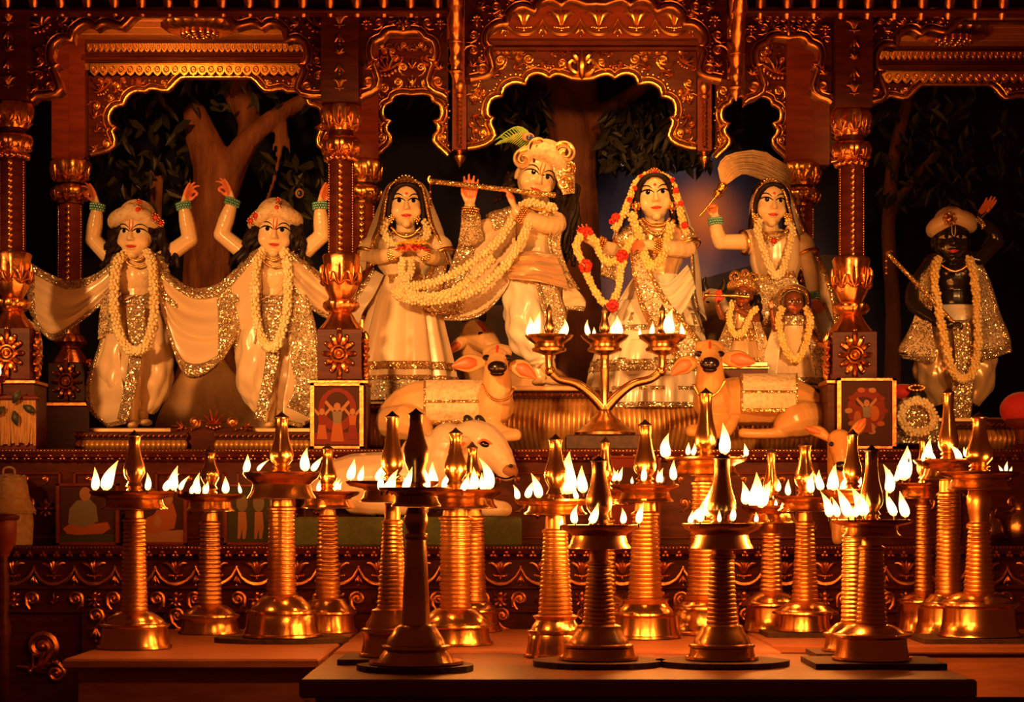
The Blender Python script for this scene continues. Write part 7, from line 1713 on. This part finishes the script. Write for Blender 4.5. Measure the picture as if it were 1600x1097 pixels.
brass_lamp('tall brass lamp with a high finial, second from the right', 1482, 605, 693, 16, 718, 54, 750, 42, 775, 17, 928, 21, 945, 44, 988, 52, [(1420, 717, 16, -2), (1452, 716, 28, 2), (1442, 738, 16, 2), (1460, 736, 18, -5), (1498, 736, 24, -16), (1510, 714, 14, -4)], e=.9, D=7.1)
brass_lamp('broad based brass lamp nearest the right edge', 1530, 643, 712, 21, 737, 63, 766, 50, 822, 17, 925, 24, 945, 62, 992, 62, [(1572, 737, 14, 2), (1566, 738, 10, -6), (1578, 738, 8, 3)], D=6.8, neck=[(.85, 814), (1.0, 800), (1.15, 786), (1.1, 774)], e=.6, mat_=(100, .15, 'sq'))

# candelabrum with three dishes on the upper step
DC = 8.06
t = thing('candelabrum', P(945, 702, DC), 'three armed brass candelabrum standing before the central pedestal', 'candelabrum')
Xc = P(945, 0, DC).x; sc_ = DC / F
def Lc(name, prof, x, par=None, m='brass_dark', seg=36): return MB().lathe([(max(r, .3) * sc_, ZC + (HOR - y) * sc_) for r, y in prof], (x, DC, 0), seg).build(name, m, par or t)  # darker brass tone stands in for the candelabrum's backlit shade
MB().box((P(884, 0, DC).x, DC - .1, Z2), (P(1006, 0, DC).x, DC + .12, P(0, 681, DC).z), .004).build('tray', 'soot', t, smooth=False)
Lc('base', [(46, 681), (48, 680), (48, 676), (40, 671), (36, 666), (28, 662), (24, 656), (14, 648), (9, 640), (8, 630), (7, 615), (7, 580), (9, 575), (7, 570), (7, 552), (10, 549), (6, 545)], Xc)
fls = {858: [(826, 527, 30, 2), (836, 526, 40, 8), (882, 524, 26, 0), (876, 526, 20, 5)], 945: [(920, 524, 24, -2), (928, 525, 14, 0), (958, 524, 24, 4), (968, 524, 32, -4)], 1035: [(1000, 525, 14, 0), (1018, 524, 22, 2), (1048, 522, 40, 3), (1066, 525, 22, -2)]}
for x, fs in fls.items():
    X = P(x, 0, DC).x; dy = 0 if x < 1000 else 1
    d_ = Lc('dish', [(6, 556), (16, 552), (26, 549), (27, 545), (23, 542), (23, 538), (34, 530), (37, 526), (38, 524), (36, 524), (32, 529), (8, 531)], X)
    fi = Lc('finial', [(7, 532), (8, 524), (5, 521), (8, 517), (9, 511), (6, 503), (4, 492), (5, 486)], X, d_, seg=24)
    Lc('cap', [(5, 486), (5.2, 485), (2.5, 480), (.4, 475)], X, fi, 'soot', 16)
    for i, (fx, fy, fh, ln) in enumerate(fs):
        ox = S(fx - x, DC); r_ = S(35, DC); oy = math.sqrt(max(r_ * r_ - ox * ox, 0)) * (-1 if i % 2 == 0 else .8)
        c = P(fx, fy, DC + oy); c.z = max(c.z, P(0, 526, DC).z); flame(t, c, S(fh, DC), S(ln, DC))
    lamp_light(t, P(x + 20, 512, DC - .09), 1.3)
    if x != 945:
        sg = -1 if x < 945 else 1
        MB().tube([P(945, 640, DC), P(945 + sg * 20, 618, DC), P(945 + sg * 44, 600, DC), P(945 + sg * 72, 592, DC), P(x - sg * 2, 578, DC), P(x, 562, DC), P(x, 552, DC)], [S(r_, DC) for r_ in (9, 8, 7, 6.5, 6.5, 6, 7)], 12, 34).build('arm', 'brass_dark', t)
        o = MB(); o.ellipsoid(P(x - sg * 2, 580, DC), (S(8.5, DC),) * 3, None, 12, 8); o.build('knob', 'brass_dark', t)

# ---------------------------------------------------------------- tables
def table(label, x0, x1, D0, D1, m, th, apron, mt='table_wood', nplank=1):
    t = thing('table', ((x0 + x1) / 2, (D0 + D1) / 2, 0), label, 'table', 'low wooden tables carrying the lamps')
    n = nplank
    for i in range(n):
        a = D0 + (D1 - D0) * i / n
        MB().box((x0, a + .0015, ZT - th), (x1, a + (D1 - D0) / n - .0015, ZT), .006).build('top', m, t, smooth=False)
    za = ZT - th
    MB().box((x0 + .04, D0 + .03, za - apron), (x1 - .04, D0 + .055, za)).build('apron', mt, t, smooth=False); MB().box((x0 + .04, D1 - .055, za - apron), (x1 - .04, D1 - .03, za)).build('apron', mt, t, smooth=False)
    for x in (x0 + .04, x1 - .065): MB().box((x, D0 + .055, za - apron), (x + .025, D1 - .055, za)).build('side_apron', mt, t, smooth=False)
    for x in (x0 + .045, x1 - .115):
        for y in (D0 + .035, D1 - .105): MB().box((x, y, 0), (x + .07, y + .07, za), .006).build('leg', mt, t, smooth=False)
table('dark wooden table in the front centre carrying five lamps', -0.545, 1.19, 5.24, 6.2, 'table_dark', .048, .10, 'table_dark')
table('wooden table at left carrying the leftmost lamps', -1.31, -0.565, 5.97, 7.5, 'table_wood', .03, .16)
table('wooden table behind the front centre table', -0.55, .83, 6.3, 7.5, 'table_wood', .03, .12)
table('wooden table at right carrying the rightmost lamps', .836, 2.3, 6.6, 7.5, 'table_wood', .03, .14)

# ---------------------------------------------------------------- pictures and small things
def picture(label, x0, x1, y0, y1, D, prints, back, lean=.02, border=5, fm='wood_red', zbase=None):
    t = thing('picture', P((x0 + x1) / 2, y1, D), label, 'picture')
    a, c = P(x0, y1, D), P(x1, y0, D)
    if zbase is not None: a.z = zbase
    MB().box((a.x + S(border, D), D + .004, a.z + S(border, D)), (c.x - S(border, D), D + .016, c.z - S(border, D))).build('print', back, t, smooth=False)
    for lo, hi in (((a.x, a.z), (c.x, a.z + S(border, D))), ((a.x, c.z - S(border, D)), (c.x, c.z)), ((a.x, a.z), (a.x + S(border, D), c.z)), ((c.x - S(border, D), a.z), (c.x, c.z))):
        MB().box((lo[0], D - .006, lo[1]), (hi[0], D + .02, hi[1]), .003).build('frame_bar', fm, t, smooth=False)
    for i, (pts, m) in enumerate(prints):
        w = [P(x, y, D) for x, y in pts]; MB().prism([(p_.x, p_.z) for p_ in w], D + .0035 - .0004 * i, D + .0045).build('printed_shape', m, t, smooth=False)
    return t
def oval(cx, cy, rx, ry, n=18): return [(cx + rx * math.cos(2 * PI * i / n), cy + ry * math.sin(2 * PI * i / n)) for i in range(n)]
picture('framed portrait print of a seated figure in grey shawl and saffron robe', 88, 186, 755, 857, 7.86, [([(93, 835), (181, 835), (181, 850), (93, 850)], 'print_green'), ([(98, 826), (112, 816), (130, 820), (150, 818), (168, 816), (172, 826), (160, 834), (120, 836), (104, 834)], 'print_saffron'), ([(106, 818), (108, 795), (120, 782), (140, 780), (150, 790), (153, 815), (130, 824)], 'print_grey'), (oval(133, 772, 9, 11), 'print_skin')], 'print_dark', zbase=Z1)
picture('framed portrait print of a kneeling figure in saffron', 206, 292, 768, 857, 7.86, [([(211, 832), (286, 828), (286, 848), (211, 848)], 'print_skin'), ([(216, 832), (224, 812), (240, 804), (250, 790), (270, 786), (276, 806), (272, 826), (244, 834)], 'print_saffron'), (oval(246, 814, 6, 10), 'print_skin'), (oval(262, 780, 8, 9), 'print_skin')], 'print_dark', zbase=Z1)
picture('framed print of several standing figures on green', 350, 462, 756, 857, 7.86, [([(355, 838), (457, 838), (457, 852), (355, 852)], 'print_green')] + [([(372 + q * 26, 800), (384 + q * 26, 800), (386 + q * 26, 824), (383 + q * 26, 842), (379 + q * 26, 842), (378 + q * 26, 826), (375 + q * 26, 842), (371 + q * 26, 842)], 'print_skin') for q in range(3)] + [(oval(378 + q * 26, 786, 9, 14), 'print_grey') for q in range(3)], 'print_green', zbase=Z1)
def tiny(x, y, h, m1, m2):
    return [([(x - .16 * h, y), (x + .16 * h, y), (x + .10 * h, y - .45 * h), (x - .10 * h, y - .45 * h)], m1), ([(x - .09 * h, y - .42 * h), (x + .09 * h, y - .42 * h), (x + .12 * h, y - .72 * h), (x - .12 * h, y - .72 * h)], m2),
            ([(x - .12 * h, y - .7 * h), (x - .30 * h, y - .92 * h), (x - .26 * h, y - .98 * h), (x - .06 * h, y - .76 * h)], 'print_skin'), ([(x + .12 * h, y - .7 * h), (x + .30 * h, y - .92 * h), (x + .26 * h, y - .98 * h), (x + .06 * h, y - .76 * h)], 'print_skin'), (oval(x, y - .82 * h, .08 * h, .10 * h), 'print_skin')]
picture('gilt framed print of dancing figures leaning on the second front column', 485, 568, 598, 700, 7.955, [([(491, 676), (562, 676), (562, 694), (491, 694)], 'print_red'), (oval(527, 640, 30, 34), 'print_red'), (oval(527, 636, 20, 24), 'print_dark')] + sum([tiny(*q) for q in ((503, 686, 52, 'print_saffron', 'print_red'), (527, 690, 66, 'print_saffron', 'print_grey'), (551, 686, 52, 'print_red', 'print_saffron'))], []), 'print_dark', border=6, zbase=Z2, fm='gold_dim')
picture('gilt framed print of swirling flowers leaning on the third front column', 1308, 1400, 590, 700, 7.955, [(oval(1354, 640, 30, 34), 'print_red'), (oval(1350, 628, 14, 8), 'print_dark'), (oval(1366, 646, 8, 12), 'print_saffron'), (oval(1340, 654, 6, 12), 'print_saffron'), (oval(1356, 668, 12, 8), 'print_skin')] + [(oval(1354 + 28 * math.cos(k), 642 + 34 * math.sin(k), 6, 4), ('print_red', 'print_saffron', 'print_skin')[q % 3]) for q, k in enumerate([.63 * z for z in range(10)])] + tiny(1354, 676, 56, 'print_red', 'print_grey'), 'print_dark', border=6, zbase=Z2, fm='gold_dim')
picture('empty dark framed panel on the ledge behind the central lamps', 925, 1032, 712, 850, 7.90, [(oval(978, 760, 30, 30), 'print_dark')], 'print_red', border=4, zbase=Z1)
# woven lidded basket at the left edge
DW = 7.84; bx = P(14, 0, DW).x
t = thing('basket', (bx, DW, Z1), 'woven bell shaped basket with a loop handle on the left ledge', 'basket')
s = DW / F
MB().lathe([(30 * s, Z1 + .0), (36 * s, Z1 + .003), (38 * s, ZC + (HOR - 815) * s), (36 * s, ZC + (HOR - 802) * s)], (bx, DW, 0), 36).build('lower_bowl', 'rattan', t)
MB().lathe([(40 * s, ZC + (HOR - 802) * s), (42 * s, ZC + (HOR - 798) * s), (32 * s, ZC + (HOR - 780) * s), (29 * s, ZC + (HOR - 760) * s), (26 * s, ZC + (HOR - 748) * s), (18 * s, ZC + (HOR - 742) * s), (4 * s, ZC + (HOR - 740) * s)], (bx, DW, 0), 36, 18, 0.0).build('lid', 'rattan', t)
for k in range(9):
    y = 742 + 7 * k + 3; r = 22 + 10 * (k / 8) + (8 if k == 8 else 3)
    MB().tube([(bx + math.cos(a) * r * s, DW + math.sin(a) * r * s, ZC + (HOR - y - 2 * math.sin(9 * a)) * s) for a in [2 * PI * i / 36 for i in range(37)]], 1.6 * s, 5).build('weave_band', 'rattan', t)
MB().tube([(bx - 9 * s, DW, ZC + (HOR - 741) * s), (bx - 8 * s, DW, ZC + (HOR - 733) * s), (bx, DW, ZC + (HOR - 730) * s), (bx + 8 * s, DW, ZC + (HOR - 733) * s), (bx + 9 * s, DW, ZC + (HOR - 741) * s)], 1.8 * s, 7, 14).build('handle', 'rattan', t)
# turned wooden stand in front of it
DS = 6.9; sx_ = P(4, 0, DS).x; s = DS / F
t = thing('turned_stand', (sx_, DS, 0), 'dark turned wooden stand with a goblet top at the left edge', 'stand')
MB().lathe([(10 * s, ZC + (HOR - 870) * s), (12 * s, ZC + (HOR - 862) * s), (20 * s, ZC + (HOR - 850) * s), (22 * s, ZC + (HOR - 825) * s), (21 * s, ZC + (HOR - 813) * s)], (sx_, DS, 0), 28, 12, 0).build('goblet_head', 'wood_red', t)
MB().lathe([(24 * s, ZC + (HOR - 813) * s), (26 * s, ZC + (HOR - 810) * s), (26 * s, ZC + (HOR - 806) * s), (22 * s, ZC + (HOR - 803) * s)], (sx_, DS, 0), 28).build('top_disc', 'wood', t)
MB().lathe([(9 * s, .05), (12 * s, .2), (16 * s, .32), (18 * s, .42), (14 * s, .50), (17 * s, .54), (11 * s, .60), (10 * s, .80), (13 * s, .86), (9 * s, .90), (11 * s, .98), (8 * s, ZC + (HOR - 870) * s)], (sx_, DS, 0), 28).build('turned_shaft', 'wood', t)
MB().lathe([(60 * s, 0), (62 * s, .02), (40 * s, .05), (12 * s, .09), (9 * s, .12)], (sx_, DS, 0), 28).build('foot', 'wood', t)
# fringed stool, small lamp, leaves at the far left of the step
DQ = 8.0
t = thing('fringed_stool', P(22, 700, DQ), 'stool with a gold fringe cover in front of the left edge column', 'stool')
a, c = P(-30, 0, DQ), P(58, 0, DQ); zt = P(0, 626, DQ).z
MB().box((a.x - .01, DQ - .045, zt), (c.x + .012, DQ - .005, zt + .018), .006).build('seat_board', 'wood_red', t, smooth=False)
o = MB()
for i in range(26):
    x = a.x + (c.x - a.x) * (i + .5) / 26
    o.tube([(x, DQ - .03, zt), (x + .003 * math.sin(i * 2.1), DQ - .034, (zt + Z2) / 2 + .02), (x + .004 * math.sin(i * 1.3), DQ - .04, Z2 + .02 + .006 * math.sin(i * 1.7))], [.006, .007, .0055], 6, 6)
o.build('fringe', 'fringe', t, kind='stuff')
MB().box((a.x, DQ - .028, Z2), (c.x, DQ - .006, zt)).build('core', 'wood_red', t, smooth=False)
t = thing('votive_lamp', P(-2, 600, DQ), 'small burning votive lamp on the stool at the left edge', 'lamp')
p0 = P(-2, 0, DQ - .02); z0 = zt + .018
MB().lathe([(.014, z0), (.03, z0 + .004), (.012, z0 + .012), (.010, z0 + .05), (.022, z0 + .06), (.032, z0 + .075), (.030, z0 + .078), (.004, z0 + .066)], (p0.x, DQ - .02, 0), 24).build('stem_bowl', 'brass', t)
flame(t, Vector((p0.x + .004, DQ - .04, z0 + .076)), .065, .004); lamp_light(t, Vector((p0.x, DQ - .06, z0 + .11)), .5)
t = thing('leaf_sprig', P(22, 640, DQ - .06), 'dark green leaf sprig lying on the gold fringed stool', 'leaves')
for i, (x, y, rt) in enumerate(((8, 636, -1.0), (22, 642, .2), (36, 634, 1.1), (20, 630, 2.6))):
    o = MB(); q = P(x, y, DQ - .055); d = Vector((math.sin(rt), 0, -math.cos(rt))); o.tube([q, q + d * .03 + Vector((0, -.006, 0)), q + d * .06], [.004, .016, .002], 8, 8, .35, up=Vector((0, 1, .01))); o.build('leaf', 'leaf_green', t)
# red capped silver bundle and a red cushion by the black statue
t = thing('silver_bundle', P(1428, 690, 8.3), 'small silver draped idol with a red cap and cream garland beside the black statue', 'idol')
Fg = Fig.__new__(Fig); Fg.D = 8.24; Fg.t = t; Fg.tips = []
Fg.skirt('silver_cloth', [(622, 1430, 20, .2), (645, 1430, 30, 1), (668, 1430, 38, 1), (694, 1430, 42, 1)], 'sequin', 12, .06, .7, 80, 18)
o = MB(); o.ellipsoid(P(1432, 622, 8.24), (S(17, 8.24), S(15, 8.24), S(18, 8.24)), None, 18, 12); o.build('dark_head', 'black_stone', t)
o = MB(); beads(o, [P(1432 + 12 * math.cos(k), 606 + 4 * math.sin(k), 8.2) for k in [q * .5 for q in range(13)]], S(3, 8.2)); o.build('jewel_band', 'gold', t, kind='stuff')
o = MB(); o.ellipsoid(P(1412, 613, 8.27), (S(26, 8.27), S(20, 8.27), S(13, 8.27)), None, 20, 12); o.build('red_cap', 'red_velvet', t)
garland('cream garland ring on the silver draped idol', 8.16, [[(1416, 632, 0), (1408, 650, -.02), (1420, 672, -.03), (1442, 676, -.03), (1460, 660, -.02), (1452, 636, 0), (1432, 626, 0), (1416, 632, 0)]], 6, 'petal_cream', 3)
t = thing('red_cushion', P(1594, 700, 8.25), 'round red velvet cushion on a stand at the right edge', 'cushion')
o = MB(); o.ellipsoid(P(1598, 640, 8.25), (S(36, 8.25), S(26, 8.25), S(28, 8.25)), None, 24, 14); o.build('pad', 'red_velvet', t)
p_ = P(1598, 0, 8.25); MB().lathe([(.07, Z2), (.075, Z2 + .01), (.03, Z2 + .03), (.03, P(0, 672, 8.25).z), (.07, P(0, 662, 8.25).z), (.075, P(0, 655, 8.25).z)], (p_.x, 8.25, 0), 24).build('stand', 'wood_red', t)
# pots on the right ledge
for px, r, h, lab in ((1548, 21, 58, 'dark brass water pot on the right ledge behind the last lamp'), (1594, 24, 70, 'large dark brass water pot at the right edge of the ledge')):
    X = P(px, 0, 7.84).x; s = 7.84 / F
    t = thing('water_pot', (X, 7.84, Z1), lab, 'pot', 'water pots on the right ledge')
    MB().lathe([(r * .5 * s, Z1), (r * .6 * s, Z1 + .004), (r * .95 * s, Z1 + h * .25 * s), (r * s, Z1 + h * .42 * s), (r * .8 * s, Z1 + h * .66 * s), (r * .42 * s, Z1 + h * .80 * s)], (X, 7.84, 0), 32).build('belly', 'brass_dark', t)
    MB().lathe([(r * .42 * s, Z1 + h * .79 * s), (r * .40 * s, Z1 + h * .88 * s), (r * .62 * s, Z1 + h * s), (r * .58 * s, Z1 + h * 1.01 * s), (r * .36 * s, Z1 + h * .9 * s)], (X, 7.84, 0), 32).build('neck', 'brass_dark', t)
